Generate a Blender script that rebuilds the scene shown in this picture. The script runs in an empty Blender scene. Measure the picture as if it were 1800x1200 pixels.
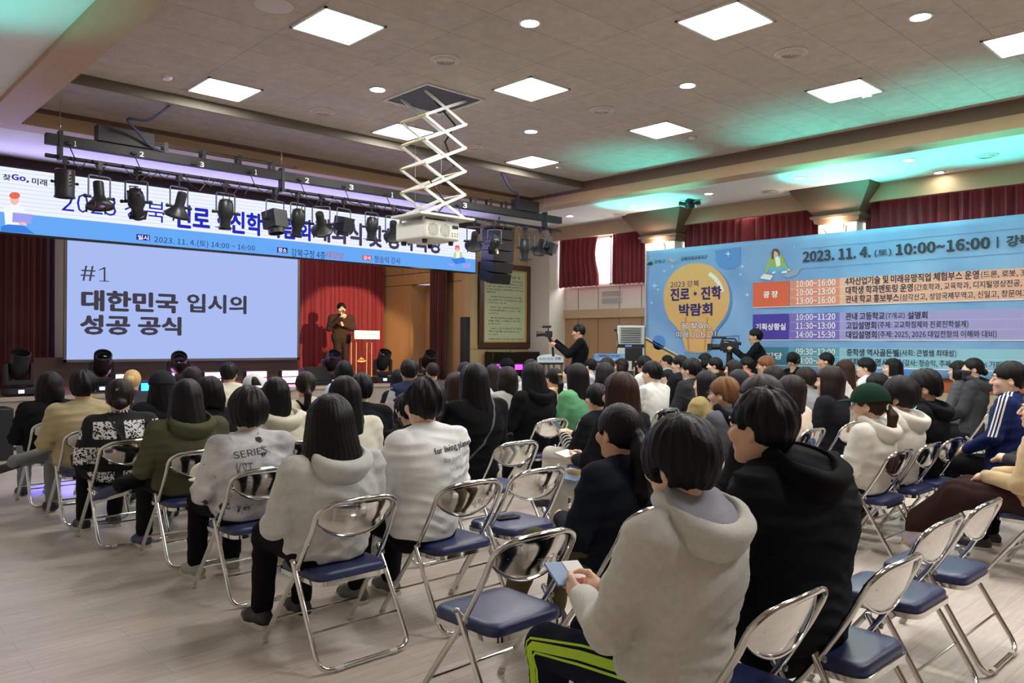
import bpy, bmesh, math, random
import numpy as np
from mathutils import Vector, Matrix, noise as mnoise

# ------------------------------------------------------------------ camera, world, exposure
SC = bpy.context.scene
COL = SC.collection
YAW = math.radians(43.3); S_, C_ = math.sin(YAW), math.cos(YAW)
FOC = 1395.0; CAMH = 1.53; ROLL = 0.0061
cam_data = bpy.data.cameras.new('camera'); cam_data.sensor_width = 36; cam_data.lens = FOC / 1800 * 36
cam_data.clip_start = .05; cam_data.clip_end = 100
cam = bpy.data.objects.new('camera', cam_data); COL.objects.link(cam)
_f = Vector((S_, C_, 2 / FOC)).normalized(); _r = Vector((C_, -S_, 0)); _u = _r.cross(_f)
_x = (_r + _u * ROLL).normalized(); _y = (_u - _r * ROLL).normalized()
cam.matrix_world = Matrix.Translation((0, 0, CAMH)) @ Matrix((_x, _y, -_f)).transposed().to_4x4()
SC.camera = cam
SC.view_settings.view_transform = 'Standard'; SC.view_settings.look = 'None'
SC.view_settings.gamma = 1; SC.view_settings.use_curve_mapping = False
SC.view_settings.exposure = 1.68
world = bpy.data.worlds.new('world'); SC.world = world; world.use_nodes = True
world.node_tree.nodes['Background'].inputs[0].default_value = (.75, .8, .9, 1)
world.node_tree.nodes['Background'].inputs[1].default_value = .25
PANEL_E = 16.0       # ceiling panels
DOWN_E = 26.0        # downlights

# ------------------------------------------------------------------ places in the hall
def hy(u): return 594 + ROLL * (u + 415)
def ray(u):
    t = (u - 900) / FOC
    return S_ + C_ * t, C_ - S_ * t
def at_z(u, v, z):
    d = (CAMH - z) * FOC / (v - hy(u)); a, b = ray(u)
    return Vector((d * a, d * b, z))
def at_y(u, v, Y):
    a, b = ray(u); d = Y / b
    return Vector((d * a, Y, CAMH - (v - hy(u)) * d / FOC))
def at_x(u, v, X):
    a, b = ray(u); d = X / a
    return Vector((X, d * b, CAMH - (v - hy(u)) * d / FOC))
def at_d(u, v, d):
    a, b = ray(u)
    return Vector((d * a, d * b, CAMH - (v - hy(u)) * d / FOC))
WR = 14.0; WL = -.7; YS = 13.7; YB = -4.0; ZC = 4.52; ZC2 = 4.40; ZA = 4.23; ZBEAM = 4.17
STZ = .67; YL = 13.45; YT = 10.6; YBACK = 17.3; XS0, XS1 = 2.0, 11.6

# ------------------------------------------------------------------ materials
def lin(c):
    return tuple(((x / 255) / 12.92 if x / 255 <= .04045 else ((x / 255 + .055) / 1.055) ** 2.4) for x in c)
MATS = {}
def mat(name, rgb, rough=.6, metal=0., var=0., vscale=8., bump=0., bscale=40., stretch=(1, 1, 1), spec=.5, emit=0., sheen=0., emit_rgb=None):
    if name in MATS: return MATS[name]
    m = bpy.data.materials.new(name); m.use_nodes = True; nt = m.node_tree; b = nt.nodes['Principled BSDF']
    c = lin(rgb)
    b.inputs['Base Color'].default_value = (*c, 1); b.inputs['Roughness'].default_value = rough
    b.inputs['Metallic'].default_value = metal; b.inputs['Specular IOR Level'].default_value = spec
    if sheen: b.inputs['Sheen Weight'].default_value = sheen
    if emit:
        b.inputs['Emission Color'].default_value = (*lin(emit_rgb or rgb), 1); b.inputs['Emission Strength'].default_value = emit
    if var or bump:
        tc = nt.nodes.new('ShaderNodeTexCoord'); mp = nt.nodes.new('ShaderNodeMapping'); mp.inputs['Scale'].default_value = stretch
        nt.links.new(tc.outputs['Object'], mp.inputs[0])
    if var:
        n = nt.nodes.new('ShaderNodeTexNoise'); n.inputs['Scale'].default_value = vscale; n.inputs['Detail'].default_value = 5
        nt.links.new(mp.outputs[0], n.inputs['Vector'])
        mx = nt.nodes.new('ShaderNodeMix'); mx.data_type = 'RGBA'
        mx.inputs[6].default_value = (*[x * (1 - var) for x in c], 1); mx.inputs[7].default_value = (*[min(1, x * (1 + var)) for x in c], 1)
        nt.links.new(n.outputs['Fac'], mx.inputs[0]); nt.links.new(mx.outputs[2], b.inputs['Base Color'])
    if bump:
        n2 = nt.nodes.new('ShaderNodeTexNoise'); n2.inputs['Scale'].default_value = bscale; n2.inputs['Detail'].default_value = 4
        nt.links.new(mp.outputs[0], n2.inputs['Vector'])
        bp = nt.nodes.new('ShaderNodeBump'); bp.inputs['Strength'].default_value = bump; bp.inputs['Distance'].default_value = .003
        nt.links.new(n2.outputs['Fac'], bp.inputs['Height']); nt.links.new(bp.outputs[0], b.inputs['Normal'])
    MATS[name] = m
    return m
def emat(name, rgb, strength):
    if name in MATS: return MATS[name]
    m = bpy.data.materials.new(name); m.use_nodes = True; nt = m.node_tree
    nt.nodes.remove(nt.nodes['Principled BSDF'])
    e = nt.nodes.new('ShaderNodeEmission'); e.inputs[0].default_value = (*lin(rgb), 1); e.inputs[1].default_value = strength
    nt.links.new(e.outputs[0], nt.nodes['Material Output'].inputs[0])
    MATS[name] = m
    return m
def fabric(rgb, name=None, var=.12, bump=.25):
    return mat(name or 'fabric_%d_%d_%d' % tuple(rgb), rgb, .9, 0, var, 14, bump, 130, sheen=.12 if max(rgb) > 110 else 0, spec=.2 if max(rgb) > 110 else .1)

# ------------------------------------------------------------------ objects
def tag(o, label=None, cat=None, group=None, kind=None):
    if label: o['label'] = label
    if cat: o['category'] = cat
    if group: o['group'] = group
    if kind: o['kind'] = kind
    return o
def empty(name, loc, rz=0, parent=None):
    o = bpy.data.objects.new(name, None); COL.objects.link(o); o.location = loc; o.rotation_euler = (0, 0, rz)
    o.empty_display_size = .1
    if parent: o.parent = parent
    return o
def link(name, me, m, parent=None):
    o = bpy.data.objects.new(name, me); COL.objects.link(o)
    if m and not me.materials: me.materials.append(m)
    if parent: o.parent = parent
    return o
def copy_tree(o, parent=None):
    c = o.copy(); COL.objects.link(c)
    if parent: c.parent = parent
    for ch in list(o.children): copy_tree(ch, c)
    return c

class MB:
    """collects shapes into one mesh"""
    def __init__(s): s.bm = bmesh.new()
    def box(s, c, size, rot=None):
        M = Matrix.Translation(c) @ (rot.to_4x4() if rot else Matrix()) @ Matrix.Diagonal((*size, 1))
        bmesh.ops.create_cube(s.bm, size=1, matrix=M); return s
    def span(s, a, b):
        return s.box([(p + q) / 2 for p, q in zip(a, b)], [abs(p - q) for p, q in zip(a, b)])
    def cyl(s, a, b, r, r2=None, seg=16, cap=True):
        a, b = Vector(a), Vector(b); d = b - a
        if d.length < 1e-6: return s
        M = Matrix.Translation((a + b) / 2) @ d.to_track_quat('Z', 'Y').to_matrix().to_4x4()
        bmesh.ops.create_cone(s.bm, cap_ends=cap, segments=seg, radius1=r, radius2=r if r2 is None else r2, depth=d.length, matrix=M); return s
    def ball(s, c, r, seg=12):
        rr = r if hasattr(r, '__len__') else (r, r, r)
        bmesh.ops.create_uvsphere(s.bm, u_segments=seg, v_segments=max(6, seg // 2), radius=1, matrix=Matrix.Translation(c) @ Matrix.Diagonal((*rr, 1))); return s
    def tube(s, pts, r, seg=10, closed=False, sq=1.):
        P = [Vector(p) for p in pts]; n = len(P); rs = r if hasattr(r, '__len__') else [r] * n
        T = []
        for i in range(n):
            a = P[(i - 1) % n] if closed or i else P[0]; b = P[(i + 1) % n] if closed or i < n - 1 else P[-1]
            T.append((b - a).normalized())
        up = Vector((0, 0, 1)) if abs(T[0].z) < .9 else Vector((1, 0, 0))
        N = (up - T[0] * up.dot(T[0])).normalized(); rings = []
        for i in range(n):
            N = (N - T[i] * N.dot(T[i])).normalized(); B = T[i].cross(N)
            rings.append([s.bm.verts.new(P[i] + (N * math.cos(2 * math.pi * k / seg) + B * math.sin(2 * math.pi * k / seg) * sq) * rs[i]) for k in range(seg)])
        for i in range(n if closed else n - 1):
            A, Bq = rings[i], rings[(i + 1) % n]
            for k in range(seg): s.bm.faces.new((A[k], A[(k + 1) % seg], Bq[(k + 1) % seg], Bq[k]))
        if not closed:
            s.bm.faces.new(rings[0][::-1]); s.bm.faces.new(rings[-1])
        return s
    def prism(s, poly, d):
        """poly: 3D points of a planar outline, d: extrusion vector"""
        d = Vector(d); A = [s.bm.verts.new(p) for p in poly]; B = [s.bm.verts.new(Vector(p) + d) for p in poly]; n = len(A)
        s.bm.faces.new(A); s.bm.faces.new(B[::-1])
        for i in range(n): s.bm.faces.new((A[i], B[i], B[(i + 1) % n], A[(i + 1) % n]))
        return s
    def face(s, poly):
        s.bm.faces.new([s.bm.verts.new(p) for p in poly]); return s
    def lathe(s, prof, c=(0, 0, 0), seg=24, axis=None):
        c = Vector(c); Q = axis.to_matrix() if axis else Matrix.Identity(3); rings = []
        for r, z in prof:
            rings.append([s.bm.verts.new(c + Q @ Vector((r * math.cos(2 * math.pi * k / seg), r * math.sin(2 * math.pi * k / seg), z))) for k in range(seg)])
        for A, B in zip(rings, rings[1:]):
            for k in range(seg): s.bm.faces.new((A[k], A[(k + 1) % seg], B[(k + 1) % seg], B[k]))
        if prof[0][0] > 1e-4: s.bm.faces.new(rings[0][::-1])
        if prof[-1][0] > 1e-4: s.bm.faces.new(rings[-1])
        return s
    def mesh(s, name, smooth=True, merge=True):
        if merge: bmesh.ops.remove_doubles(s.bm, verts=s.bm.verts, dist=1e-5)
        bmesh.ops.recalc_face_normals(s.bm, faces=s.bm.faces)
        me = bpy.data.meshes.new(name); s.bm.to_mesh(me); s.bm.free()
        if smooth:
            me.polygons.foreach_set('use_smooth', [True] * len(me.polygons)); me.set_sharp_from_angle(angle=math.radians(38))
        return me
    def build(s, name, m, parent=None, bevel=0, seg=2, smooth=True, merge=True):
        o = link(name, s.mesh(name, smooth, merge), m, parent)
        if bevel:
            b = o.modifiers.new('bevel', 'BEVEL'); b.width = bevel; b.segments = seg; b.limit_method = 'ANGLE'
        return o
def struct(name, mb, m, bevel=0):
    return tag(mb.build(name, m, None, bevel), kind='structure')
def arc(pts, r, n=5):
    """polyline with rounded corners"""
    P = [Vector(p) for p in pts]; out = [P[0]]
    for i in range(1, len(P) - 1):
        a = (P[i - 1] - P[i]); b = (P[i + 1] - P[i]); q = min(r, a.length * .49, b.length * .49)
        p0 = P[i] + a.normalized() * q; p1 = P[i] + b.normalized() * q
        for k in range(n + 1):
            t = k / n; out.append(p0 * (1 - t) ** 2 + P[i] * 2 * t * (1 - t) + p1 * t * t)
    out.append(P[-1]); return out

try:        # the CJK face that ships inside Blender, so that digits and Hangul share one style
    FONT = bpy.data.fonts.load(bpy.utils.system_resource('DATAFILES') + '/fonts/Noto Sans CJK Regular.woff2')
except Exception:
    FONT = None
def text_mesh(txt, bold=0.):
    cu = bpy.data.curves.new('lettering', 'FONT'); cu.body = txt; cu.font = FONT or cu.font; cu.size = 1; cu.resolution_u = 2
    o = bpy.data.objects.new('lettering', cu); COL.objects.link(o)
    dg = bpy.context.evaluated_depsgraph_get(); me = bpy.data.meshes.new_from_object(o.evaluated_get(dg))
    bpy.data.objects.remove(o); bpy.data.curves.remove(cu); me.name = 'lettering'; me.materials.clear()
    if bold > .002:      # heavier strokes: the glyphs laid over themselves with small shifts
        bm = bmesh.new(); bold *= .5
        for k, (dx, dy) in enumerate([(0, 0), (1, 0), (-1, 0), (0, 1), (0, -1), (.7, .7), (-.7, .7), (.7, -.7), (-.7, -.7)]):
            n = len(bm.verts); bm.from_mesh(me); bm.verts.ensure_lookup_table()
            for v in bm.verts[n:]: v.co.x += dx * bold; v.co.y += dy * bold * .8; v.co.z += k * .00012
        bm.to_mesh(me); bm.free()
    return me
def text_on(txt, o, ex, ey, w, h, m, parent=None, bold=.0, fit=True, name='lettering', lift=None):
    """lettering with its lower left corner at o, running along ex, up along ey, w wide and h high"""
    me = text_mesh(txt, bold); n = len(me.vertices); co = np.zeros(n * 3); me.vertices.foreach_get('co', co); co = co.reshape(-1, 3)
    lo, hi = co[:, :2].min(0), co[:, :2].max(0); s = hi - lo
    o, ex, ey = Vector(o), Vector(ex).normalized(), Vector(ey).normalized()
    sx = w / s[0]; sy = h / s[1]
    if not fit: sx = sy
    q = (co[:, :2] - lo) * [sx, sy]
    P = np.array(o)[None] + q[:, :1] * np.array(ex)[None] + q[:, 1:] * np.array(ey)[None] + co[:, 2:] * np.array(ex.cross(ey))[None]
    me.vertices.foreach_set('co', P.ravel()); me.update()
    return link(name, me, m, parent)

def pane(name, tint=(255, 255, 255), rough=.02):
    """thin clear sheet: see-through with a fresnel reflection"""
    m = bpy.data.materials.new(name); m.use_nodes = True; nt = m.node_tree; nt.nodes.remove(nt.nodes['Principled BSDF'])
    t = nt.nodes.new('ShaderNodeBsdfTransparent'); t.inputs[0].default_value = (*lin(tint), 1); g = nt.nodes.new('ShaderNodeBsdfGlossy'); g.inputs['Roughness'].default_value = rough
    lw = nt.nodes.new('ShaderNodeLayerWeight'); lw.inputs[0].default_value = .5; pw = nt.nodes.new('ShaderNodeMath'); pw.operation = 'POWER'; pw.inputs[1].default_value = 5
    f = nt.nodes.new('ShaderNodeMath'); f.operation = 'MULTIPLY_ADD'; f.inputs[1].default_value = .9; f.inputs[2].default_value = .03
    nt.links.new(lw.outputs['Facing'], pw.inputs[0]); nt.links.new(pw.outputs[0], f.inputs[0]); x = nt.nodes.new('ShaderNodeMixShader')
    nt.links.new(f.outputs[0], x.inputs[0]); nt.links.new(t.outputs[0], x.inputs[1]); nt.links.new(g.outputs[0], x.inputs[2]); nt.links.new(x.outputs[0], nt.nodes['Material Output'].inputs[0]); return m
WHITE = mat('white_paint', (228, 226, 222), .6)
BLACK = mat('black_plastic', (22, 22, 24), .45)
BLACKM = mat('black_metal', (30, 32, 34), .5, 0, .1, 30)
CHROME = mat('chrome', (215, 215, 212), .1, 1)
STEEL = mat('brushed_steel', (170, 170, 168), .3, 1)
GLASSB = mat('dark_lens', (16, 18, 24), .06)
# ------------------------------------------------------------------ stage and effect lights
def spot(name, loc, target, energy, color, angle, blend=.3, size=.05):
    l = bpy.data.lights.new(name, 'SPOT'); l.energy = energy; l.color = color; l.spot_size = math.radians(angle); l.spot_blend = blend; l.shadow_soft_size = size
    o = bpy.data.objects.new(name, l); COL.objects.link(o); o.location = loc; o.rotation_euler = (Vector(target) - Vector(loc)).to_track_quat('-Z', 'Y').to_euler(); return o
spk = at_d(600, 560, 18.0)
spot('speaker_spot', (9.75, YT - .2, 3.22), (spk.x + .75, spk.y + .2, 1.72), 850, (1, .70, .40), 27, .25)
CYN = (.08, 1, .86)
for a_, t_, e_, g_ in [((12.3, 9.9, .9), (12.25, 9.3, ZA), 560, 38), ((12.3, 6.4, .9), (12.3, 5.4, ZA), 900, 40), ((12.2, 4.6, .9), (12.2, 3.6, ZA), 800, 40), ((12.6, 8.2, .9), (10.5, 8.0, ZC), 260, 36), ((12.6, 5.6, .9), (10.5, 5.2, ZC), 260, 38), ((12.4, 3.4, .9), (10.6, 3.2, ZC), 220, 38), ((.1, 9.0, .9), (1.0, 7.2, ZA), 170, 38)]:
    spot('cyan_beam', a_, t_, e_, CYN, g_, 1.0, .15)
spot('blue_beam', (3.2, 11.2, 2.4), (2.35, 9.2, 0), 420, (.14, .12, 1), 18, .8)
def area(name, loc, target, energy, color, sx, sy):
    l = bpy.data.lights.new(name, 'AREA'); l.energy = energy; l.color = color; l.shape = 'RECTANGLE'; l.size = sx; l.size_y = sy
    o = bpy.data.objects.new(name, l); COL.objects.link(o); o.location = loc; o.rotation_euler = (Vector(target) - Vector(loc)).to_track_quat('-Z', 'Y').to_euler(); return o
area('stage_wash', (7.5, 14.4, 4.3), (7.5, 16.2, .7), 30, (1, .78, .6), 6, .4)
area('led_glow', (6.5, YL - .25, 3.6), (6.5, 11.5, 4.6), 22, (.42, .36, 1), 9, .5)
# ------------------------------------------------------------------ room shell
def floor_mat():
    m = bpy.data.materials.new('vinyl_floor'); m.use_nodes = True; nt = m.node_tree; b = nt.nodes['Principled BSDF']
    tc = nt.nodes.new('ShaderNodeTexCoord')
    br = nt.nodes.new('ShaderNodeTexBrick'); br.inputs['Scale'].default_value = 1; br.inputs['Brick Width'].default_value = .92; br.inputs['Row Height'].default_value = .155
    br.inputs['Mortar Size'].default_value = .0012; br.inputs['Color1'].default_value = (*lin((208, 197, 187)), 1); br.inputs['Color2'].default_value = (*lin((197, 186, 176)), 1)
    br.inputs['Mortar'].default_value = (*lin((150, 144, 136)), 1)
    nt.links.new(tc.outputs['Object'], br.inputs['Vector'])
    mp = nt.nodes.new('ShaderNodeMapping'); mp.inputs['Scale'].default_value = (2.2, 26, 1); nt.links.new(tc.outputs['Object'], mp.inputs[0])
    n = nt.nodes.new('ShaderNodeTexNoise'); n.inputs['Scale'].default_value = 1.4; n.inputs['Detail'].default_value = 7; n.inputs['Roughness'].default_value = .65
    nt.links.new(mp.outputs[0], n.inputs['Vector'])
    rp = nt.nodes.new('ShaderNodeValToRGB'); rp.color_ramp.elements[0].position = .3; rp.color_ramp.elements[1].position = .75
    rp.color_ramp.elements[0].color = (.78, .77, .75, 1); rp.color_ramp.elements[1].color = (1.1, 1.1, 1.1, 1)
    nt.links.new(n.outputs['Fac'], rp.inputs[0])
    mx = nt.nodes.new('ShaderNodeMix'); mx.data_type = 'RGBA'; mx.blend_type = 'MULTIPLY'; mx.inputs[0].default_value = 1
    nt.links.new(br.outputs['Color'], mx.inputs[6]); nt.links.new(rp.outputs[0], mx.inputs[7]); nt.links.new(mx.outputs[2], b.inputs['Base Color'])
    b.inputs['Roughness'].default_value = .38; b.inputs['Specular IOR Level'].default_value = .45
    return m
def tile_mat(name, rgb):
    m = bpy.data.materials.new(name); m.use_nodes = True; nt = m.node_tree; b = nt.nodes['Principled BSDF']
    tc = nt.nodes.new('ShaderNodeTexCoord')
    br = nt.nodes.new('ShaderNodeTexBrick'); br.offset = 0; br.inputs['Scale'].default_value = 1; br.inputs['Brick Width'].default_value = 1.2; br.inputs['Row Height'].default_value = .6
    br.inputs['Mortar Size'].default_value = .004; c = lin(rgb)
    br.inputs['Color1'].default_value = (*c, 1); br.inputs['Color2'].default_value = (*[x * .94 for x in c], 1); br.inputs['Mortar'].default_value = (*[x * .55 for x in c], 1)
    nt.links.new(tc.outputs['Object'], br.inputs['Vector'])
    n = nt.nodes.new('ShaderNodeTexNoise'); n.inputs['Scale'].default_value = 7; n.inputs['Detail'].default_value = 8; n.inputs['Roughness'].default_value = .7
    nt.links.new(tc.outputs['Object'], n.inputs['Vector'])
    rp = nt.nodes.new('ShaderNodeValToRGB'); rp.color_ramp.elements[0].position = .3; rp.color_ramp.elements[1].position = .7
    rp.color_ramp.elements[0].color = (.84, .83, .82, 1); rp.color_ramp.elements[1].color = (1.08, 1.08, 1.08, 1)
    nt.links.new(n.outputs['Fac'], rp.inputs[0])
    mx = nt.nodes.new('ShaderNodeMix'); mx.data_type = 'RGBA'; mx.blend_type = 'MULTIPLY'; mx.inputs[0].default_value = 1
    nt.links.new(br.outputs['Color'], mx.inputs[6]); nt.links.new(rp.outputs[0], mx.inputs[7]); nt.links.new(mx.outputs[2], b.inputs['Base Color'])
    b.inputs['Roughness'].default_value = .9
    return m
FLOOR = floor_mat(); TILE = tile_mat('mineral_tile', (196, 185, 174)); TILE_DIM = tile_mat('mineral_tile_dim', (172, 160, 146))  # stage-side strip: same tile, its weaker light put into a darker colour
BEIGE = mat('beige_trim', (186, 156, 122), .6, 0, .05, 6)
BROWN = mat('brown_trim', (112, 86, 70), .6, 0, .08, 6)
PLASTER = mat('white_plaster', (226, 224, 222), .8, 0, .03, 4)
PANELW = mat('cream_panel', (214, 203, 190), .6, 0, .03, 5)
WOODP = mat('wood_panel', (172, 134, 96), .5, 0, .07, 4, 0, 1, (1, 1, .15))
WOODO = mat('orange_wood', (184, 146, 102), .45, 0, .1, 4, 0, 1, (6, 6, .5))
OLIVE = mat('olive_step', (104, 98, 86), .8)
GROOVE = mat('groove_dark', (92, 70, 52), .8)
VELVET = mat('red_velvet', (120, 20, 36), .8, 0, .2, 10, .1, 60, sheen=.4)
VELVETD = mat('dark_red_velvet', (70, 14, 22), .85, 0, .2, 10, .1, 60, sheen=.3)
STAGEF = mat('stage_front_panel', (176, 165, 154), .5, 0, .04, 5)
STAGET = mat('stage_boards', (150, 96, 58), .4, 0, .15, 3, 0, 1, (1, 14, 1))

struct('floor', MB().span((WL - .2, YB - .2, -.1), (WR + .2, YS + .1, 0)), FLOOR)
TX0, TX1, TY1 = 2.27, 11.05, 11.2
TY0 = -2.5; YSTEP = 9.82
struct('ceiling', MB().span((TX0 - .1, TY0 - .1, ZC), (TX1 + .1, YSTEP + .05, ZC + .1)), TILE)
struct('ceiling_low', MB().span((TX0 - .1, YSTEP + .02, ZC2), (TX1 + .1, TY1 + .1, ZC2 + .1)), TILE_DIM).name = 'ceiling_stage_side'
struct('trim_1', MB().span((TX0, YSTEP, ZC2 - .002), (TX1, YSTEP + .03, ZC + .01)), OLIVE)
# side ceilings around the tray
BW = .37
cs = MB()
cs.span((WL - .2, YB - .2, ZA), (TX0 - BW, YS + .2, ZA + .1)); cs.span((TX1 + BW, YB - .2, ZA), (WR + .2, YS + .2, ZA + .1))
cs.span((TX0 - BW, TY1 + BW, ZA), (TX1 + BW, YS + .2, ZA + .1)); cs.span((TX0 - BW, YB - .2, ZA), (TX1 + BW, TY0 - BW, ZA + .1))
struct('ceiling_aisle', cs, PLASTER)
# beam round the tray: beige below, brown trim band above
def ring(z0, z1, x0, x1, y0, y1, w):
    m = MB()
    m.span((x0 - w, y0 - w, z0), (x0, y1 + w, z1)); m.span((x1, y0 - w, z0), (x1 + w, y1 + w, z1))
    m.span((x0, y1, z0), (x1, y1 + w, z1)); m.span((x0, y0 - w, z0), (x1, y0, z1)); return m
struct('trim_2', ring(ZBEAM, 4.34, TX0, TX1, TY0, TY1, BW), BEIGE)
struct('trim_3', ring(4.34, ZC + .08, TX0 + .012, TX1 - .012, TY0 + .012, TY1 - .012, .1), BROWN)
# walls
struct('wall_left', MB().span((WL - .2, YB - .2, 0), (WL, YS, ZA)), PANELW)
struct('wall_back', MB().span((WL, YB - .2, 0), (WR, YB, ZA)), mat('rear_wall_wood', (112, 88, 70), .5, 0, .08, 4))
wr = MB(); wr.span((WR, YB - .2, 0), (WR + .2, YS + .2, 2.11)); struct('wall_right', wr, WOODP)
struct('trim_4', MB().span((WR - .06, YB, 2.11), (WR + .2, YS, 2.31)), BEIGE, .005)
struct('wall_right_upper', MB().span((WR, YB, 2.31), (WR + .2, YS, 2.84)), PANELW).name = 'wall_right.001'
gr = MB()
for i in range(30):
    y = 13.2 - i * .62
    if y < YB: break
    gr.span((WR - .004, y - .006, 2.31), (WR + .01, y + .006, 2.84)); gr.span((WR - .004, y - .006, .1), (WR + .01, y + .006, 2.11))
struct('trim_5', gr, GROOVE)
struct('trim_6', MB().span((WR - .02, YB, 2.82), (WR + .2, YS, 2.86)), PANELW, .004)
# windows
SKYE = emat('daylight_glass', (240, 246, 255), 3.2)
COLS = [(13.0, 13.7), (9.47, 10.22), (5.78, 6.46), (2.1, 2.78), (-1.5, -.8)]
nw = 0
for a, b in [(10.22, 13.0), (6.46, 9.47), (2.78, 5.78), (-.8, 2.1)]:
    nw += 1
    w = tag(MB().span((WR + .08, a, 2.86), (WR + .1, b, 4.0)).build('window_%d' % nw, SKYE), kind='structure')
    fr = MB(); n = 2
    for k in range(n + 1):
        y = a + (b - a) * k / n; fr.span((WR + .02, y - .03, 2.86), (WR + .12, y + .03, 4.0))
    fr.span((WR + .02, a, 2.84), (WR + .12, b, 2.9)); fr.span((WR + .02, a, 3.94), (WR + .12, b, 4.1))
    fr.build('window_frame', WHITE, w)
struct('wall_right_top', MB().span((WR, YB, 3.98), (WR + .2, YS, ZA)), PANELW).name = 'wall_right.002'
struct('trim_7', MB().span((13.52, YB, 3.93), (13.60, YS - .02, ZA + .01)), BEIGE, .004)
# columns with flared capitals
nt_ = 7
for a, b in COLS:
    nt_ += 1
    m = MB().span((13.45, a, 0), (WR + .05, b, ZA))
    struct('trim_%d' % nt_, m, PANELW, .004)
    if b < 13:
        nt_ += 1; c = MB(); my = (a + b) / 2; hw = (b - a) / 2
        def lev(z, e): return [(WR, my - hw - e, z), (13.45 - e, my - hw - e, z), (13.45 - e, my + hw + e, z), (WR, my + hw + e, z)]
        L = [(3.62, .0), (3.64, .05), (3.70, .06), (3.72, .1), (3.76, .11), (3.78, .06), (3.80, .07), (4.16, .34), (4.235, .36)]
        for (z0, e0), (z1, e1) in zip(L, L[1:]):
            A, B = lev(z0, e0), lev(z1, e1)
            for k in range(3): c.face([A[k], A[k + 1], B[k + 1], B[k]])
        c.face(lev(*L[0])[::-1]); struct('trim_%d' % nt_, c, BROWN)
# stage wall right of the opening
struct('wall_front', MB().span((XS1, YS, 0), (WR + .2, YS + .2, ZA)), mat('tan_wall_panel', (186, 158, 112), .55, 0, .05, 4))
g2 = MB()
for x in (12.15, 12.85): g2.span((x - .006, YS - .004, 0), (x + .006, YS + .01, 1.38))
g2.span((XS1, YS - .004, 1.375), (WR, YS + .01, 1.385)); struct('trim_20', g2, GROOVE)
struct('trim_21', MB().span((XS0 - 2.7, YS - .06, 4.0), (XS1 + .25, YS + .2, ZA)), mat('dark_brown_header', (70, 46, 40), .6))
struct('wall_front.001', MB().span((WL, YS, 0), (XS0 - 2.4, YS + .2, ZA)), WOODP)
# stage
struct('floor_stage', MB().span((WL, YS - .02, STZ - .05), (XS1 + .02, YBACK + .1, STZ)), STAGET, .006)
sf = MB().span((WL, YS, 0), (XS1 + 1.2, YS + .1, STZ - .03)); struct('wall_stage_front', sf, STAGEF)
struct('trim_22', MB().span((WL, YS - .05, STZ - .06), (XS1 + .6, YS + .05, STZ + .004)), mat('stage_edge', (190, 176, 160), .45), .006)
g3 = MB()
for i in range(12): g3.span((i * 1.2 - .004, YS - .004, .05), (i * 1.2 + .004, YS + .01, STZ - .08))
g3.span((WL, YS - .004, .02), (XS1, YS + .01, .05)); struct('trim_23', g3, GROOVE)
struct('wall_stage_back', MB().span((WL, YBACK + .15, STZ), (XS1 + .2, YBACK + .3, 4.6)), WOODO)
struct('ceiling_stage', MB().span((WL, YS, 4.4), (XS1 + .2, YBACK + .3, 4.5)), BLACKM)
# stage side wall with a shallow recess
sw = MB()
sw.span((XS1, YS + .2, STZ), (XS1 + .15, 14.55, 4.4)); sw.span((XS1, 14.55, 2.95), (XS1 + .15, 17.4, 4.4))
sw.span((XS1, 16.0, STZ), (XS1 + .15, 17.4, 2.95)); sw.span((XS1 + .45, 14.5, STZ), (XS1 + .55, 16.1, 2.95)); sw.span((XS1, 14.55, STZ), (XS1 + .5, 14.62, 2.95)); sw.span((XS1, 15.93, STZ), (XS1 + .5, 16.0, 2.95))
struct('wall_stage_right', sw, WOODO)
g4 = MB(); g4.span((XS1 - .004, 14, 3.2), (XS1 + .01, 17.3, 3.22)); g4.span((XS1 - .004, 14, 2.93), (XS1 + .01, 17.3, 2.945))
for y in (14.9, 15.6, 16.3): g4.span((XS1 - .004, y, 3.2), (XS1 + .01, y + .012, 4.4))
struct('trim_24', g4, GROOVE)

# ------------------------------------------------------------------ curtains
def curtain(name, a, b, z0, z1, m, label, group=None, folds=16, amp=.05, seed=0, gather=None, cat='curtain'):
    """hanging cloth from a to b (xy), pleated, closed solid"""
    rnd = random.Random(seed); a, b = Vector((*a, 0)), Vector((*b, 0)); d = b - a; L = d.length; t = d / L; n = Vector((-t.y, t.x, 0))
    nu = folds * 8; nv = 10; ph = [rnd.uniform(-.9, .9) for _ in range(folds + 2)]
    bm = bmesh.new(); R = []
    for j in range(nv + 1):
        w = j / nv; z = z0 + (z1 - z0) * w; row = []
        for i in range(nu + 1):
            s = i / nu; f = s * folds; k = int(f)
            e = amp * (.75 + .25 * (1 - w)) * math.sin(2 * math.pi * f + ph[k] * (1 - (w - .5) ** 2)) + amp * .35 * math.sin(4.3 * math.pi * f + ph[(k + 3) % len(ph)] * 3 + w * 1.5)
            p = a + d * s
            if gather: p = p + t * gather(s, w)
            row.append(bm.verts.new((p.x + n.x * e, p.y + n.y * e, z + (.012 * math.sin(2 * math.pi * f + 1) if j == 0 else 0))))
        R.append(row)
    for j in range(nv):
        for i in range(nu): bm.faces.new((R[j][i], R[j][i + 1], R[j + 1][i + 1], R[j + 1][i]))
    me = bpy.data.meshes.new(name); bm.to_mesh(me); bm.free(); me.polygons.foreach_set('use_smooth', [True] * len(me.polygons))
    o = link(name, me, m); so = o.modifiers.new('thick', 'SOLIDIFY'); so.thickness = .008
    return tag(o, label, cat, group)
CX = 13.74
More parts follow.
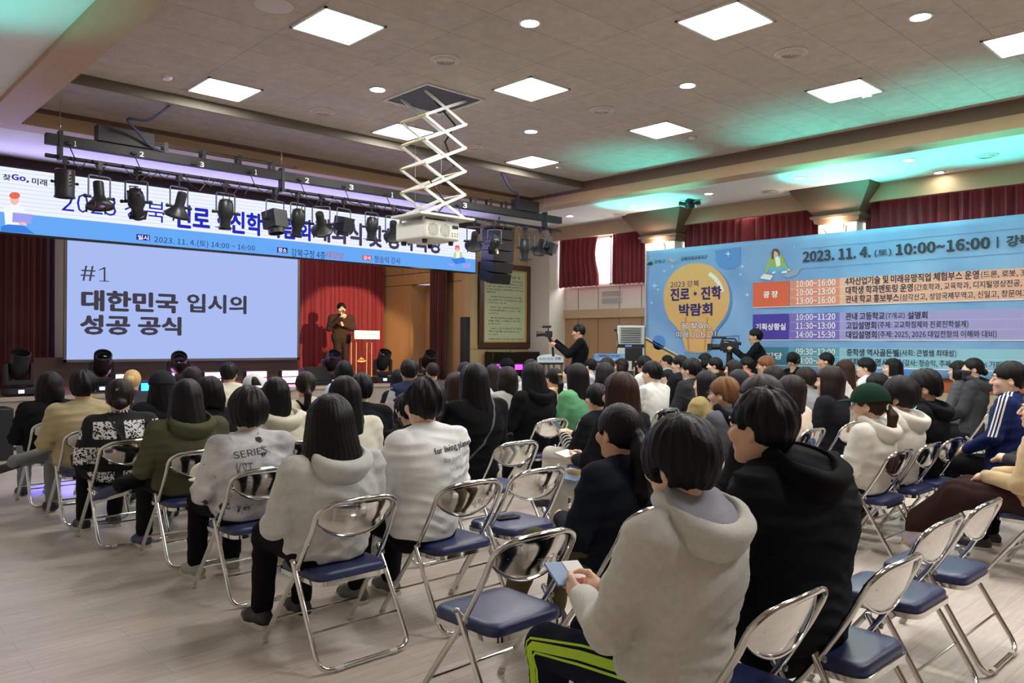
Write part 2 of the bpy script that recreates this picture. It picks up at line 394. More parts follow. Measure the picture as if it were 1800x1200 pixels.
for i, (a, b, lab) in enumerate([(12.97, 11.72, 'burgundy window curtain nearest the stage, left of the bright gap'),
                                (11.3, 10.28, 'burgundy window curtain between the bright gap and first wall column'),
                                (9.44, 6.5, 'long burgundy window curtain between the two wall columns with lamps'),
                                (5.75, 2.8, 'burgundy window curtain right of the second wall column, at photo right edge'),
                                (2.05, -.7, 'burgundy window curtain beyond the right edge of the photo')]):
    g = None
    if i == 0: g = lambda s, w: -.10 * s * math.sin(min(1, (1 - w) * 1.3) * math.pi) + .0
    curtain('window_curtain', (CX, a), (CX, b), 2.83, 4.02, VELVET, lab, 'burgundy curtains along the right wall', max(8, int(abs(a - b) * 6.5)), .055, i, g)
# stage curtains
curtain('stage_curtain', (8.55, 17.0), (11.5, 17.0), STZ + .01, 4.35, VELVET, 'red velvet stage backdrop curtain behind the speaker', None, 22, .05, 7)
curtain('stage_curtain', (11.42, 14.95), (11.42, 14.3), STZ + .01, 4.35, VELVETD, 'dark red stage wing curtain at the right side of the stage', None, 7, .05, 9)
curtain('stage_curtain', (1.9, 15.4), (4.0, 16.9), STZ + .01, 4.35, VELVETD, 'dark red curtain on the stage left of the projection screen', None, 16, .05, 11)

# ------------------------------------------------------------------ ceiling fittings
PANEL = emat('led_panel', (255, 252, 248), PANEL_E); DOWN = emat('downlight_lens', (255, 246, 236), DOWN_E)
ALU = mat('white_aluminium', (225, 224, 220), .4)
fr_me = None
def ceiling_panel(x, y, label, w=.62):
    r = empty('ceiling_light', (x, y, ZC)); tag(r, label, 'ceiling light', 'square light panels in the ceiling')
    f = MB(); h = w / 2 + .02
    for a, b in (((-h, -h), (h, -h + .025)), ((-h, h - .025), (h, h)), ((-h, -h), (-h + .025, h)), ((h - .025, -h), (h, h))): f.span((*a, -.015), (*b, .004))
    f.build('frame', ALU, r)
    MB().span((-h + .02, -h + .02, -.009), (h - .02, h - .02, .002)).build('diffuser', PANEL, r)
for u, v, lab in [(591, 46, 'bright square ceiling panel at photo top left of centre'), (1272, 36, 'bright square ceiling panel at photo top right of centre'),
                  (392, 157, 'bright square ceiling panel left, near the olive ceiling step'), (931, 156, 'bright square ceiling panel right of the projector hatch'),
                  (1482, 159, 'bright square ceiling panel farthest right in the photo'), (706, 231, 'bright square ceiling panel behind the projector scissor lift'),
                  (1160, 228, 'bright square ceiling panel above the dome camera side of the hall'), (934, 284, 'bright square ceiling panel closest to the stage lighting bar right end')]:
    p = at_z(u, v, ZC); ceiling_panel(p.x, p.y, lab)
for x in (4.2, 6.6, 9.0):
    for y in (2.2, -.6): ceiling_panel(x, y, 'square ceiling light panel above the rear seats, outside the photo')
def downlight(p, label, r=.075, group='round downlights in the ceiling'):
    o = empty('downlight', p); tag(o, label, 'downlight', group)
    MB().lathe([(r + .02, -.001), (r + .02, -.012), (r, -.014), (r, -.001)], seg=24).build('trim_ring', ALU, o)
    MB().lathe([(r, -.004), (r * .8, -.009), (0, -.011)], seg=24).build('lens', DOWN, o)
for u, v, lab in [(928, 39, 'round downlight in main ceiling, top centre of photo'), (1615, 28, 'round downlight in main ceiling, top right of photo'),
                  (661, 156, 'round downlight in main ceiling, left of the projector hatch'), (1206, 149, 'round downlight in main ceiling, between the two right panels'),
                  (931, 230, 'round downlight in main ceiling, below the panel right of hatch')]:
    downlight(at_z(u, v, ZC), lab, .085)
sd = [(1000, 379), (1112, 361), (1069.5, 390.5), (1180, 374), (1244, 339.5), (1311, 355.5), (1404, 312), (1465.5, 331.5), (1596, 280), (1649, 302.5)]
names = ['nearest the lighting bar end', 'inner row, just before the first capital', 'outer row, closest to the stage', 'outer row, just above the first column capital',
         'inner row, right of the dome camera', 'outer row, midway between the column capitals', 'inner row, left of the second capital', 'outer row, just above the second column capital',
         'inner row, in the brightest cyan patch', 'outer row, rightmost one in the cyan patch']
for (u, v), n_ in zip(sd, names): downlight(at_z(u, v, ZA), 'downlight over the right aisle, ' + n_, .07)
for x, y in [(.8, 9), (.8, 6), (.8, 3), (12.6, 1), (12.6, -1)]: downlight((x, y, ZA), 'downlight over the side aisles outside the photo', .07)
GREYM = mat('grey_diffuser', (206, 197, 190), .5); DARKM = mat('vent_dark', (120, 112, 106), .7)
def vent(p, r, label):
    o = empty('air_diffuser', p); tag(o, label, 'air vent', 'round air diffusers in the ceiling')
    MB().lathe([(r, 0), (r, -.008), (r * .86, -.02), (r * .8, -.012)], seg=28).build('outer_ring', GREYM, o)
    MB().lathe([(r * .8, -.002), (0, -.003)], seg=28).build('backing', DARKM, o)
    for k in (.66, .48, .3): MB().lathe([(r * k, -.004), (r * k, -.022), (r * (k - .1), -.03), (r * (k - .1), -.006)], seg=28).build('vane_ring', GREYM, o)
    MB().lathe([(r * .13, -.004), (r * .1, -.03), (0, -.032)], seg=20).build('hub', GREYM, o)
for u, v, lab in [(780, 104, 'round air diffuser in main ceiling above the projector hatch'), (1388, 92, 'round air diffuser in main ceiling, top right'), (565, 196, 'round air diffuser near the ceiling step, left'),
                  (1055, 193, 'round air diffuser right of the centre ceiling panel'), (829, 258, 'round air diffuser right of the scissor lift')]:
    vent(at_z(u, v, ZC), .17, lab)
for u, v, lab in [(1089, 377, 'round air diffuser over the aisle near the first column'), (1352, 336.5, 'round air diffuser over the aisle between the columns'), (1732, 273, 'round air diffuser over the aisle in the cyan patch')]:
    vent(at_z(u, v, ZA), .16, lab)
def disc(p, r, h, label, name, cat, m=GREYM):
    o = MB().lathe([(r, 0), (r, -h * .5), (r * .75, -h), (0, -h)], Vector((0, 0, 0)), 24).build(name, m); o.location = p
    return tag(o, label, cat)
disc(at_z(478, 8, ZC), .17, .02, 'round grey ceiling loudspeaker at the top of the photo', 'ceiling_speaker', 'speaker')
disc(at_z(290, 132, ZC), .06, .05, 'small white smoke detector left of the leftmost panel', 'smoke_detector', 'smoke detector', ALU)
disc(at_z(1522, 166, ZC), .06, .04, 'small smoke detector beside the farthest right ceiling panel', 'smoke_detector', 'smoke detector')
disc(at_z(981, 292, ZC), .06, .04, 'small smoke detector beside the panel nearest the stage', 'smoke_detector', 'smoke detector')
disc(at_z(1216, 240, ZC), .06, .04, 'small smoke detector right of the panel over the aisle side', 'smoke_detector', 'smoke detector')
# dome camera cluster hanging from the aisle ceiling
p = at_z(1211, 352, ZA); o = empty('security_camera', p); tag(o, 'black four-lens security camera hanging from the aisle ceiling', 'security camera')
MB().lathe([(.09, 0), (.08, -.05), (.11, -.09), (.07, -.15), (0, -.16)], seg=20).build('housing', BLACK, o)
for k in range(4):
    a = k * math.pi / 2 + .4; MB().cyl((.07 * math.cos(a), .07 * math.sin(a), -.07), (.2 * math.cos(a), .2 * math.sin(a), -.05), .035, .045).build('camera_barrel', BLACK, o)
MB().cyl((.02, -.08, -.03), (.04, -.12, -.14), .022).build('bracket', WHITE, o)

# wall lamps on the columns
SHADE = mat('alabaster_glass', (236, 232, 214), .3, 0, 0, 1, emit=.55)
for (a, b), lab in [((9.47, 10.22), 'glass cone wall lamp on the first column beside the blue banner'), ((5.78, 6.46), 'glass cone wall lamp on the second column above the banner date')]:
    my = (a + b) / 2; o = empty('wall_lamp', (13.45, my, 3.45)); tag(o, lab, 'wall lamp', 'glass cone lamps on the wall columns')
    MB().span((-.03, -.12, -.55), (0, .12, .15)).build('back_plate', BROWN, o)
    m = MB(); n = 14; prof = [(.0, -.30), (.05, -.2), (.10, -.08), (.145, .02), (.15, .06)]
    R = [[m.bm.verts.new((-.03 - r * math.sin(math.pi * k / n) * .9, r * 1.15 * math.cos(math.pi * k / n), z)) for k in range(n + 1)] for r, z in prof]
    for A, B in zip(R, R[1:]):
        for k in range(n): m.bm.faces.new((A[k], A[k + 1], B[k + 1], B[k]))
    m.build('glass_shade', SHADE, o)
    for s in (-1, 1): MB().tube([(-.03, s * .16, -.02), (-.06, s * .19, .07), (-.1, s * .2, .1)], .012).build('bracket', STEEL, o)
    pl = bpy.data.lights.new('lamp_bulb', 'POINT'); pl.energy = 7; pl.color = (1, .82, .6); pl.shadow_soft_size = .05
    po = bpy.data.objects.new('lamp_bulb', pl); COL.objects.link(po); po.parent = o; po.location = (-.1, 0, .12)
# two vent grilles in the cream wall panel
for z, lab in ((2.66, 'upper grey air grille in the cream panel under the window'), (2.5, 'lower grey air grille in the cream panel under the window')):
    p0 = at_x(1067, 515, WR); o = empty('air_grille', (WR - .005, p0.y - .14, z)); tag(o, lab, 'air vent', 'grey grilles under the window')
    MB().span((-.012, -.29, -.06), (.004, .29, .06)).build('frame', GREYM, o)
    for k in range(5): MB().span((-.02, -.27, -.05 + k * .022), (-.01, .27, -.038 + k * .022)).build('slat', mat('grille_grey', (168, 160, 152), .5), o)
# ------------------------------------------------------------------ LED banner over the stage
YL = 13.45
def flat(name, pts, m, parent, Yp=None, Xp=None):
    """printed or lit patch: pixel outline taken onto its real plane"""
    P = [at_y(u, v, Yp) if Xp is None else at_x(u, v, Xp) for u, v in pts]
    bm = bmesh.new(); bm.faces.new([bm.verts.new(p) for p in P]).normal_update(); bmesh.ops.triangulate(bm, faces=bm.faces, ngon_method='EAR_CLIP'); me = bpy.data.meshes.new(name); bm.to_mesh(me); bm.free()
    return link(name, me, m, parent)
def ellipse(cx, cy, rx, ry, n=20, a0=0, a1=2 * math.pi, rot=0):
    o = []
    for k in range(n):
        a = a0 + (a1 - a0) * k / (n if a1 - a0 > 6.2 else n - 1); x, y = rx * math.cos(a), ry * math.sin(a)
        o.append((cx + x * math.cos(rot) - y * math.sin(rot), cy + x * math.sin(rot) + y * math.cos(rot)))
    return o
def ptext(txt, u0, v0, u1, hpx, m, parent, Yp=None, Xp=None, bold=.0, name='lettering'):
    """lettering from pixel (u0, v0 = bottom left) to u1 on its plane, hpx high at the left end"""
    P = (lambda u, v: at_y(u, v, Yp)) if Xp is None else (lambda u, v: at_x(u, v, Xp))
    a = P(u0, v0); h = (P(u0, v0 - hpx) - a).z
    if Xp is None: b = P(u1, v0); ex = Vector((1, 0, 0)); w = b.x - a.x
    else: b = P(u1, v0); ex = Vector((0, -1, 0)); w = a.y - b.y
    return text_on(txt, a, ex, (0, 0, 1), w, h, m, parent, bold, name=name)
a0 = at_y(0, 407, YL); a1 = at_y(834.5, 478.5, YL); zt = at_y(835, 404, YL).z; zb = a1.z; xl = .9
led = empty('led_banner', (a1.x, YL, zb)); tag(led, 'long white and blue lit LED banner above the stage', 'LED screen')
def inv(o, root):   # keep world coordinates when parented to a moved Empty
    o.matrix_parent_inverse = Matrix.Translation(-root.location); return o
def led_mat():
    m = bpy.data.materials.new('led_white'); m.use_nodes = True; nt = m.node_tree; nt.nodes.remove(nt.nodes['Principled BSDF'])
    e = nt.nodes.new('ShaderNodeEmission'); tc = nt.nodes.new('ShaderNodeTexCoord'); w = nt.nodes.new('ShaderNodeTexWave')
    w.bands_direction = 'Z'; w.inputs['Scale'].default_value = 5.2; w.inputs['Distortion'].default_value = 0; w.wave_profile = 'SAW'
    rp = nt.nodes.new('ShaderNodeValToRGB'); rp.color_ramp.elements[0].color = (*lin((238, 243, 255)), 1); rp.color_ramp.elements[1].color = (*lin((196, 208, 246)), 1); rp.color_ramp.elements[0].position = .8; rp.color_ramp.elements[1].position = .95
    nt.links.new(tc.outputs['Object'], w.inputs[0]); nt.links.new(w.outputs['Fac'], rp.inputs[0]); nt.links.new(rp.outputs[0], e.inputs[0]); e.inputs[1].default_value = LED_E
    nt.links.new(e.outputs[0], nt.nodes['Material Output'].inputs[0]); return m
LED_E = .32
inv(MB().span((xl, YL, zb - .03), (a1.x + .03, YL + .12, zt + .03)).build('cabinet', BLACKM, led, .004), led)
inv(MB().span((xl, YL - .006, zb), (a1.x, YL, zt)).build('screen', led_mat(), led), led)
LB = emat('led_blue', (104, 168, 244), LED_E); LNAVY = emat('led_navy', (40, 44, 178), LED_E); LDK = emat('led_dark', (70, 62, 92), LED_E); LTX = emat('led_text', (40, 60, 120), LED_E); LBOX = emat('led_box', (40, 42, 140), LED_E); LRED = emat('led_red', (196, 84, 96), LED_E); LW = emat('led_white_text', (244, 246, 255), LED_E)
y1 = YL - .009; y2 = YL - .012; y3 = YL - .015
inv(MB().span((xl, y1, zb), (a1.x, YL - .005, zb + .285)).build('blue_band', LB, led), led)
def lt(*a, **k): return inv(ptext(*a, Yp=y3, parent=led, **k), led)
lt('찾', 3, 316, 17, 11, LDK, bold=.02); lt('Go,', 18, 318, 49, 13, LNAVY, bold=.03); lt('미래', 54, 324, 81, 12, LDK, bold=.02)
lt('2023 강북', 107, 373, 289, 40, LNAVY, bold=.0); lt('진로·진학 박람회', 305, 400, 545, 43, LNAVY, bold=.028); lt('개회식 및 명사특강', 552, 424, 776, 42, LDK, bold=.03)
inv(flat('label_box', [(238.5, 411), (262, 413), (262, 423), (238.5, 421)], LBOX, led, y2), led); lt('일시', 241, 420.5, 260, 8, LW, bold=.02)
lt('2023. 11. 4.(토) 14:00 ~ 16:00', 270, 427.5, 447, 13, LTX, bold=.004)
inv(flat('label_box', [(486, 434), (504.5, 435.5), (504.5, 445), (486, 443.5)], LBOX, led, y2), led); lt('장소', 488, 443, 503, 8, LW, bold=.02)
lt('강북구청 4층', 511, 450.5, 571, 14, LTX, bold=.004); lt('대강당', 573, 453, 603, 12, LRED, bold=.004)
inv(flat('label_box', [(636, 448), (652, 449.5), (652, 458), (636, 456.5)], LRED, led, y2), led); lt('강사', 638, 456, 651, 7, LW, bold=.02); lt('정승익 강사', 657, 461, 703, 12, LDK, bold=.004)
# two drawn figures on the banner
PK = emat('led_skin', (244, 190, 180), LED_E); OR = emat('led_hair', (232, 108, 84), LED_E); LAV = emat('led_lavender', (160, 160, 238), LED_E); GRN = emat('led_green', (190, 214, 150), LED_E); JB = emat('led_jeans', (62, 130, 226), LED_E)
def ledfig(parts, nm):
    bm = MB()
    for i, (pts, m) in enumerate(parts): inv(flat(nm, pts, m, led, y2 - .0012 * i), led)
ledfig([([(5, 365), (20, 358), (38, 362), (47, 378), (45, 396), (8, 396)], LW), ([(0, 398), (12, 394), (40, 396), (60, 411), (0, 407)], JB), (ellipse(24, 350, 8, 10), PK), (ellipse(24, 343.5, 9.5, 6), OR), ([(21, 373), (56, 377), (53, 393), (20, 390)], LAV), (ellipse(38, 393, 7, 3), PK)], 'drawn_student')
ledfig([([(796, 446), (803, 440), (811, 444), (814, 458), (797, 458)], GRN), ([(801, 442), (807, 442), (807, 456), (801, 456)], LW), ([(792, 455), (815, 452), (818, 461), (800, 464)], JB), (ellipse(803.5, 436, 4, 5), PK), ([(799, 431), (806, 431), (807, 440), (803, 434), (799, 441)], OR), ([(787, 462), (797, 464), (799, 469), (790, 467)], LAV), ([(812, 464), (827, 462), (826, 470), (813, 471)], LAV)], 'drawn_student')
MB()
# ------------------------------------------------------------------ projection screen with the slide
YP = 16.4
s0 = at_y(117, 632, YP); s1 = at_y(522.5, 626.5, YP)
scr = empty('projection_screen', ((s0.x + s1.x) / 2, YP, s0.z)); tag(scr, 'large pale blue projection screen showing a Korean slide titled with hash one', 'projection screen')
SLIDE = emat('projected_slide', (156, 174, 224), .375); STXT = emat('projected_text', (66, 60, 72), .33)
inv(MB().span((s0.x, YP, s0.z), (s1.x, YP + .02, 4.3)).build('screen_cloth', SLIDE, scr), scr)
fr = MB(); fr.span((s0.x - .05, YP - .01, s0.z - .05), (s0.x, YP + .03, 4.35)); fr.span((s1.x, YP - .01, s0.z - .05), (s1.x + .05, YP + .03, 4.35)); fr.span((s0.x - .05, YP - .01, s0.z - .05), (s1.x + .05, YP + .03, s0.z))
inv(fr.build('border', mat('screen_border', (120, 120, 124), .6), scr), scr)
def st(*a, **k): return inv(ptext(*a, Yp=YP - .004, parent=scr, **k), scr)
st('#', 141, 493, 167, 27, STXT, bold=-.008); inv(flat('lettering', [(173, 474), (182, 469.5), (184.6, 469.5), (184.6, 493.2), (191, 493.7), (191, 495), (174, 494.4), (174, 493.2), (181.6, 493.2), (181.6, 472.6), (173, 475.2)], STXT, scr, YP - .004), scr)
st('대한민국', 142, 546, 313, 38, STXT, bold=.032); st('입시의', 328, 549, 433, 34, STXT, bold=.024); st('성공', 140, 588, 229, 36, STXT, bold=.032); st('공식', 242, 589, 319, 34, STXT, bold=.032)
# backing wall strip below the screen
struct('trim_25', MB().span((3.6, 16.6, STZ), (8.9, 16.75, 1.2)), mat('stage_dado', (92, 70, 62), .6))

# ------------------------------------------------------------------ lighting bar with its spotlights
YT = 10.6
bar = empty('lighting_bar', (6.8, YT, 3.84)); tag(bar, 'long black lighting bar hung on wires in front of the LED banner', 'lighting bar')
BARM = mat('bar_grey', (34, 35, 37), .6)
inv(MB().span((2.40, YT - .05, 3.845), (11.26, YT + .05, 3.97)).build('cable_trough', BARM, bar, .004), bar)
m = MB()
for x in (4.35, 5.6, 6.95, 8.2, 9.6): m.span((x - .003, YT - .052, 3.845), (x + .003, YT - .048, 3.97))
inv(m.build('joint', BLACK, bar), bar)
inv(MB().cyl((2.40, YT, 3.71), (11.28, YT, 3.71), .025, seg=14).build('pipe', BLACKM, bar), bar)
for u in (103, 493, 956):
    p = at_y(u, 250, YT); m = MB().span((p.x - .02, YT - .06, 3.68), (p.x + .02, YT + .06, 4.02)); inv(m.build('hanger_bracket', BLACKM, bar), bar)
    inv(MB().cyl((p.x, YT, 4.02), (p.x, YT, ZC2), .004, seg=6).build('wire', STEEL, bar), bar); inv(MB().ball((p.x, YT, 4.08), (.014, .014, .03)).build('turnbuckle', STEEL, bar), bar)
for x0, x1 in ((2.95, 3.62), (10.02, 10.6)): inv(MB().span((x0, YT - .08, 3.97), (x1, YT + .08, 4.17)).build('junction_box', BARM, bar, .006), bar)
for x0, x1 in ((3.62, 5.6), (8.55, 10.02)):
    m = MB()
    for dy in (-.06, .06): m.tube([(x0, YT + dy, 4.06), (x1, YT + dy, 4.06)], .008, 6)
    m.tube([(x0, YT - .06, 4.06), (x0 - .06, YT, 4.06), (x0, YT + .06, 4.06)], .008, 6); m.tube([(x1, YT - .06, 4.06), (x1 + .06, YT, 4.06), (x1, YT + .06, 4.06)], .008, 6)
    for k in range(4):
        x = x0 + (x1 - x0) * (k + .3) / 4; m.span((x - .025, YT - .065, 3.95), (x + .025, YT - .06, 4.09)); m.span((x - .025, YT + .06, 3.95), (x + .025, YT + .065, 4.09))
    inv(m.build('cable_rail', BLACKM, bar), bar)
NUM = mat('number_white', (226, 226, 222), .6)
for ch, u, v in [('1', 128, 257), ('2', 243, 275), ('3', 349, 293), ('1', 446, 307), ('2', 534, 321), ('3', 612, 333), ('1', 686, 347), ('3', 812, 365)]:
    inv(ptext(ch, u, v, u + (4 if ch == '1' else 8), 9.5, NUM, bar, Yp=YT - .056, bold=.03, name='number'), bar)
    p = at_y(u - 13, v - 4, YT); inv(MB().ball((p.x, YT - .055, p.z), (.045, .02, .022), 10).build('socket', BLACK, bar), bar)
m = MB(); rnd = random.Random(4)
for k in range(34):
    x = 2.7 + k * .25 + rnd.uniform(-.06, .06); L = rnd.uniform(.15, .4); s = rnd.uniform(.05, .2)
    m.tube([(x, YT - .03, 3.73), (x + L * .25, YT - .05, 3.70 - s * .6), (x + L * .6, YT - .04, 3.70 - s), (x + L, YT - .03, 3.72)], .006, 5)
for u, v in [(128, 257), (243, 275), (446, 307), (534, 321), (612, 333), (686, 347), (812, 365)]:
    p = at_y(u - 12, v, YT); m.tube([(p.x, YT - .07, p.z), (p.x + .06, YT - .09, p.z - .15), (p.x + .1, YT - .03, 3.72)], .007, 5)
inv(m.build('cables', BLACK, bar), bar)
# feed cables from the ceiling down to the bar
CAB = mat('cable_blue_grey', (58, 60, 84), .6)
def cable(name, pts, r, m, label):
    P = [Vector(p) for p in pts]; out = []
    for i in range(len(P) - 1):
        p0, p1, p2, p3 = P[max(0, i - 1)], P[i], P[i + 1], P[min(len(P) - 1, i + 2)]
        for k in range(8):
            t = k / 8; out.append(.5 * (2 * p1 + (p2 - p0) * t + (2 * p0 - 5 * p1 + 4 * p2 - p3) * t * t + (3 * p1 - p0 - 3 * p2 + p3) * t ** 3))
    return tag(MB().tube(out + [P[-1]], r, 8).build(name, m), label, 'cable')
q = lambda u, v, Y: at_y(u, v, Y)
cable('cable', [q(309, 168, 9.86), q(290, 190, 9.95), q(258, 211, 10.1), q(222, 209, 10.25), q(240, 232, 10.4), q(262, 256, 10.5), q(288, 268, YT - .03)], .016, CAB, 'blue grey cable looping from the ceiling to the left of the lighting bar')
cable('cable', [q(876, 293, 9.86), q(884, 312, 9.95), q(895, 331, 10.15), q(910, 343, 10.35), q(906, 362, YT - .03)], .022, CAB, 'thick dark cable hanging from the ceiling to the right of the lighting bar')
# spotlights
SPB = mat('spot_black', (34, 36, 38), .4, 0, .1, 20); YOK = mat('yoke_grey', (96, 96, 112), .4, .6); LENSM = mat('spot_lens', (150, 150, 150), .08, .9)
def spot_proto(kind):
    r = empty('stage_spotlight', (0, 0, 0))
    MB().span((-.03, -.03, -.06), (.03, .03, .03)).cyl((0, 0, -.06), (0, 0, -.14), .012).ball((.045, 0, -.03), .02).build('clamp', BLACK, r)
    w = .13 if kind != 'box' else .16
    MB().tube(arc([(-w, 0, -.40), (-w, 0, -.14), (w, 0, -.14), (w, 0, -.40)], .03, 4), .011, 6, sq=.6).build('yoke', YOK, r)
    hz = -.40 if kind != 'can' else -.34; h = empty('lamp_head', (0, 0, hz), 0, r)
    b = MB(); Z = Vector((0, 0, 1)).to_track_quat('Z', 'Y')
    if kind == 'cone':      # narrow rear tube flaring to a wide lens: axis along -z
        b.lathe([(.0, .20), (.055, .20), (.062, .18), (.062, .02), (.085, -.02), (.15, -.09), (.165, -.10), (.165, -.13), (.147, -.135), (.14, -.12), (0, -.115)], seg=22)
        e = MB(); [e.cyl((.03 * math.cos(k * 1.57), .03 * math.sin(k * 1.57), .2), (.03 * math.cos(k * 1.57), .03 * math.sin(k * 1.57), .208), .012) for k in range(4)]; e.build('rear_cap', LENSM, h)
        b2 = MB(); [b2.cyl((.16 * math.cos(k * 1.57 + .8), .16 * math.sin(k * 1.57 + .8), -.11), (.16 * math.cos(k * 1.57 + .8), .16 * math.sin(k * 1.57 + .8), -.165), .011) for k in range(3)]; b2.build('accessory_clip', SPB, h)
    elif kind == 'profile':
        b.lathe([(0, .19), (.06, .18), (.095, .13), (.105, .05), (.105, -.03), (.085, -.07), (.072, -.10), (.072, -.19), (.085, -.20), (.085, -.235), (.06, -.235), (0, -.215)], seg=22)
        b.tube([(-.04, 0, .18), (-.05, 0, .24), (.05, 0, .24), (.04, 0, .18)], .008, 6); b.span((-.1, -.09, -.21), (.1, .09, -.20))
        e = MB(); [e.cyl((.08 * math.cos(k * .785), .08 * math.sin(k * .785), .12), (.08 * math.cos(k * .785), .08 * math.sin(k * .785), .165), .012) for k in range(8)]; e.build('cooling_fin', SPB, h)
    elif kind == 'box':
        b.box((0, 0, 0), (.24, .24, .24)); b.lathe([(.11, -.12), (.11, -.19), (.095, -.19), (.09, -.15), (0, -.15)], seg=22)
        e = MB(); [e.cyl((.045 * math.cos(k * 1.047), .045 * math.sin(k * 1.047), .118), (.045 * math.cos(k * 1.047), .045 * math.sin(k * 1.047), .124), .016) for k in range(6)]; e.build('vent_hole', BLACK, h)
    else:
        b.lathe([(.0, .19), (.125, .185), (.135, .17), (.135, -.2), (.145, -.205), (.145, -.225), (.12, -.225), (.11, -.19), (0, -.18)], seg=26)
        e = MB(); [e.box((.135 * math.cos(a), .135 * math.sin(a), z), (.02, .05, .012)) for a in (-1.9, -1.2) for z in (-.05, 0, .05, .1)]; e.build('vent_slot', BLACK, h)
    body = b.build('lamp_body', SPB, h)
    for s in (-1, 1): MB().cyl((s * (w - .03), 0, 0), (s * (w + .035), 0, 0), .018).ball((s * (w + .04), 0, 0), .024, 8).build('tilt_knob', SPB, r).location = (0, 0, hz)
    lz = {'cone': (-.114, .13), 'profile': (-.214, .058), 'box': (-.149, .088), 'can': (-.178, .108)}[kind]
    MB().cyl((0, 0, lz[0] - .003), (0, 0, lz[0]), lz[1], seg=20).build('lens', LENSM, h)
    return r
def spot_copy(src, first):
    return src if first else copy_tree(src)
PRO = {k: spot_proto(k) for k in ('cone', 'profile', 'box', 'can')}; used = set()
SPOTS = [(112, 'can', 0, .0, .8, 'upright drum-shaped black spotlight, leftmost on the lighting bar'), (173, 'cone', .15, -.2, 1, 'flared black spotlight, second from the left on the lighting bar'),
         (238, 'profile', -.5, .9, 1, 'tilted profile spotlight, third from the left end of the bar'), (313, 'cone', .25, .45, 1, 'flared black spotlight over the middle of the banner headline'),
         (395, 'profile', 0, .1, 1, 'upright profile spotlight below the second number one'), (482, 'box', .3, -.2, 1.05, 'boxy spotlight with round vents, left one of two on the bar'),
         (522, 'profile', .2, .2, 1, 'profile spotlight right beside the left boxy spotlight'), (563, 'cone', -.7, .9, 1, 'steeply tilted flared spotlight left of the grey boxy one'),
         (603, 'box', .25, .25, .9, 'grey boxy spotlight, right one of two on the bar'), (652, 'profile', 0, .15, .9, 'profile spotlight just left of the projector'),
         (690, 'cone', -.6, .9, .95, 'tilted flared spotlight partly behind the projector left edge'), (832, 'cone', -.6, .95, .95, 'tilted flared spotlight just right of the projector'),
         (868, 'profile', -.6, 1.15, .95, 'lit purple tinted profile spotlight in front of the line array'), (921, 'profile', 0, .0, 1.0, 'light grey upright profile spotlight right of the line array'),
         (948, 'cone', -.5, .95, .85, 'tilted dark spotlight near the right end of the bar'), (967, 'box', .4, .4, .8, 'small dark boxy spotlight at the right end of the bar')]
for u, k, yaw, tilt, sc, lab in SPOTS:
    first = k not in used; used.add(k); o = spot_copy(PRO[k], first)
    p = at_y(u, 330, YT); o.location = (p.x, YT, 3.685); o.rotation_euler = (0, 0, yaw); o.scale = (sc, sc, sc)
    hd = [c for c in o.children if c.name.startswith('lamp_head')][0]; hd.rotation_euler = (tilt * .9, 0, 0)
    tag(o, lab, 'stage light', 'spotlights on the lighting bar')
# ------------------------------------------------------------------ projector on its scissor lift
hp_ = at_z(760, 174, ZC); px, py = hp_.x, hp_.y
lift = empty('projector_lift', (px, py, ZC)); tag(lift, 'white scissor lift lowered through a square ceiling hatch', 'projector lift')
L = lambda o: inv(o, lift)
hm = MB(); w = .42
for a, b in (((-w - .03, -w - .03), (w + .03, -w)), ((-w - .03, w), (w + .03, w + .03)), ((-w - .03, -w), (-w, w)), ((w, -w), (w + .03, w))): hm.span((px + a[0], py + a[1], ZC - .02), (px + b[0], py + b[1], ZC + .01))
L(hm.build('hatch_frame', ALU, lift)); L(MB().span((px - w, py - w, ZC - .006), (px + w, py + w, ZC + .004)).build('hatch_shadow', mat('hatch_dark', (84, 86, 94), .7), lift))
zp = at_d(768, 386, 9.75).z; N = 5; z0, z1 = zp + .03, ZC - .01; hz = (z1 - z0) / N; hwid = .31; SCI = mat('lift_white', (206, 206, 200), .4)
for k in range(N):
    for dy in (-.24, .24):
        za, zb_ = z0 + hz * k, z0 + hz * (k + 1)
        for s in (-1, 1):
            a = Vector((px + s * hwid, py + dy + s * .012, za)); b = Vector((px - s * hwid, py + dy + s * .012, zb_)); d = b - a
            L(MB().box((a + b) / 2, (.035, .012, d.length), d.to_track_quat('Z', 'Y').to_matrix() @ Matrix.Rotation(math.pi / 2, 3, 'Z')).build('lift_arm', SCI, lift))
    if k:
        for s in (-1, 1): L(MB().cyl((px + s * hwid, py - .26, z0 + hz * k), (px + s * hwid, py + .26, z0 + hz * k), .011).build('cross_rod', mat('brass_rod', (190, 184, 130), .35, .5), lift))
L(MB().span((px - .42, py - .30, zp), (px + .42, py + .30, zp + .03)).build('carrier_plate', SCI, lift, .004))
m = MB(); m.tube([(px, py, z1), (px + .22, py - .15, z1 - .3), (px + .02, py - .2, z1 - .55), (px + .25, py - .1, z1 - .8), (px - .05, py, z1 - 1.0), (px + .2, py, z0 + .2), (px, py, z0)], .014, 7); L(m.build('power_cable', BLACK, lift))
for dx, dy in ((-.2, .1), (.2, .1)): L(MB().cyl((px + dx, py + dy, zp), (px + dx, py + dy, ZC), .002, seg=5).build('lift_wire', STEEL, lift))
pr = empty('projector', (px - .04, py + .03, zp - .33), 0); tag(pr, 'white ceiling projector with two fan grilles under the scissor lift', 'projector')
PRW = mat('projector_white', (222, 222, 212), .45)
MB().span((-.27, -.27, .06), (.27, .33, .29)).build('case', PRW, pr, .03, 3)
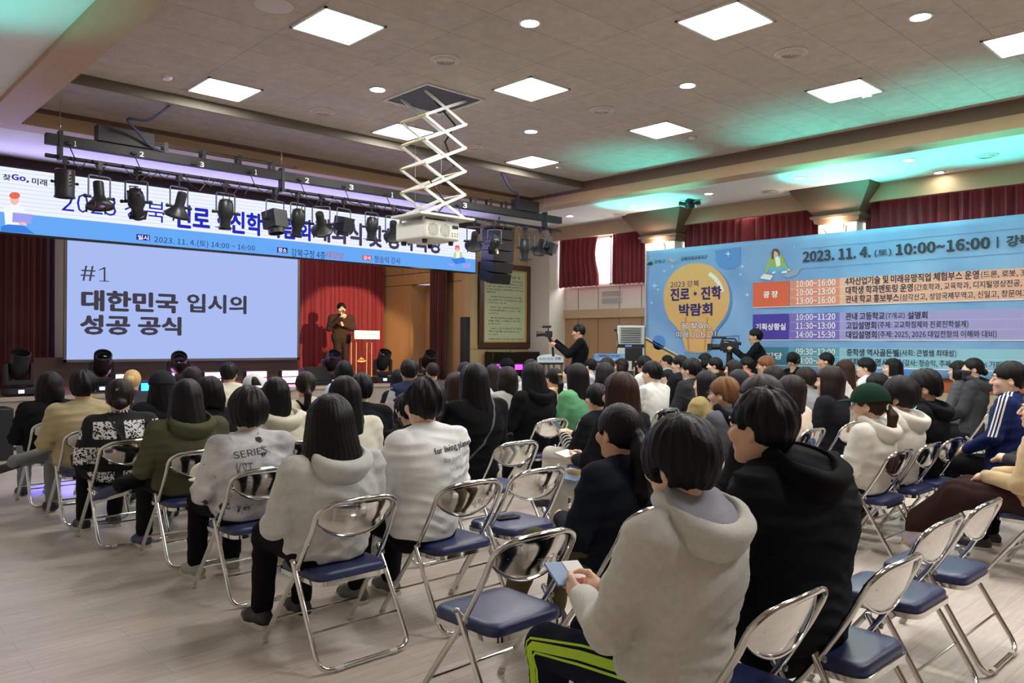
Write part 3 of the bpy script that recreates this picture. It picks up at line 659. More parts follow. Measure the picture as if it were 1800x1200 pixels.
MB().cyl((0, 0, .28), (0, 0, .37), .12, seg=24).span((-.16, -.1, .355), (.16, .1, .37)).build('mount', STEEL, pr)
for y in (-.21, .27): MB().tube(arc([(-.25, y, .28), (-.23, y, .335), (.1, y, .335), (.13, y, .28)], .03, 4), .016, 8).build('handle', PRW, pr)
GRL = mat('projector_grille', (150, 150, 136), .5)
for x in (-.14, .04):
    f = MB().cyl((x, -.272, .175), (x, -.262, .175), .075, seg=24).build('fan_grille', GRL, pr); g = MB()
    for k in range(-3, 4): g.span((x - .066, -.277, .172 + k * .02), (x + .066, -.271, .178 + k * .02)); g.span((x - .003 + k * .02, -.277, .11), (x + .003 + k * .02, -.271, .24))
    g.build('grille_bars', PRW, f)
MB().span((.15, -.276, .21), (.24, -.268, .245)).build('control_display', BLACK, pr)
m = MB()
for x, z in ((.15, .12), (.19, .12), (.23, .12), (.15, .15), (.19, .15), (.23, .15)): m.ball((x, -.272, z), (.012, .006, .009), 8)
m.build('button', GRL, pr)
for x, y in ((-.2, -.18), (.2, -.18), (-.2, .24), (.2, .24)): MB().cyl((x, y, .015), (x, y, .065), .028, .034).build('foot', BLACK, pr)
MB().cyl((-.1, .26, .17), (-.1, .36, .17), .08, .085, 20).build('lens', GLASSB, pr)

# ------------------------------------------------------------------ line array loudspeaker
YA = 12.6; pt, pb = at_y(876, 404, YA), at_y(876, 496, YA)
la = empty('line_array', (pt.x, YA, pt.z)); tag(la, 'black hanging line array loudspeaker beside the framed charter', 'speaker')
inv(MB().span((pt.x - .29, YA - .2, pt.z + .02), (pt.x + .29, YA + .25, pt.z + .06)).cyl((pt.x, YA, pt.z + .06), (pt.x, YA, ZA), .012).build('fly_frame', BLACKM, la), la)
GRB = mat('speaker_grille', (26, 27, 30), .75, 0, .15, 120)
ang = 0.; P = Vector((pt.x, YA - .2, pt.z))
for k in range(5):
    h = .225; ang = [0, .05, .1, .18, .28][k]; d = Vector((0, math.sin(ang), -math.cos(ang))); c = P + d * h / 2 + Vector((0, .22, 0)); R3 = Matrix.Rotation(ang, 3, 'X')
    if k == 3 or k == 4: pass
    o = inv(MB().box(c, (.57, .42, h - .008), R3).build('array_element', BLACK, la, .008), la)
    inv(MB().box(c - R3 @ Vector((0, .215, 0)), (.53, .01, h - .03), R3).build('grille', GRB, o), la)
    P = P + d * h
# ------------------------------------------------------------------ framed charter on the stage wall
fa, fb = at_y(840, 611.5, YS), at_y(930, 468, YS)
x0, z0, x1, z1 = fa.x, 1.40, fb.x, 3.37
pic = empty('framed_charter', ((x0 + x1) / 2, YS, z0)); tag(pic, 'tall framed parchment charter of rows of brush writing on the tan wall', 'framed charter')
Pq = lambda o: inv(o, pic)
def rect_ring(x0, x1, z0, z1, w, y0, y1):
    m = MB()
    for a, b in (((x0, z0), (x1, z0 + w)), ((x0, z1 - w), (x1, z1)), ((x0, z0 + w), (x0 + w, z1 - w)), ((x1 - w, z0 + w), (x1, z1 - w))): m.span((a[0], y0, a[1]), (b[0], y1, b[1]))
    return m
Pq(rect_ring(x0, x1, z0, z1, .13, YS - .07, YS).build('frame', mat('dark_walnut', (78, 50, 36), .4, 0, .15, 6), pic, .01))
Pq(rect_ring(x0 + .12, x1 - .12, z0 + .12, z1 - .12, .05, YS - .045, YS).build('gold_fillet', mat('gold_mount', (206, 164, 96), .45), pic))
Pq(MB().span((x0 + .16, YS - .03, z0 + .16), (x1 - .16, YS - .02, z1 - .16)).build('parchment', mat('parchment', (196, 202, 164), .6, 0, .05, 5), pic))
Pq(MB().span((x0 + .13, YS - .04, z0 + .13), (x1 - .13, YS - .036, z1 - .13)).build('glass', pane('picture_glass'), pic))
INK = mat('ink', (60, 62, 48), .8); ink = MB(); rnd = random.Random(9); zz = z1 - .42
def brush_line(xa, xb, z, h, m):
    x = xa
    while x < xb:
        w = h * rnd.uniform(.7, .95)
        for _ in range(4):
            if rnd.random() < .5: a = rnd.uniform(0, .6) * h; m.span((x + rnd.uniform(0, .2) * w, YS - .0325, z + a), (x + w * rnd.uniform(.6, .95), YS - .0305, z + a + h * .14))
            else: a = rnd.uniform(.1, .8) * w; m.span((x + a, YS - .0325, z + rnd.uniform(0, .2) * h), (x + a + w * .14, YS - .0305, z + h * rnd.uniform(.6, 1)))
        x += w * 1.15 + (h * .6 if rnd.random() < .25 else 0)
brush_line((x0 + x1) / 2 + .1, x1 - .32, z1 - .33, .075, ink)
for blk in ((5, .22, x1 - .25), (3, .3, x1 - .3), (3, .3, x1 - .33), (3, .3, x1 - .35), (3, .3, x1 - .32), (3, .24, x1 - .22)):
    for k in range(blk[0]):
        brush_line(x0 + blk[1] + (.06 if k == 0 else 0), blk[2] if k < blk[0] - 1 else (x0 + x1) / 2 - rnd.uniform(-.1, .3), zz, .045, ink); zz -= .068
    zz -= .04
Pq(ink.build('brush_writing', INK, pic, smooth=False, merge=False))
# column speaker at the edge of the stage opening
p = at_y(817.5, 638, 13.4); o = empty('column_speaker', (p.x, 13.4, .66)); tag(o, 'slim tall black column loudspeaker at the right edge of the stage', 'speaker')
zt_ = at_y(817.5, 557, 13.4).z - .66
MB().span((-.075, -.09, 0), (.075, .09, zt_)).build('cabinet', BLACK, o, .012); MB().span((-.06, -.097, .62), (.06, -.088, zt_ - .03)).build('grille', GRB, o); MB().span((-.14, -.16, -.02), (.14, .16, .012)).build('base_plate', BLACKM, o)
# ------------------------------------------------------------------ moving heads, blinders and monitor along the stage edge
def mover(u, v0, Y, yaw, tilt, lab, s=1.0):
    p = at_y(u, v0, Y); o = empty('moving_head_light', (p.x, Y, STZ), yaw); tag(o, lab, 'stage light', 'moving head lights on the stage edge'); o.scale = (s, s, s)
    b = MB().span((-.2, -.16, .02), (.2, .16, .13)).build('base', BLACK, o, .02)
    MB().span((-.05, -.163, .05), (.03, -.158, .1)).build('display', emat('fixture_display', (170, 200, 255), 1.2), b)
    for sx in (-1, 1): MB().span((sx * .2 - .05 * (sx > 0), -.08, -.0), (sx * .2 + .05 * (sx < 0), .08, .03)).build('foot', BLACK, o)
    MB().cyl((0, 0, .13), (0, 0, .16), .1, seg=20).prism([(-.2, -.05, .16), (.2, -.05, .16), (.2, -.05, .48), (.15, -.05, .52), (.145, -.05, .24), (-.145, -.05, .24), (-.15, -.05, .52), (-.2, -.05, .48)], (0, .1, 0)).build('yoke', BLACK, o, .012)
    h = empty('lamp_head', (0, 0, .44), 0, o); h.rotation_euler = (tilt, 0, 0)
    MB().lathe([(0, -.17), (.1, -.165), (.13, -.1), (.135, .05), (.125, .16), (.135, .165), (.135, .25), (.12, .255), (.115, .2), (0, .19)], seg=24).build('lamp_body', BLACK, h)
    MB().lathe([(0, .205), (.08, .2), (.112, .185)], seg=20).build('lens', GLASSB, h)
mover(33, 695, 13.95, .1, .5, 'moving head light farthest left, in front of the dark curtain'); mover(180, 690, 14.1, -.2, .75, 'moving head light left of the blond person, lens to the audience'); mover(314, 690, 14.2, -.3, 1.0, 'moving head light behind the person in the black cap')
mover(583, 690, 14.0, -.2, .8, 'moving head light at the feet of the speaker'); mover(673, 675, 14.0, -.2, .6, 'moving head light right of the lectern base'); mover(752, 668, 14.3, -.3, .9, 'moving head light farthest right, before the tan recess')
PINK = emat('pink_led', (255, 150, 240), 3.4); PINKW = emat('pink_white_led', (255, 176, 244), 2.4)
def blinder(u, v, Y, lab, w=.42, m=PINKW):
    p = at_y(u, v, Y); o = empty('led_blinder', (p.x, Y, STZ)); tag(o, lab, 'stage light', 'pink LED floor lights on the stage')
    MB().span((-w / 2 - .03, -.02, .015), (w / 2 + .03, .1, .29)).build('housing', BLACK, o, .01)
    for z in (.09, .22): MB().span((-w / 2, -.028, z - .055), (w / 2, -.018, z + .05)).build('led_row', m, o)
    for s in (-1, 1): MB().span((s * (w / 2 + .03) - .01, -.04, 0), (s * (w / 2 + .03) + .01, .14, .1)).build('side_bracket', BLACKM, o)
    return o
for u, lab in [(214, 'pink LED floor light beside the blond hair'), (291, 'pink LED floor light behind the black cap'), (374, 'thin pink LED floor light left of the man in the cream shirt'), (451, 'pink LED floor light above the white cap'), (512, 'pink LED floor light left of the wedge monitor')]:
    blinder(u, 660, 14.6, lab, .40 if u > 400 else .3)
CY = emat('cyan_led', (50, 210, 255), 1.5)
p = at_y(260, 682, 13.75); o = empty('led_panel_light', (p.x, 13.55, STZ - .14)); tag(o, 'glowing cyan two-row LED panel leaning on the stage edge', 'stage light')
MB().span((-.19, .0, 0), (.19, .1, .34)).build('housing', mat('blue_housing', (24, 40, 130), .5), o, .01)
for z in (.09, .24): MB().span((-.165, -.012, z - .06), (.165, .002, z + .06)).build('led_row', CY, o)
MB().span((-.05, .0, -.53), (.05, .08, 0)).build('stand', BLACKM, o)
p = at_y(556, 672, 13.95); o = empty('wedge_monitor', (p.x, 13.95, STZ)); tag(o, 'black wedge monitor loudspeaker on the stage edge below the speaker', 'speaker')
MB().prism([(-.26, -.2, 0), (-.26, .25, 0), (-.26, .25, .3), (-.26, .05, .36), (-.26, -.2, .08)], (.52, 0, 0)).build('cabinet', BLACK, o, .012); MB().prism([(-.23, -.195, .1), (-.23, .035, .358), (-.23, .03, .366), (-.23, -.202, .106)], (.46, 0, 0)).build('grille', GRB, o)
p = at_z(-20, 780, 0); o = empty('floor_speaker', (at_y(-14, 700, 11.9).x, 11.9, 0)); tag(o, 'black floor loudspeaker cut by the left edge of the photo', 'speaker')
MB().span((-.2, -.25, 0), (.2, .25, .66)).build('cabinet', BLACK, o, .015); MB().span((-.17, -.258, .05), (.17, -.248, .6)).build('grille', GRB, o)
m = MB(); rnd = random.Random(2)
for k in range(4): m.tube([(1.6 + k * .15, 12.6 + .1 * k, .012), (2.0, 12.75 + .08 * k, .012), (2.4, 12.6 + .1 * k, .012), (2.9 + .1 * k, 12.9, .012), (3.3, 12.75 + .05 * k, .012)], .011, 6)
m.tube([(1.75, 12.6, .02), (1.8, 12.62, .18), (2.0, 12.64, .2), (2.1, 12.66, .02)], .008, 6); tag(m.build('cable_bundle', BLACK), 'black cables lying on the floor before the stage at left', 'cable')
# ------------------------------------------------------------------ acrylic lectern on the stage
p = at_y(640, 636, 15.4); o = empty('lectern', (p.x, 15.4, STZ)); tag(o, 'clear acrylic stage lectern with a white sign board and gold crest', 'lectern')
ACR = pane('clear_acrylic', (246, 248, 248), .03)
GOLD = mat('gold_edge', (226, 190, 130), .4, .3)
MB().span((-.27, .1, 0), (.27, .115, 1.0)).build('front_pane', ACR, o)
for x in (-.27, -.14, .14, .27): MB().span((x - .006, .098, .03), (x + .006, .112, 1.0)).build('post', GOLD, o)
MB().span((-.38, -.12, 0), (.38, .3, .035)).build('base_plate', GOLD, o, .008); MB().box((0, .1, 1.02), (.66, .42, .03), Matrix.Rotation(.15, 3, 'X')).build('desk_top', ACR, o)
sg = MB().span((-.33, -.13, .92), (.33, -.1, 1.11)).build('sign_board', mat('sign_white', (244, 243, 240), .5), o)
me = text_on('2023 강북 진로·진학 박람회', (-.26, -.133, 1.0), (1, 0, 0), (0, 0, 1), .5, .045, mat('sign_ink', (90, 90, 120), .6), sg, .006)
MB().span((-.33, -.133, .92), (-.27, -.1305, .98)).build('sign_corner', mat('sign_yellow', (246, 216, 110), .5), sg)
m = MB(); pts = [(-.1, .43), (-.06, .47), (-.04, .46), (-.01, .52), (.015, .47), (.04, .485), (.09, .43)]; m.prism([(x, .094, z) for x, z in pts], (0, .006, 0)); m.prism([(.115 * math.cos(a), .094, .425 + .03 * math.sin(a)) for a in np.linspace(0, 6.28, 25)[:-1]], (0, .004, 0)); m.build('crest', mat('crest_gold', (228, 170, 120), .4), o)
# ------------------------------------------------------------------ host lectern, control desk, air conditioner, keyboard rack
p = at_d(968, 640, 15.2); o = empty('host_lectern', (p.x, p.y, 0), -.35); tag(o, 'host lectern with a white arched sign before the standing cameraman', 'lectern')
zs = at_d(968, 637, 15.2).z; zt2 = at_d(968, 622.5, 15.2).z; ws = 50 / FOC * 15.2 / 2
m = MB(); m.prism([(-ws, 0, zs), (ws, 0, zs), (ws, 0, zs + (zt2 - zs) * .55)] + [(ws * math.cos(a), 0, zs + (zt2 - zs) * (.55 + .45 * math.sin(a))) for a in np.linspace(.15, 2.99, 12)] + [(-ws, 0, zs + (zt2 - zs) * .55)], (0, .03, 0))
sg = m.build('sign_board', mat('sign_cool_white', (226, 228, 238), .5), o)
hs_ = (zt2 - zs) * .32
for t, a, w, c in (('내', -.88, .14, (40, 70, 150)), ('삶에', -.66, .28, (96, 160, 60)), ('힘이 되는', -.28, .5, (50, 120, 190)), ('강북!', .34, .52, (36, 50, 130))):
    text_on(t, (a * ws, -.004, zs + (zt2 - zs) * (.3 if t != '강북!' else .26)), (1, 0, 0), (0, 0, 1), w * ws, hs_ * (1 if t != '강북!' else 1.3), mat('sign_ink_%d' % c[0], c, .6), sg, .015)
m = MB()
for x in (-.3, -.12, .0, .12, .3): m.span((x * ws / .3 - .012, .05, .03), (x * ws / .3 + .012, .1, zs))
m.build('leg', STEEL, o); MB().span((-ws, -.1, 0), (ws, .3, .04)).build('base_plate', BLACKM, o); MB().span((-ws, -.02, zs - .04), (ws, .35, zs)).build('desk_top', BLACKM, o)
p = at_d(1072, 640, 14.6); o = empty('announcer_lectern', (p.x, p.y, 0), -.5); tag(o, 'announcer lectern with a blue printed sign beside the air conditioner', 'lectern')
zs = at_d(1072, 634, 14.6).z; zt2 = at_d(1072, 621.5, 14.6).z; ws = 57 / FOC * 14.6 / 2
sg = MB().span((-ws, 0, zs), (ws, .03, zt2)).build('sign_board', mat('sign_blue', (120, 164, 220), .5), o)
text_on('2023 강북 진로·진학 박람회', (-ws * .75, -.004, zs + (zt2 - zs) * .55), (1, 0, 0), (0, 0, 1), ws * 1.4, (zt2 - zs) * .3, mat('sign_ink_navy', (38, 40, 110), .6), sg, .015)
text_on('꿈 찾Go, 미래 Job고!', (-ws * .65, -.004, zs + (zt2 - zs) * .1), (1, 0, 0), (0, 0, 1), ws * 1.2, (zt2 - zs) * .3, mat('sign_white', (244, 243, 240), .5), sg, .01)
MB().span((-ws * .9, .03, .0), (ws * .9, .45, zs + .04)).build('cabinet', WOODP, o, .01)
m = MB(); m.tube([(ws * .6, .2, zs), (ws * .75, .15, zs + .3), (ws * .55, .05, zs + .5), (ws * .4, .0, zs + .56)], .008, 7); m.ball((ws * .36, -.01, zs + .57), (.035, .035, .025)); m.build('gooseneck_microphone', BLACK, o)
p = at_d(1109, 640, 16.6); wA = 48 / FOC * 16.6 / 2
o = empty('air_conditioner', (p.x, p.y, 0), -math.radians(52)); tag(o, 'tall white floor standing air conditioner by the right wall', 'air conditioner')
zA = at_d(1109, 572, 16.6).z; zv = at_d(1109, 606, 16.6).z
ACW = mat('aircon_white', (226, 226, 222), .4)
MB().span((-wA, 0, 0), (wA, .36, zA)).build('cabinet', ACW, o, .02)
MB().span((-wA + .05, -.008, zv + .04), (wA - .05, .0, zA - .03)).build('outlet_panel', mat('aircon_inset', (196, 196, 192), .5), o)
for k in range(7):
    z = zv + .06 + (zA - zv - .12) * k / 6; MB().box((0, -.018, z), ((wA - .08) * 2, .03, .012), Matrix.Rotation(.5, 3, 'X')).build('louvre', mat('louvre_grey', (120, 118, 116), .5), o)
MB().span((-wA + .01, -.006, zv - .06), (wA - .01, .002, zv + .015)).build('control_strip', BLACK, o); MB().span((-.12, -.009, zv - .035), (.02, -.004, zv - .005)).build('display', emat('aircon_display', (90, 120, 200), .5), o)
MB().span((-wA + .05, -.006, .3), (wA - .05, .002, zv - .12)).build('intake_panel', mat('aircon_lower', (214, 214, 210), .5), o)
# control desk with monitor
p = at_d(1120, 640, 15.2); o = empty('control_desk', (p.x, p.y, 0), -.6); tag(o, 'small control desk with papers under a dark monitor before the air conditioner', 'desk')
MB().span((-.4, -.25, .82), (.4, .3, .86)).build('desk_top', mat('desk_grey', (170, 168, 166), .5), o)
for x in (-.37, .37):
    for y in (-.22, .27): MB().span((x - .02, y - .02, 0), (x + .02, y + .02, .82)).build('leg', BLACKM, o)
q1 = empty('monitor', (p.x + .03, p.y + .1, 1.0), -.7); tag(q1, 'dark blank monitor standing on the control desk', 'monitor')
MB().span((-.17, 0, .19), (.17, .03, .45)).build('screen', BLACK, q1, .008); MB().span((-.03, .02, .02), (.03, .05, .25)).span((-.12, -.08, -.14), (.12, .1, .0)).build('stand', BLACKM, q1)
q2 = tag(MB().box((0, 0, 0), (.2, .28, .006)).build('paper', WHITE), 'white sheet of paper on the control desk', 'paper'); q2.location = (p.x - .1, p.y - .14, .864); q2.rotation_euler = (0, 0, -.4)
# black equipment rack with magenta lamps below the charter
p = at_d(880, 650, 17.3); o = empty('grand_piano', (12.7, 13.25, 0)); tag(o, 'glossy black piano reflecting magenta light below the charter', 'piano')
PIA = mat('piano_black', (14, 14, 16), .12)
MB().span((-.75, -.3, .62), (.75, .35, .78)).build('case', PIA, o, .02); MB().span((-.75, .05, .78), (.75, .35, 1.32)).build('upper_case', PIA, o, .015); MB().span((-.68, -.34, .68), (.68, -.1, .71)).build('keyboard', WHITE, o); MB().span((-.72, .1, 0), (.72, .33, .62)).build('lower_panel', PIA, o)
for x in (-.68, .68): MB().span((x - .04, -.28, 0), (x + .04, -.2, .64)).build('leg', PIA, o)
MG = emat('magenta_led', (230, 50, 250), 1.6)
for u, v, lab in [(873, 645, 'magenta LED lamp left of the black baseball cap'), (912, 645, 'magenta LED lamp right of the black baseball cap'), (865, 656, 'low dim magenta LED lamp behind the long haired woman')]:
    p = at_y(u, v, 12.8); o = empty('magenta_lamp', (p.x, 12.8, p.z)); tag(o, lab, 'stage light', 'magenta lamps by the piano'); hh_ = .055 if v < 650 else .02
    MB().span((-.13, 0, -hh_ - .03), (.13, .08, hh_ + .03)).build('housing', BLACK, o, .01); MB().span((-.11, -.008, -hh_), (.11, .001, hh_)).build('led_row', MG, o); MB().span((-.02, .02, -p.z), (.02, .06, -hh_)).build('stand', BLACKM, o)
# ------------------------------------------------------------------ blue printed banner along the right wall
XB = 13.28
bz0, bz1 = 1.02, 3.44; bl = at_x(1135, 500, XB).y; br_ = 1.2
ban = empty('printed_banner', (XB, bl, bz0)); tag(ban, 'huge blue printed schedule banner with a light bulb along the right wall', 'banner')
Bn = lambda o: inv(o, ban)
def banner_mat():
    m = bpy.data.materials.new('banner_vinyl'); m.use_nodes = True; nt = m.node_tree; b = nt.nodes['Principled BSDF']; b.inputs['Roughness'].default_value = .55
    tc = nt.nodes.new('ShaderNodeTexCoord'); n = nt.nodes.new('ShaderNodeTexNoise'); n.inputs['Scale'].default_value = .9; n.inputs['Detail'].default_value = 2
    rp = nt.nodes.new('ShaderNodeValToRGB'); rp.color_ramp.elements[0].position = .35; rp.color_ramp.elements[1].position = .68
    rp.color_ramp.elements[0].color = (*lin((116, 156, 206)), 1); rp.color_ramp.elements[1].color = (*lin((142, 182, 222)), 1)
    nt.links.new(tc.outputs['Object'], n.inputs['Vector']); nt.links.new(n.outputs['Fac'], rp.inputs[0]); nt.links.new(rp.outputs[0], b.inputs['Base Color']); return m
# cloth with gentle creases
bm = bmesh.new(); nu, nv = 90, 24; R = []
crease = lambda y, z: .006 * math.sin(3.1 * z + 2.2 * y) * math.sin(1.7 * y - 1.1 * z) + .004 * math.sin(5 * z - 4 * y)
for j in range(nv + 1):
    R.append([bm.verts.new((XB + .012 + crease(bl + (br_ - bl) * i / nu, bz0 + (bz1 - bz0) * j / nv), bl + (br_ - bl) * i / nu, bz0 + (bz1 - bz0) * j / nv)) for i in range(nu + 1)])
for j in range(nv):
    for i in range(nu): bm.faces.new((R[j][i], R[j + 1][i], R[j + 1][i + 1], R[j][i + 1]))
me = bpy.data.meshes.new('cloth'); bm.to_mesh(me); bm.free(); me.polygons.foreach_set('use_smooth', [True] * len(me.polygons))
o = Bn(link('cloth', me, banner_mat(), ban)); so = o.modifiers.new('thick', 'SOLIDIFY'); so.thickness = .004; so.offset = 1 if False else 0
_k = [0]
def bp(name, pts, rgb, lev=1):
    return Bn(flat(name, pts, mat('print_%d_%d_%d' % rgb, rgb, .6), ban, Xp=XB - .0025 * lev))
def bt(txt, u0, v0, u1, h, rgb, bold=.01, lev=5): return Bn(ptext(txt, u0, v0, u1, h, mat('print_%d_%d_%d' % rgb, rgb, .6), ban, Xp=XB - .0025 * lev, bold=bold))
XBX = lambda Y, z: None
# bottom left tan corner with white stripes
P2 = lambda u, v: (u, v)
bp('corner_stripe', [(1135, 591), (1135, 594), (1222, 641), (1226, 641)], (236, 214, 176), 1); bp('corner_stripe', [(1135, 595), (1135, 597.5), (1215, 641), (1219, 641)], (88, 60, 56), 1)
bp('corner_tan', [(1135, 598), (1135, 655), (1240, 655)], (226, 176, 104), 1)
bp('teardrop', [(1256, 440), (1300, 434)] + ellipse(1279, 455, 22, 18, 12, -.2, math.pi + .2), (92, 146, 212), 1)
bp('dark_circle', ellipse(1158, 602, 11, 13), (92, 146, 212), 1)
bulb = ellipse(1223, 521, 58, 58, 30, math.pi * .88, math.pi * 2.12)
def bulb_pts(dx=0): return [(u + dx, v) for u, v in ([(1176, 561), (1169, 545), (1166.5, 530)] + ellipse(1224, 521, 58, 59, 28, math.pi, 2 * math.pi) + [(1282, 530), (1279, 545), (1271, 561), (1259, 576), (1252, 586), (1249, 600), (1248, 612)] + ellipse(1226, 611, 22, 9, 8, 0, math.pi) + [(1201, 600), (1198, 588), (1190, 576)])]
bp('bulb_shadow', [(u + 4, v + 2) for u, v in bulb_pts()], (92, 140, 200), 2); bp('bulb_base', [(1202, 618), (1248, 618), (1244, 641), (1206, 641)], (116, 150, 184), 1)
bp('bulb', bulb_pts(), (226, 176, 108), 3)
hl = ellipse(1222, 522, 51, 51, 12, -1.05, -.2); bp('bulb_gloss', [(u, v) for u, v in hl] + [(1222 + (u - 1222) * .86, 522 + (v - 522) * .86) for u, v in hl[::-1]], (240, 236, 230), 4)
for pts in ([(1203, 560), (1206, 556), (1213, 616), (1210, 616)], [(1245, 560), (1242, 556), (1237, 616), (1240, 616)]): bp('bulb_filament', pts, (200, 146, 84), 4)
NV = (44, 34, 104)
bt('2023 강북', 1178, 506, 1228, 11, NV, .0); bt('진로·진학', 1178, 529.5, 1268, 23, NV, .028); bt('박람회', 1193, 556, 1252, 22, NV, .026)
for t, u0, v0, u1, h in (('꿈 찾Go,', 1197, 579, 1249, 12), ('미래', 1188, 594, 1210, 12), ('Job고!', 1214, 594, 1259, 13)):
    bt(t, u0 - 1, v0 + 1, u1 + 1, h + 2, (60, 50, 90), .034, 5); bt(t, u0, v0, u1, h, (246, 244, 244) if 'J' not in t else (246, 216, 210), .006, 6)
# crests and small print at the top left
bp('green_crest', [(1137, 464), (1140, 460), (1142, 460.5), (1143.5, 458.5), (1146, 461), (1147, 464)], (40, 108, 66), 2); bp('green_crest', ellipse(1141.5, 464.5, 5.5, 1.8), (40, 108, 66), 2)
bt('강북구', 1149, 463.5, 1169, 6.5, (40, 60, 70), .01); bt('강북미래교육지구', 1196, 458.5, 1243, 7, (40, 50, 80), .01)
bp('coloured_crest', [(1175, 456), (1178, 453), (1184, 460), (1182, 463)], (226, 150, 160), 2); bp('coloured_crest', [(1180, 455), (1184, 452), (1190, 457), (1186, 462)], (120, 180, 220), 2)
def star(u, v, r):
    bp('star', [(u + (r if k % 2 == 0 else r * .22) * (.6 if k % 4 == 0 else 1) * math.sin(k * math.pi / 4), v - (r if k % 2 == 0 else r * .22) * math.cos(k * math.pi / 4)) for k in range(8)], (240, 246, 252), 2)
for u, v, r in [(1279, 446, 6), (1167, 476, 3), (1181, 468, 2.5), (1150, 502, 6), (1156, 509, 3), (1145, 532, 3), (1304, 468, 4), (1301, 482, 3), (1313, 518, 4.5), (1395, 434, 1.6), (1571, 477, 1.6)]: star(u, v, r)
# drawn student with a laptop
fig = [([(1351, 466), (1349, 478), (1383, 476), (1381, 467), (1365, 462)], (110, 170, 214)), ([(1348, 460), (1357, 448), (1374, 447), (1380, 466), (1368, 472), (1352, 468)], (158, 184, 98)), ([(1361, 452), (1370, 449), (1371, 466), (1364, 469)], (240, 240, 238)),
       (ellipse(1362, 445, 5, 6), (228, 186, 160)), ([(1355, 443), (1358, 437), (1366, 437), (1370, 443), (1369, 455), (1366, 444), (1360, 441), (1359, 456), (1355, 455)], (120, 78, 70)), ([(1348, 462), (1344, 478), (1347, 480), (1352, 468)], (158, 184, 98)), ([(1377, 460), (1385, 471), (1389, 473), (1386, 476), (1378, 470)], (158, 184, 98)), (ellipse(1386, 474, 3, 2), (228, 186, 160)), ([(1356, 479), (1362, 476), (1362, 480), (1357, 481)], (240, 240, 238)), ([(1372, 478), (1382, 475), (1383, 479), (1374, 480)], (240, 240, 238)), ([(1335, 489), (1342, 481), (1359, 484), (1353, 492)], (232, 232, 230)), ([(1375, 484), (1388, 478), (1394, 474), (1406, 471), (1400, 483), (1386, 488)], (150, 166, 190))]
for i, (pts, c) in enumerate(fig): bp('drawn_student', pts, c, 2 + i * .4)
# headline
DK = (44, 52, 68)
bt('2023. 11. 4.', 1410, 461, 1530, 19, DK, .03); bt('(토)', 1536, 452, 1566, 13, DK, .012); bt('10:00~16:00', 1573, 449, 1740, 20, DK, .03); bt('|', 1751, 436, 1754, 20, DK, .01); bt('강북구청', 1768, 434, 1860, 20, DK, .03)
for pts in ([(1407, 437), (1860, 394.5), (1860, 395.3), (1407, 437.8)], [(1407, 472), (1860, 439), (1860, 439.8), (1407, 472.8)]): bp('rule', pts, (84, 126, 176), 2)
# three schedule blocks; edges follow lines of constant height on the cloth
def lv(u, ref_u, ref_v):     # pixel height at u of a level line through (ref_u, ref_v)
    z = at_x(ref_u, ref_v, XB).z; a, b = ray(u); d = XB / a; return hy(u) + (CAMH - z) * FOC / d
def block(v0, v1, c0, c1, c2, title, times, rows, tt):
    q = lambda ua, ub, va, vb: [(ua, lv(ua, 1323, va)), (ub, lv(ub, 1323, va)), (ub, lv(ub, 1323, vb)), (ua, lv(ua, 1323, vb))]
    bp('title_box', q(1323, 1386.5, v0, v1), c0, 2); bp('time_column', q(1388, 1475.5, v0, v1), c1, 2); bp('row_field', q(1475.5, 1900, v0, v1), c2, 2)
    bp('white_rule', q(1323, 1900, v1, v1 + 1.2), (238, 240, 244), 3); n = len(times)
    for k in range(1, n): bp('row_rule', q(1388, 1900, v0 + (v1 - v0) * k / n - .3, v0 + (v1 - v0) * k / n + .3), tuple(min(255, x + 26) for x in c2), 3)
    bt(title, tt[0], lv(tt[0], 1323, (v0 + v1) / 2 + 6), tt[1], 12, (246, 244, 242), .02)
    for k in range(n):
        vb = v0 + (v1 - v0) * (k + .8) / n
        bt(times[k], 1399, lv(1399, 1323, vb), 1468, 11, (246, 244, 242), .012)
        for t, ua, ub, h, bd in rows[k]: bt(t, ua, lv(ua, 1323, vb + 1), ub, h, (34, 32, 56), bd)
block(497, 540, (226, 100, 64), (230, 142, 116), (236, 178, 156), '광 장', ['10:00~16:00', '10:00~13:00', '13:00~16:00'],
      [[('4차산업기술 및 미래유망직업 체험부스 운영', 1485, 1720, 14, .015), ('(드론, 로봇, 3D프린팅', 1724, 1850, 13, .004)], [('대학생 학과멘토링 운영', 1486, 1604, 14, .015), ('(간호학과, 교육학과, 디지털영상전공, 정치외교', 1607, 1850, 13, .004)], [('관내 학교 홍보부스', 1486, 1580, 14, .015), ('(삼각산고, 성암국제무역고, 신일고, 창문여고,', 1582, 1812, 13, .004)]], (1341, 1367))
block(552.5, 596.5, (76, 56, 160), (128, 108, 190), (166, 156, 208), '기획상황실', ['10:00~11:20', '11:30~13:00', '14:00~15:30'],
      [[('관내 고등학교', 1486, 1555, 13, .015), ('(7개교)', 1557, 1590, 12, .004), ('설명회', 1595, 1630, 13, .015)], [('고입설명회', 1487, 1540, 13, .015), ('(주제: 고교학점제와 진로진학설계)', 1543, 1702, 13, .006)], [('대입설명회', 1487, 1541, 13, .015), ('(주제: 2025, 2026 대입전형의 이해와 대비)', 1544, 1752, 13, .006)]], (1328, 1381))
block(609.5, 640, (64, 126, 148), (104, 158, 176), (146, 192, 210), '대강당', ['09:30~12:00', '14:00~16:00'],
      [[('중학생 역사골든벨', 1488, 1580, 13, .015), ('(사회: 큰별쌤 최태성)', 1582, 1681, 13, .006)], [('개회식 및 명사특강', 1488, 1585, 13, .015), ('(강사: 정승익, 주제: 진짜공부 vs 가짜공부2)', 1587, 1795, 13, .006)]], (1333, 1375))
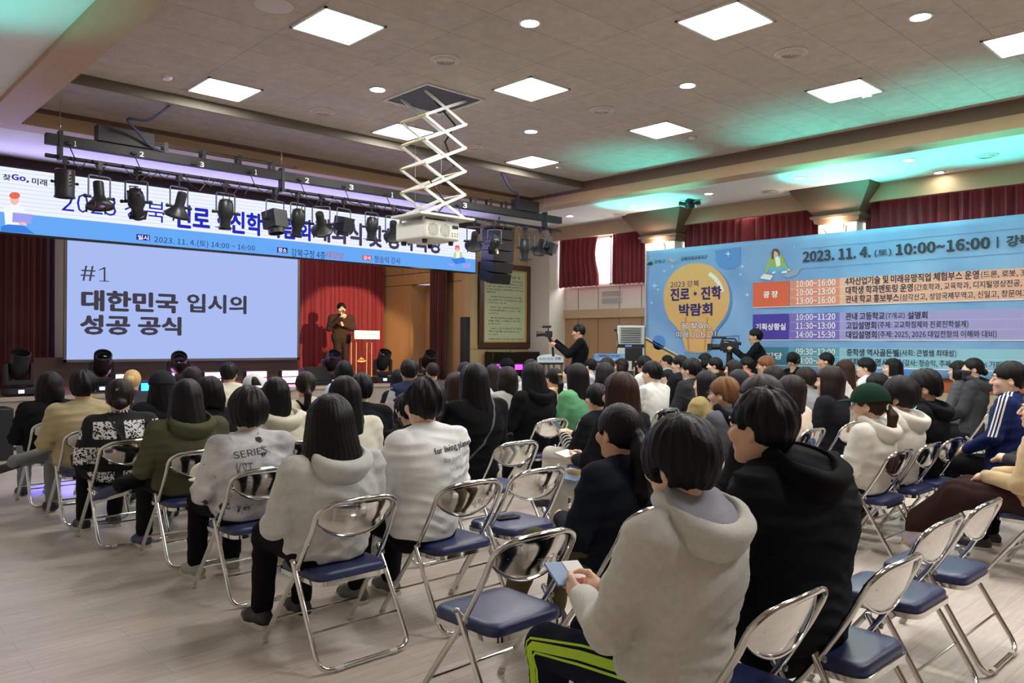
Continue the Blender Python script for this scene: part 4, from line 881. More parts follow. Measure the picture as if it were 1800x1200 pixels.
bp('wave', [(1560, lv(1560, 1323, 643)), (1620, lv(1620, 1323, 643)), (1640, lv(1640, 1323, 653)), (1560, lv(1560, 1323, 653))], (70, 130, 206), 1)
# low wall skirting behind the banner
struct('trim_26', MB().span((13.38, YB, .80), (13.42, 9.4, 1.02)), mat('orange_rail', (176, 96, 52), .5), .005)
struct('trim_27', MB().span((13.40, YB, 0), (13.44, 9.4, .82)), mat('beige_dado', (178, 158, 128), .6))
# ------------------------------------------------------------------ folding chairs
VINYL = mat('navy_vinyl', (40, 50, 92), .38, 0, .08, 12, .08, 220)
RUBBER = mat('rubber_tip', (190, 188, 180), .6)
ENGR = mat('engraving_white', (205, 205, 200), .5)
def make_chair():
    r = empty('folding_chair', (0, 0, 0))
    # back frame: one tube from the front feet over the top of the backrest
    side = lambda s: [(s * .250, .285, .012), (s * .242, .135, .22), (s * .234, -.02, .43), (s * .229, -.125, .60)]
    top = [(.228, -.15, .645), (.222, -.19, .725), (.155, -.215, .765), (.05, -.228, .775), (-.05, -.228, .775), (-.155, -.215, .765), (-.222, -.19, .725), (-.228, -.15, .645)]
    def smooth(pts, n=6):
        P = [Vector(p) for p in pts]; out = []
        for i in range(len(P) - 1):
            p0, p1, p2, p3 = P[max(0, i - 1)], P[i], P[i + 1], P[min(len(P) - 1, i + 2)]
            for k in range(n):
                t = k / n; out.append(.5 * ((2 * p1) + (p2 - p0) * t + (2 * p0 - 5 * p1 + 4 * p2 - p3) * t * t + (3 * p1 - p0 - 3 * p2 + p3) * t ** 3))
        return out + [P[-1]]
    MB().tube(smooth(side(1) + top + side(-1)[::-1], 4), .0125, 10).build('back_frame', CHROME, r)
    # curved backrest panel with rounded lower edge
    bm = bmesh.new(); nu, nv = 20, 8; R = []
    for j in range(nv + 1):
        row = []
        for i in range(nu + 1):
            s = i / nu * 2 - 1
            zt = .772 - .05 * abs(s) ** 3.5; zb = .588 + .085 * abs(s) ** 2.4
            z = zt + (zb - zt) * j / nv; hw = .219 - .012 * (j / nv)
            y = -.226 + .038 * s * s + (.775 - z) * .30 - .012 * math.sin(math.pi * j / nv) * (1 - s * s)
            row.append(bm.verts.new((s * hw, y, z)))
        R.append(row)
    for j in range(nv):
        for i in range(nu): bm.faces.new((R[j][i], R[j][i + 1], R[j + 1][i + 1], R[j + 1][i]))
    me = bpy.data.meshes.new('backrest'); bm.to_mesh(me); bm.free(); me.polygons.foreach_set('use_smooth', [True] * len(me.polygons))
    bk = link('backrest', me, CHROME, r); so = bk.modifiers.new('thick', 'SOLIDIFY'); so.thickness = .004; so.offset = 0
    # rolled lower edge and rivets
    MB().tube([((i / 10 - 1) * .207, -.226 + .038 * (i / 10 - 1) ** 2 + (.775 - (.588 + .085 * abs(i / 10 - 1) ** 2.4)) * .30, .588 + .085 * abs(i / 10 - 1) ** 2.4) for i in range(21)], .005, 6).build('rolled_edge', CHROME, bk)
    rv = MB()
    for x in (-.15, -.06, .06, .15): rv.ball((x, -.226 + .038 * (x / .22) ** 2 + .022, .70), (.009, .006, .009), 10)
    rv.build('rivet', STEEL, bk)
    # rear legs joined by a floor bar
    MB().tube(arc([(.243, .005, .475), (.252, -.27, .016), (-.252, -.27, .016), (-.243, .005, .475)], .075, 6), .0125, 10).build('rear_leg', CHROME, r)
    for s in (-1, 1):
        MB().cyl((s * .17, -.27, .014), (s * .13, -.27, .014), .0155).build('floor_pad', RUBBER, r)
        MB().cyl((s * .250, .287, .0), (s * .249, .268, .03), .016).build('foot_tip', RUBBER, r)
    MB().tube([(.243, .182, .15), (-.243, .182, .15)], .007, 8).build('front_stretcher', CHROME, r)
    MB().tube([(.247, -.175, .17), (-.247, -.175, .17)], .006, 8).build('rear_stretcher', CHROME, r)
    for s in (-1, 1):
        m = MB().box((s * .241, -.02, .455), (.004, .075, .022), Matrix.Rotation(.35, 3, 'X')); m.ball((s * .246, .003, .474), (.014, .014, .01), 10); m.ball((s * .24, -.05, .44), (.008, .008, .008), 8)
        m.build('hinge', STEEL, r)
    # seat
    def outline(w0, w1, y0, y1, z, rad=.06):
        return arc([(w0, y0 + .0, z), (w1, y1, z), (-w1, y1, z), (-w0, y0, z)], rad, 5)
    def pad(w0, w1, y0, y1, levels):
        m = MB(); rings = []
        for sc, z in levels:
            P = arc([(0, y0, z), (w0, y0, z), (w1, y1, z), (-w1, y1, z), (-w0, y0, z), (0, y0, z)], .065, 6)[:-1]; c = Vector((0, (y0 + y1) / 2, z))
            rings.append([m.bm.verts.new(c + (p - c) * sc) for p in P])
        n = len(rings[0])
        for A, B in zip(rings, rings[1:]):
            for k in range(n): m.bm.faces.new((A[k], A[(k + 1) % n], B[(k + 1) % n], B[k]))
        m.bm.faces.new(rings[0][::-1]); m.bm.faces.new(rings[-1]); return m
    pad(.198, .205, -.165, .225, [(.98, .388), (1, .398), (1, .412), (.985, .424), (.95, .432), (.85, .437), (.6, .439), (.3, .4395)]).build('seat', VINYL, r)
    pad(.205, .212, -.172, .232, [(.93, .368), (1, .372), (1.0, .394), (.97, .396)]).build('seat_rim', CHROME, r)
    return r
CHAIR = make_chair()
tag(CHAIR, 'x', 'chair')
chairs = []
def place_chair(x, y, rz, label):
    o = CHAIR if not chairs else copy_tree(CHAIR)
    o.location = (x, y, 0); o.rotation_euler = (0, 0, rz); tag(o, label, 'chair', 'chrome folding chairs with navy seats')
    chairs.append(o); return o
def chair_text(o):
    b = [c for c in o.children if c.name.startswith('backrest')][0]
    me = text_mesh('강 북 구', .012); n = len(me.vertices); co = np.zeros(n * 3); me.vertices.foreach_get('co', co); co = co.reshape(-1, 3)
    lo, hi = co[:, :2].min(0), co[:, :2].max(0); q = (co[:, :2] - lo) / (hi - lo)
    x = .0 + q[:, 0] * .125; z = .632 + q[:, 1] * .036
    s = x / .215; y = -.226 + .038 * s * s + (.775 - z) * .30 - .012 - .010 - co[:, 2]
    me.vertices.foreach_set('co', np.stack([x, y, z], 1).ravel()); me.update(); link('engraving', me, ENGR, b)
# ------------------------------------------------------------------ soft bodies: signed distance fields meshed by surface nets
def V(*a): return np.array(a, float)
def nrm(a): return np.sqrt(np.einsum('ij,ij->i', a, a))
def smin(a, b, k):
    h = np.clip(.5 + .5 * (b - a) / k, 0, 1); return b + (a - b) * h - k * h * (1 - h)
def smax(a, b, k): return -smin(-a, -b, k)
def rc(P, a, b, r1, r2=None, s=None):
    """round cone from a to b; s squashes space"""
    r2 = r1 if r2 is None else r2; a = np.asarray(a, np.float32); b = np.asarray(b, np.float32)
    if s is not None:
        s = np.asarray(s, np.float32); P = P / s; a = a / s; b = b / s
    ba = b - a; pa = P - a; L = ba @ ba
    h = np.clip(pa @ ba / L, 0, 1) if L > 1e-9 else np.zeros(len(P), np.float32)
    d = nrm(pa - h[:, None] * ba) - (np.float32(r1) + np.float32(r2 - r1) * h)
    return d * np.float32(min(s)) if s is not None else d
def ell(P, c, r):
    c = np.asarray(c, np.float32); r = np.asarray(r, np.float32); q = (P - c) / r; k0 = nrm(q); k1 = nrm(q / r)
    return k0 * (k0 - 1) / np.maximum(k1, 1e-6)
def chain(P, pts, rs, k=.02, s=None):
    d = None
    for i in range(len(pts) - 1):
        e = rc(P, pts[i], pts[i + 1], rs[i], rs[i + 1], s); d = e if d is None else smin(d, e, k)
    return d
def folds(P, seed, amp):
    r = np.random.RandomState(seed); o = np.zeros(len(P))
    for i in range(4):
        kx, ky, kz = r.uniform(-34, 34), r.uniform(-24, 24), r.uniform(40, 95); f = r.uniform(0, 6.28, 4); w = r.uniform(7, 14, 4)
        ph = kx * P[:, 0] + ky * P[:, 1] + kz * P[:, 2] + 2.6 * np.sin(w[0] * P[:, 0] + f[0]) + 2.2 * np.sin(w[1] * P[:, 2] + 6 * P[:, 1] + f[1])
        o += (np.abs(np.sin(ph * .5)) * 1.57 - 1) * np.clip(.45 + .9 * np.sin(w[2] * P[:, 0] + 5 * P[:, 1] + f[2]) * np.sin(w[3] * P[:, 2] + f[3]), 0, 1.2)
    return amp * o / 2.2
def sdf_mesh(f, lo, hi, h, name):
    lo = np.asarray(lo, float); hi = np.asarray(hi, float); B = 8
    nb = np.ceil((hi - lo) / (h * B)).astype(int); n = nb * B
    ci = np.stack(np.meshgrid(*[np.arange(k) for k in nb], indexing='ij'), -1).reshape(-1, 3)
    dc = f((lo + (ci + .5) * B * h).astype(np.float32)); act = np.abs(dc) < B * h * 1.1 + .012
    F = np.repeat(np.repeat(np.repeat(np.sign(dc).reshape(nb), B, 0), B, 1), B, 2).astype(np.float32)
    off = np.stack(np.meshgrid(*[np.arange(B)] * 3, indexing='ij'), -1).reshape(-1, 3); A = ci[act]
    for s in range(0, len(A), 400):
        g = (A[s:s + 400, None, :] * B + off[None]).reshape(-1, 3); F[g[:, 0], g[:, 1], g[:, 2]] = f((lo + g * h).astype(np.float32))
    F = np.pad(F, 1, constant_values=1.0); lo = lo - h
    I = F < 0; nx, ny, nz = F.shape
    cnt = np.zeros((nx - 1, ny - 1, nz - 1), np.int8)
    for i in (0, 1):
        for j in (0, 1):
            for k in (0, 1): cnt += I[i:nx - 1 + i, j:ny - 1 + j, k:nz - 1 + k]
    cells = np.argwhere((cnt > 0) & (cnt < 8)); idx = -np.ones(cnt.shape, np.int64); idx[tuple(cells.T)] = np.arange(len(cells))
    C = np.array([(i, j, k) for i in (0, 1) for j in (0, 1) for k in (0, 1)])
    val = np.stack([F[cells[:, 0] + c[0], cells[:, 1] + c[1], cells[:, 2] + c[2]] for c in C], 1)
    acc = np.zeros((len(cells), 3)); num = np.zeros(len(cells))
    for a in range(8):
        for b in range(a + 1, 8):
            if np.abs(C[a] - C[b]).sum() != 1: continue
            va, vb = val[:, a], val[:, b]; m = (va < 0) != (vb < 0); t = np.where(m, va / np.where(m, va - vb, 1), 0)
            acc += np.where(m[:, None], C[a] + t[:, None] * (C[b] - C[a]), 0); num += m
    verts = lo + (cells + acc / num[:, None]) * h
    quads = []
    for ax in range(3):
        u, v = [(1, 2), (2, 0), (0, 1)][ax]
        sl0 = [slice(None)] * 3; sl1 = [slice(None)] * 3; sl0[ax] = slice(0, -1); sl1[ax] = slice(1, None)
        a, b = I[tuple(sl0)], I[tuple(sl1)]
        e = np.argwhere(a != b); e = e[(e[:, u] > 0) & (e[:, v] > 0) & (e[:, u] < F.shape[u] - 1) & (e[:, v] < F.shape[v] - 1)]
        ins = a[tuple(e.T)]; q = []
        for du, dv in ((1, 1), (0, 1), (0, 0), (1, 0)):
            c = e.copy(); c[:, u] -= du; c[:, v] -= dv; q.append(idx[tuple(c.T)])
        q = np.stack(q, 1); q[~ins] = q[~ins][:, ::-1]; quads.append(q)
    quads = np.concatenate(quads)
    me = bpy.data.meshes.new(name); me.vertices.add(len(verts)); me.vertices.foreach_set('co', verts.astype(np.float32).ravel())
    me.loops.add(len(quads) * 4); me.loops.foreach_set('vertex_index', quads.ravel().astype(np.int32))
    me.polygons.add(len(quads)); me.polygons.foreach_set('loop_start', np.arange(len(quads), dtype=np.int32) * 4)
    me.update(calc_edges=True); me.validate(); me.polygons.foreach_set('use_smooth', [True] * len(me.polygons))
    return me

def rot_mat(yaw, pitch=0., roll=0.):
    return np.array(Matrix.Rotation(yaw, 3, 'Z') @ Matrix.Rotation(pitch, 3, 'X') @ Matrix.Rotation(roll, 3, 'Y'))

# ---- head, in a frame with its origin at the head centre, nose towards +y
def sd_head(Q):
    d = ell(Q, (0, -.012, .028), (.077, .097, .097))
    d = smin(d, ell(Q, (0, .022, -.05), (.058, .068, .066)), .035)
    d = smin(d, ell(Q, (0, .074, -.095), (.022, .018, .018)), .03)
    for s in (-1, 1):
        d = smin(d, ell(Q, (s * .04, .066, -.018), (.028, .026, .026)), .02)
        d = smax(d, -ell(Q, (s * .031, .102, .018), (.02, .014, .011)), .014)
    d = smin(d, rc(Q, (-.03, .086, .036), (.03, .086, .036), .009), .014)
    d = smin(d, rc(Q, (0, .094, .018), (0, .113, -.018), .007, .0115), .010)
    d = smin(d, rc(Q, (-.012, .1, -.022), (.012, .1, -.022), .008), .006)
    d = smin(d, rc(Q, (-.016, .09, -.049), (.016, .09, -.049), .0065), .006)
    d = smin(d, rc(Q, (-.013, .089, -.061), (.013, .089, -.061), .0075), .006)
    for s in (-1, 1):
        e = ell(Q, (s * .08, -.012, .0), (.009, .021, .032)); e = smax(e, -ell(Q, (s * .09, -.006, .004), (.009, .012, .019)), .004)
        d = smin(d, smin(e, rc(Q, (s * .077, .0, -.015), (s * .078, -.008, -.027), .008), .006), .006)
    return d
def hair_az(Q): return np.arctan2(Q[:, 0], -(Q[:, 1] + .01))
HST = {}
def sd_hair(Q, st, ln, h, seed, fine, tw=1.):
    """st: short bowl bob long pony bun crop; ln: length below the head centre"""
    az = hair_az(Q); r = np.random.RandomState(seed); f = r.uniform(0, 6.28, 6); z = Q[:, 2]
    t = dict(short=.016, crop=.010, bowl=.027, bob=.022, long=.020, pony=.012, bun=.012)[st]
    sh = ell(Q, (0, -.014, .03), (.080 + t, .099 + t, .099 + t * 1.05))
    if st in ('short', 'bowl'):
        sh = sh + .004 * np.sin(5 * az + f[0] + 20 * z) + (.003 * np.sin(13 * az + 30 * z + f[1]) if st == 'short' else 0)
    z0 = dict(short=-.012, crop=.0, bowl=-.048, bob=0, long=0, pony=-.02, bun=-.02)[st]
    fc = dict(short=((0, .135, -.03), (.10, .085, .105)), crop=((0, .135, -.02), (.1, .085, .105)), bowl=((0, .13, -.065), (.10, .085, .105)),
              bob=((0, .13, -.06), (.066, .10, .12)), long=((0, .13, -.06), (.068, .1, .12)), pony=((0, .135, -.025), (.095, .085, .105)), bun=((0, .135, -.025), (.095, .085, .105)))[st]
    d = sh
    if st in ('short', 'crop', 'bowl', 'pony', 'bun'):
        zc = z0 + (.62 if st != 'bowl' else .2) * np.minimum(Q[:, 1], .06) + .004 * np.sin(9 * az + f[2])
        d = smax(d, zc - z, .008)
        for s in (-1, 1):
            d = smax(d, -ell(Q, (s * .1, .004, -.012 if st != 'bowl' else -.03), (.04, .03, .036)), .006)
    else:
        lo = -ln; s = np.clip((.03 - z) / max(ln, .05), 0, 1)
        if st == 'bob': rx = .102 + .016 * np.sin(np.pi * np.clip(s, 0, 1) * .8); ry = .121 - .026 * s; yc = -.014 - .004 * s
        else: rx = .100 + .027 * s; ry = .119 - .032 * s; yc = -.014 - .05 * s
        q = np.sqrt((Q[:, 0] / rx) ** 2 + ((Q[:, 1] - yc) / ry) ** 2) - 1; cu = np.maximum(q * np.minimum(rx, ry), z - .03)
        d = smin(d, cu, .004) + .003 * np.sin(3 * az + f[4] + 6 * z) + .002 * np.sin(7 * az + f[5])
        zb = lo + .02 * np.sin(3 * az + f[0]) + .010 * np.sin(7 * az + f[1]) + (.004 * np.sin(31 * az + f[2]) if fine else 0)
        d = smax(d, zb - z, .012)
        d = smax(d, np.minimum(Q[:, 1] - (.045 - .10 * np.clip(-z - .08, 0, .3)), .06 - z + 0 * z) - .0, .012) if st == 'long' else smax(d, np.minimum(Q[:, 1] - .05, .05 - z), .012)
    d = smax(d, -ell(Q, *fc), .012)
    if st == 'pony':
        w = r.uniform(-.02, .02); d = smin(d, rc(Q, (0, -.1, .02), (0, -.125, .0), .022, .018), .02)
        d = smin(d, chain(Q, [(0, -.125, .0), (w, -.155, -.06), (w, -.145, -.06 - ln * .6), (w * 2, -.12, -.06 - ln)], [.018 * tw, .032 * tw, .030 * tw, .008 * tw], .02), .012)
    if st == 'bun': d = smin(d, ell(Q, (0, -.125, .03 if ln > 0 else -.03), (.045, .036, .04)), .012)
    if fine:
        a = .0011
        d = d + a * np.sin(37 * az + 3 * np.sin(14 * z + f[3])) + a * .7 * np.sin(71 * az + 4 * np.sin(11 * z + f[4]))
        if st in ('short', 'bowl', 'crop'): d = d + .0016 * np.sin(22 * az + 60 * np.hypot(Q[:, 0], Q[:, 1] + .03) + f[5])
    else: d = d + .0014 * np.sin(17 * az + 2 * np.sin(12 * z + f[3]))
    return d

def hair_mat(name, rgb):
    if name in MATS: return MATS[name]
    m = bpy.data.materials.new(name); m.use_nodes = True; nt = m.node_tree; b = nt.nodes['Principled BSDF']; c = lin(rgb)
    at = nt.nodes.new('ShaderNodeAttribute'); at.attribute_name = 'strand'
    n = nt.nodes.new('ShaderNodeTexNoise'); n.inputs['Scale'].default_value = 16; n.inputs['Detail'].default_value = 8; nt.links.new(at.outputs['Vector'], n.inputs['Vector'])
    mx = nt.nodes.new('ShaderNodeMix'); mx.data_type = 'RGBA'; mx.inputs[6].default_value = (*[x * .6 for x in c], 1); mx.inputs[7].default_value = (*[x * 1.4 for x in c], 1)
    nt.links.new(n.outputs['Fac'], mx.inputs[0]); nt.links.new(mx.outputs[2], b.inputs['Base Color'])
    bp = nt.nodes.new('ShaderNodeBump'); bp.inputs['Strength'].default_value = .55; bp.inputs['Distance'].default_value = .004
    nt.links.new(n.outputs['Fac'], bp.inputs['Height']); nt.links.new(bp.outputs[0], b.inputs['Normal'])
    b.inputs['Roughness'].default_value = .42; b.inputs['Specular IOR Level'].default_value = .2
    MATS[name] = m; return m
HAIR = dict(k=hair_mat('black_hair', (15, 14, 15)), b=hair_mat('dark_brown_hair', (34, 24, 22)), r=hair_mat('red_brown_hair', (52, 32, 25)), l=hair_mat('light_brown_hair', (112, 74, 44)), y=hair_mat('blond_hair', (206, 172, 116)), g=hair_mat('greying_hair', (30, 29, 30)))
def skin_mat(name, rgb):
    m = mat(name, rgb, .5, 0, .06, 12, .05, 200, spec=.35)
    b = m.node_tree.nodes['Principled BSDF']; b.inputs['Subsurface Weight'].default_value = .12; b.inputs['Subsurface Radius'].default_value = (.012, .005, .003); b.inputs['Subsurface Scale'].default_value = 1
    return m
SKIN = skin_mat('skin_fair', (230, 192, 166)); SKIN2 = skin_mat('skin_tan', (214, 170, 140))
EYEW = mat('eye_white', (230, 228, 222), .2); EYED = mat('eye_iris', (26, 18, 14), .1); LIPS = mat('lips', (176, 104, 94), .45)

# ---- hands: palm and five curled fingers
def sd_hand(P, w, fwd, pal, side, curl=.9, sc=1.):
    """w wrist point, fwd towards the fingers, pal palm normal (the way fingers curl), side +1 puts the thumb on fwd x pal"""
    fwd = np.asarray(fwd, float); fwd /= np.linalg.norm(fwd); pal = np.asarray(pal, float); pal -= fwd * (pal @ fwd); pal /= np.linalg.norm(pal)
    lat = np.cross(fwd, pal) * side; w = np.asarray(w, float)
    pt = lambda a, b, c: w + sc * (fwd * a + lat * b + pal * c)
    d = smin(rc(P, pt(.0, 0, 0), pt(.03, .0, 0), .024 * sc, .026 * sc), rc(P, pt(.045, -.022, .002), pt(.05, .022, .002), .016 * sc), .03)
    d = smin(d, rc(P, pt(.03, 0, 0), pt(.075, .0, .002), .022 * sc, .018 * sc), .02)
    for i, (b, L, r) in enumerate([(.030, .066, .0082), (.010, .074, .0086), (-.010, .070, .0083), (-.029, .054, .0072)]):
        c1 = curl * (.55 + .06 * i); a = .085 - .004 * abs(i - 1.3); p = [a, 0.004]; pts = [pt(a - .02, b * .9, .002), pt(a, b, .004)]; ang = 0
        for seg, q in ((.45, c1), (.32, c1 * 1.15), (.23, c1 * .7)):
            ang += q; p = [p[0] + math.cos(ang) * L * seg, p[1] + math.sin(ang) * L * seg]; pts.append(pt(p[0], b * (1 - .12 * curl), p[1]))
        d = smin(d, chain(P, pts, [r * 1.1 * sc, r * 1.1 * sc, r * sc, r * .92 * sc, r * .8 * sc], .004), .006)
    d = smin(d, chain(P, [pt(.02, .022, .004), pt(.05, .048, .018), pt(.075, .050, .032), pt(.092, .042, .044)], [.014 * sc, .0115 * sc, .0098 * sc, .0082 * sc], .006), .008)
    return d
# ------------------------------------------------------------------ people
def strand_attr(me, c, R):
    n = len(me.vertices); co = np.zeros(n * 3); me.vertices.foreach_get('co', co); Q = (co.reshape(-1, 3) - c) @ R
    az = np.arctan2(Q[:, 0], -(Q[:, 1] + .03)); t = np.where(Q[:, 2] > .05, np.hypot(Q[:, 0], Q[:, 1] + .03) * .8, .08 + (.05 - Q[:, 2]))
    a = me.attributes.new('strand', 'FLOAT_VECTOR', 'POINT'); a.data.foreach_set('vector', np.stack([np.cos(az) * 2.6, np.sin(az) * 2.6, t * 1.6], 1).astype(np.float32).ravel())
def glasses(root, c, R, parent=None):
    T = lambda x, y, z: Vector(tuple(c + R @ np.array((x, y, z))))
    m = MB()
    for s in (-1, 1):
        m.tube([T(s * .034 + .024 * math.cos(a), .108, .014 + .019 * math.sin(a)) for a in np.linspace(0, 6.283, 13)[:-1]], .0022, 6, True)
        m.tube([T(s * .058, .106, .02), T(s * .082, .06, .022), T(s * .086, -.01, .018), T(s * .084, -.03, .0)], .002, 6)
    m.tube([T(-.01, .108, .017), T(.01, .108, .017)], .002, 6); m.build('glasses', BLACK, root)
def face_bits(root, c, R, hairm):
    T = lambda x, y, z: Vector(tuple(c + R @ np.array((x, y, z))))
    for s in (-1, 1):
        e = MB().ball(T(s * .031, .086, .018), .0115, 12).build('eye', EYEW, root); MB().ball(T(s * .031, .0935, .018), .0058, 10).build('iris', EYED, e)
        MB().tube([T(s * .014, .0995, .035), T(s * .03, .1, .040), T(s * .047, .091, .035)], [.0028, .0034, .0018], 6).build('eyebrow', hairm, root)
    MB().tube([T(-.02, .0925, -.055), T(0, .0985, -.054), T(.02, .0925, -.055)], [.002, .004, .002], 6).build('lips', LIPS, root)
def cap_on(root, c, R, HD, m, yaw=0., brim=True, h=.008):
    Rc = R @ rot_mat(yaw)
    def f(P):
        Q = (P - c) @ Rc / HD
        d = ell(Q, (0, -.012, .04), (.113, .130, .122)); d = np.maximum(d, -(Q[:, 2] - .028 + .1 * np.minimum(Q[:, 1], 0))); d = np.maximum(d, -ell(Q, (0, -.012, .02), (.094, .112, .11)))
        if brim:
            b = rc(Q, (0, .10, .038), (0, .155, .026), .068, .058, (1, .9, .11)); b = np.maximum(b, -ell(Q, (0, -.012, .03), (.1, .118, .12))); d = np.minimum(d, b)
        return d * HD
    b = .23
    me = sdf_mesh(f, c - b, c + b, h, 'cap'); o = link('cap', me, m, root)
    T = lambda x, y, z: Vector(tuple(c + HD * (Rc @ np.array((x, y, z)))))
    MB().ball(T(0, -.012, .158), (.009, .009, .005), 10).build('cap_button', m, o)
    s = MB()
    for k in range(6):
        a = k * math.pi / 3; s.tube([T(.1085 * math.sin(q) * math.sin(a), -.012 + .1265 * math.sin(q) * math.cos(a), .04 + .1185 * math.cos(q)) for q in np.linspace(.05, 1.45, 10)], .0012, 5)
    s.build('cap_seam', m, o); return o

def person(x, y, zt, label, hair='short', hc='k', ln=.0, top='tee', tc=(60, 60, 62), bot=(34, 34, 38), az=None, pitch=0., lean=0., wide=1., skin=None, face=False, body=0., arms='lap',
           seed=0, shoes=(40, 40, 44), hood=None, lining=None, cap=None, capyaw=0., glass=False, mask=None, topm=None, botm=None, legs=(.47, .47), hands=False, seated=True, extra=None, collar=None, group='people in the audience', z0=0., hroll=0., chair=True, hs=1., skirt=False, hx=0., tw=1., cross=None):
    dist = math.hypot(x, y); fine = dist < 5.2
    hh = .0062 if fine else (.0085 if dist < 8 else .0115); hc_ = .0095 if fine else (.012 if dist < 8 else .0155)
    rnd = random.Random(seed * 7 + 3); root = empty('person', (x, y, z0), body); tag(root, label, 'person', group)
    skin = skin or (SKIN if rnd.random() < .6 else SKIN2)
    if az is None: az = math.atan2(8.2 - x, 16.2 - y) + rnd.uniform(-.16, .16)
    hyaw = -az - body
    HD = 1.0 * hs
    hcz = zt - .142 * HD; ly = -.055 + lean * .5; hyy = -.02 + lean
    zN = zt - .272 * (1 + .4 * (HD - 1)); zS = zN - .036; sw = .172 * wide
    c = V(hx, hyy, hcz); R = rot_mat(hyaw, pitch, hroll); c32 = c.astype(np.float32); R32 = R.astype(np.float32)
    hp = .525 if seated else zt - .80
    # arms
    A = {}
    for s in (-1, 1):
        S = V(s * sw, ly - .005, zS - .03)
        if arms == 'lap' or (arms == 'chin' and s > 0): E = V(s * (sw + .075), ly + .06, zS - .29); W = V(s * .085, .27, hp + .115)
        elif arms == 'book': E = V(s * (sw + .07), ly + .09, zS - .285); W = V(s * .06, .32, hp + .16)
        elif arms == 'chin': E = V(s * (sw + .04), ly + .2, zS - .24); W = V(s * .03, ly + .16, zN + .02)
        elif arms == 'down': E = V(s * (sw + .06), ly - .03, zS - .29); W = V(s * (sw + .06), ly + .06, zS - .53)
        elif arms == 'camera': E = V(s * (sw + .06), ly + .2, zS - .22); W = V(s * .07, ly + (.46 if s > 0 else .42), zS + (.02 if s > 0 else -.06))
        elif arms == 'mic': E = V(s * (sw + .07), ly + .03, zS - .28); W = V(.03, ly + .2, zS - .02) if s > 0 else V(-.02, ly + .26, zS - .2)
        elif arms == 'cross': E = V(s * (sw + .06), ly + .1, zS - .27); W = V(-s * .1, ly + .22, zS - .25 - s * .03)
        A[s] = (S, E, W)
    wr = wide
    def f_top(P, g=0.):
        d = rc(P, (-.075, -.0, hp + .005), (.075, -.0, hp + .005), .118 * wr, s=(1, .88, 1))
        d = smin(d, rc(P, (0, ly * .4, hp + .06), (0, ly, zS - .17), .142 * wr, .158 * wr, (1.1, .78, 1)), .07)
        d = smin(d, rc(P, (-.075 * wr, ly, zS - .15), (.075 * wr, ly, zS - .15), .115 * wr, s=(1, .85, 1.15)), .06)
        d = smin(d, rc(P, (-(sw - .035), ly - .005, zS - .04), (sw - .035, ly - .005, zS - .04), .064), .06)
        for s in (-1, 1):
            d = smin(d, rc(P, (0, ly + .015, zN - .005), (s * .11, ly, zS + .005), .055, .05), .04)
            S, E, W = A[s]; b = 1.1 if top in ('hoodie', 'jacket', 'sweat') else .95
            Wc = E + (W - E) * .93
            d = smin(d, chain(P, [S, E, Wc], [.066 * b * min(wr, 1.15), .056 * b, .043 * b], .03), .035)
        return d - g
    amp = dict(tee=.0060, hoodie=.0068, jacket=.0085, sweat=.0065, shirt=.0065, vest=.005)[top] * (1.5 if fine else 1.1)
    def f_topw(P):
        d = f_top(P) + folds(P, seed + 11, amp)
        d = smax(d, -rc(P, (0, ly + .035, zN - .03), (0, hyy + .03, zN + .15), .062), .012)
        return smax(d, (.445 if seated else hp - .12) - P[:, 2], .01)
    top_m = topm or fabric(tc)
    lo = V(-.46, -.34, .38 if seated else hp - .2); hi = V(.46, .62, zt - .15)
    tme = sdf_mesh(f_topw, lo, hi, hc_, 'top'); nm = dict(tee='sweatshirt', hoodie='hoodie', jacket='jacket', sweat='sweatshirt', shirt='shirt', vest='vest')[top]
    tobj = link(nm, tme, top_m, root)
    # body: head, neck, trunk core, arms, hands and legs in one surface
    kz = .50; ks = {s: V(s * .115, .43, kz) for s in (-1, 1)}; an = {-1: V(-.115, legs[0], .085), 1: V(.115, legs[1], .085)}
    if cross: ks[1] = V(.05, .42, .575); an[1] = V(*cross)
    if not seated:
        ks = {s: V(s * .095, .02, hp * .54) for s in (-1, 1)}; an = {s: V(s * .1, -.02, .085) for s in (-1, 1)}
    hip = {s: V(s * .09, .02, hp - .015) for s in (-1, 1)}
    def f_body(P):
        Q = (P - c32) @ R32; d = sd_head(Q / np.float32(HD)) * HD
        d = smin(d, chain(P, [(0, ly + .02, zN - .06), (0, (ly + .02 + hyy) / 2, zN + .02), tuple(c + R @ V(0, -.03, -.03))], [.06, .051, .052], .02), .025)
        d = np.minimum(d, f_top(P) + .022)
        for s in (-1, 1):
            S, E, W = A[s]; d = smin(d, rc(P, E, W, .036, .025), .012)
            if hands: d = smin(d, HDP(P, s, W, E), .008)
            else:
                u = (W - E) / np.linalg.norm(W - E); d = smin(d, rc(P, W, W + u * .06, .028, .03, None), .015); d = smin(d, rc(P, W + u * .06, W + u * .09 + V(0, .03, -.03), .024, .016), .015)
                d = smin(d, rc(P, W + u * .02, W + u * .05 + V(-s * .02, .02, .025), .014, .010), .01)
            d = smin(d, chain(P, [hip[s], ks[s], an[s]], [.07, .055, .034], .03), .03)
            d = smin(d, rc(P, an[s] - V(0, 0, .03), an[s] + V(0, .12, -.05), .032, .026), .02)
        return d
    def HDP(P, s, W, E):      # the hand is only worked out near the wrist
        w = W + (W - E) / np.linalg.norm(W - E) * .012; d = (nrm(P - w.astype(np.float32)) - .12).astype(np.float32); m = d < .12
        if m.any(): d[m] = sd_hand(P[m], w, *HANDS(s, A))
        return d
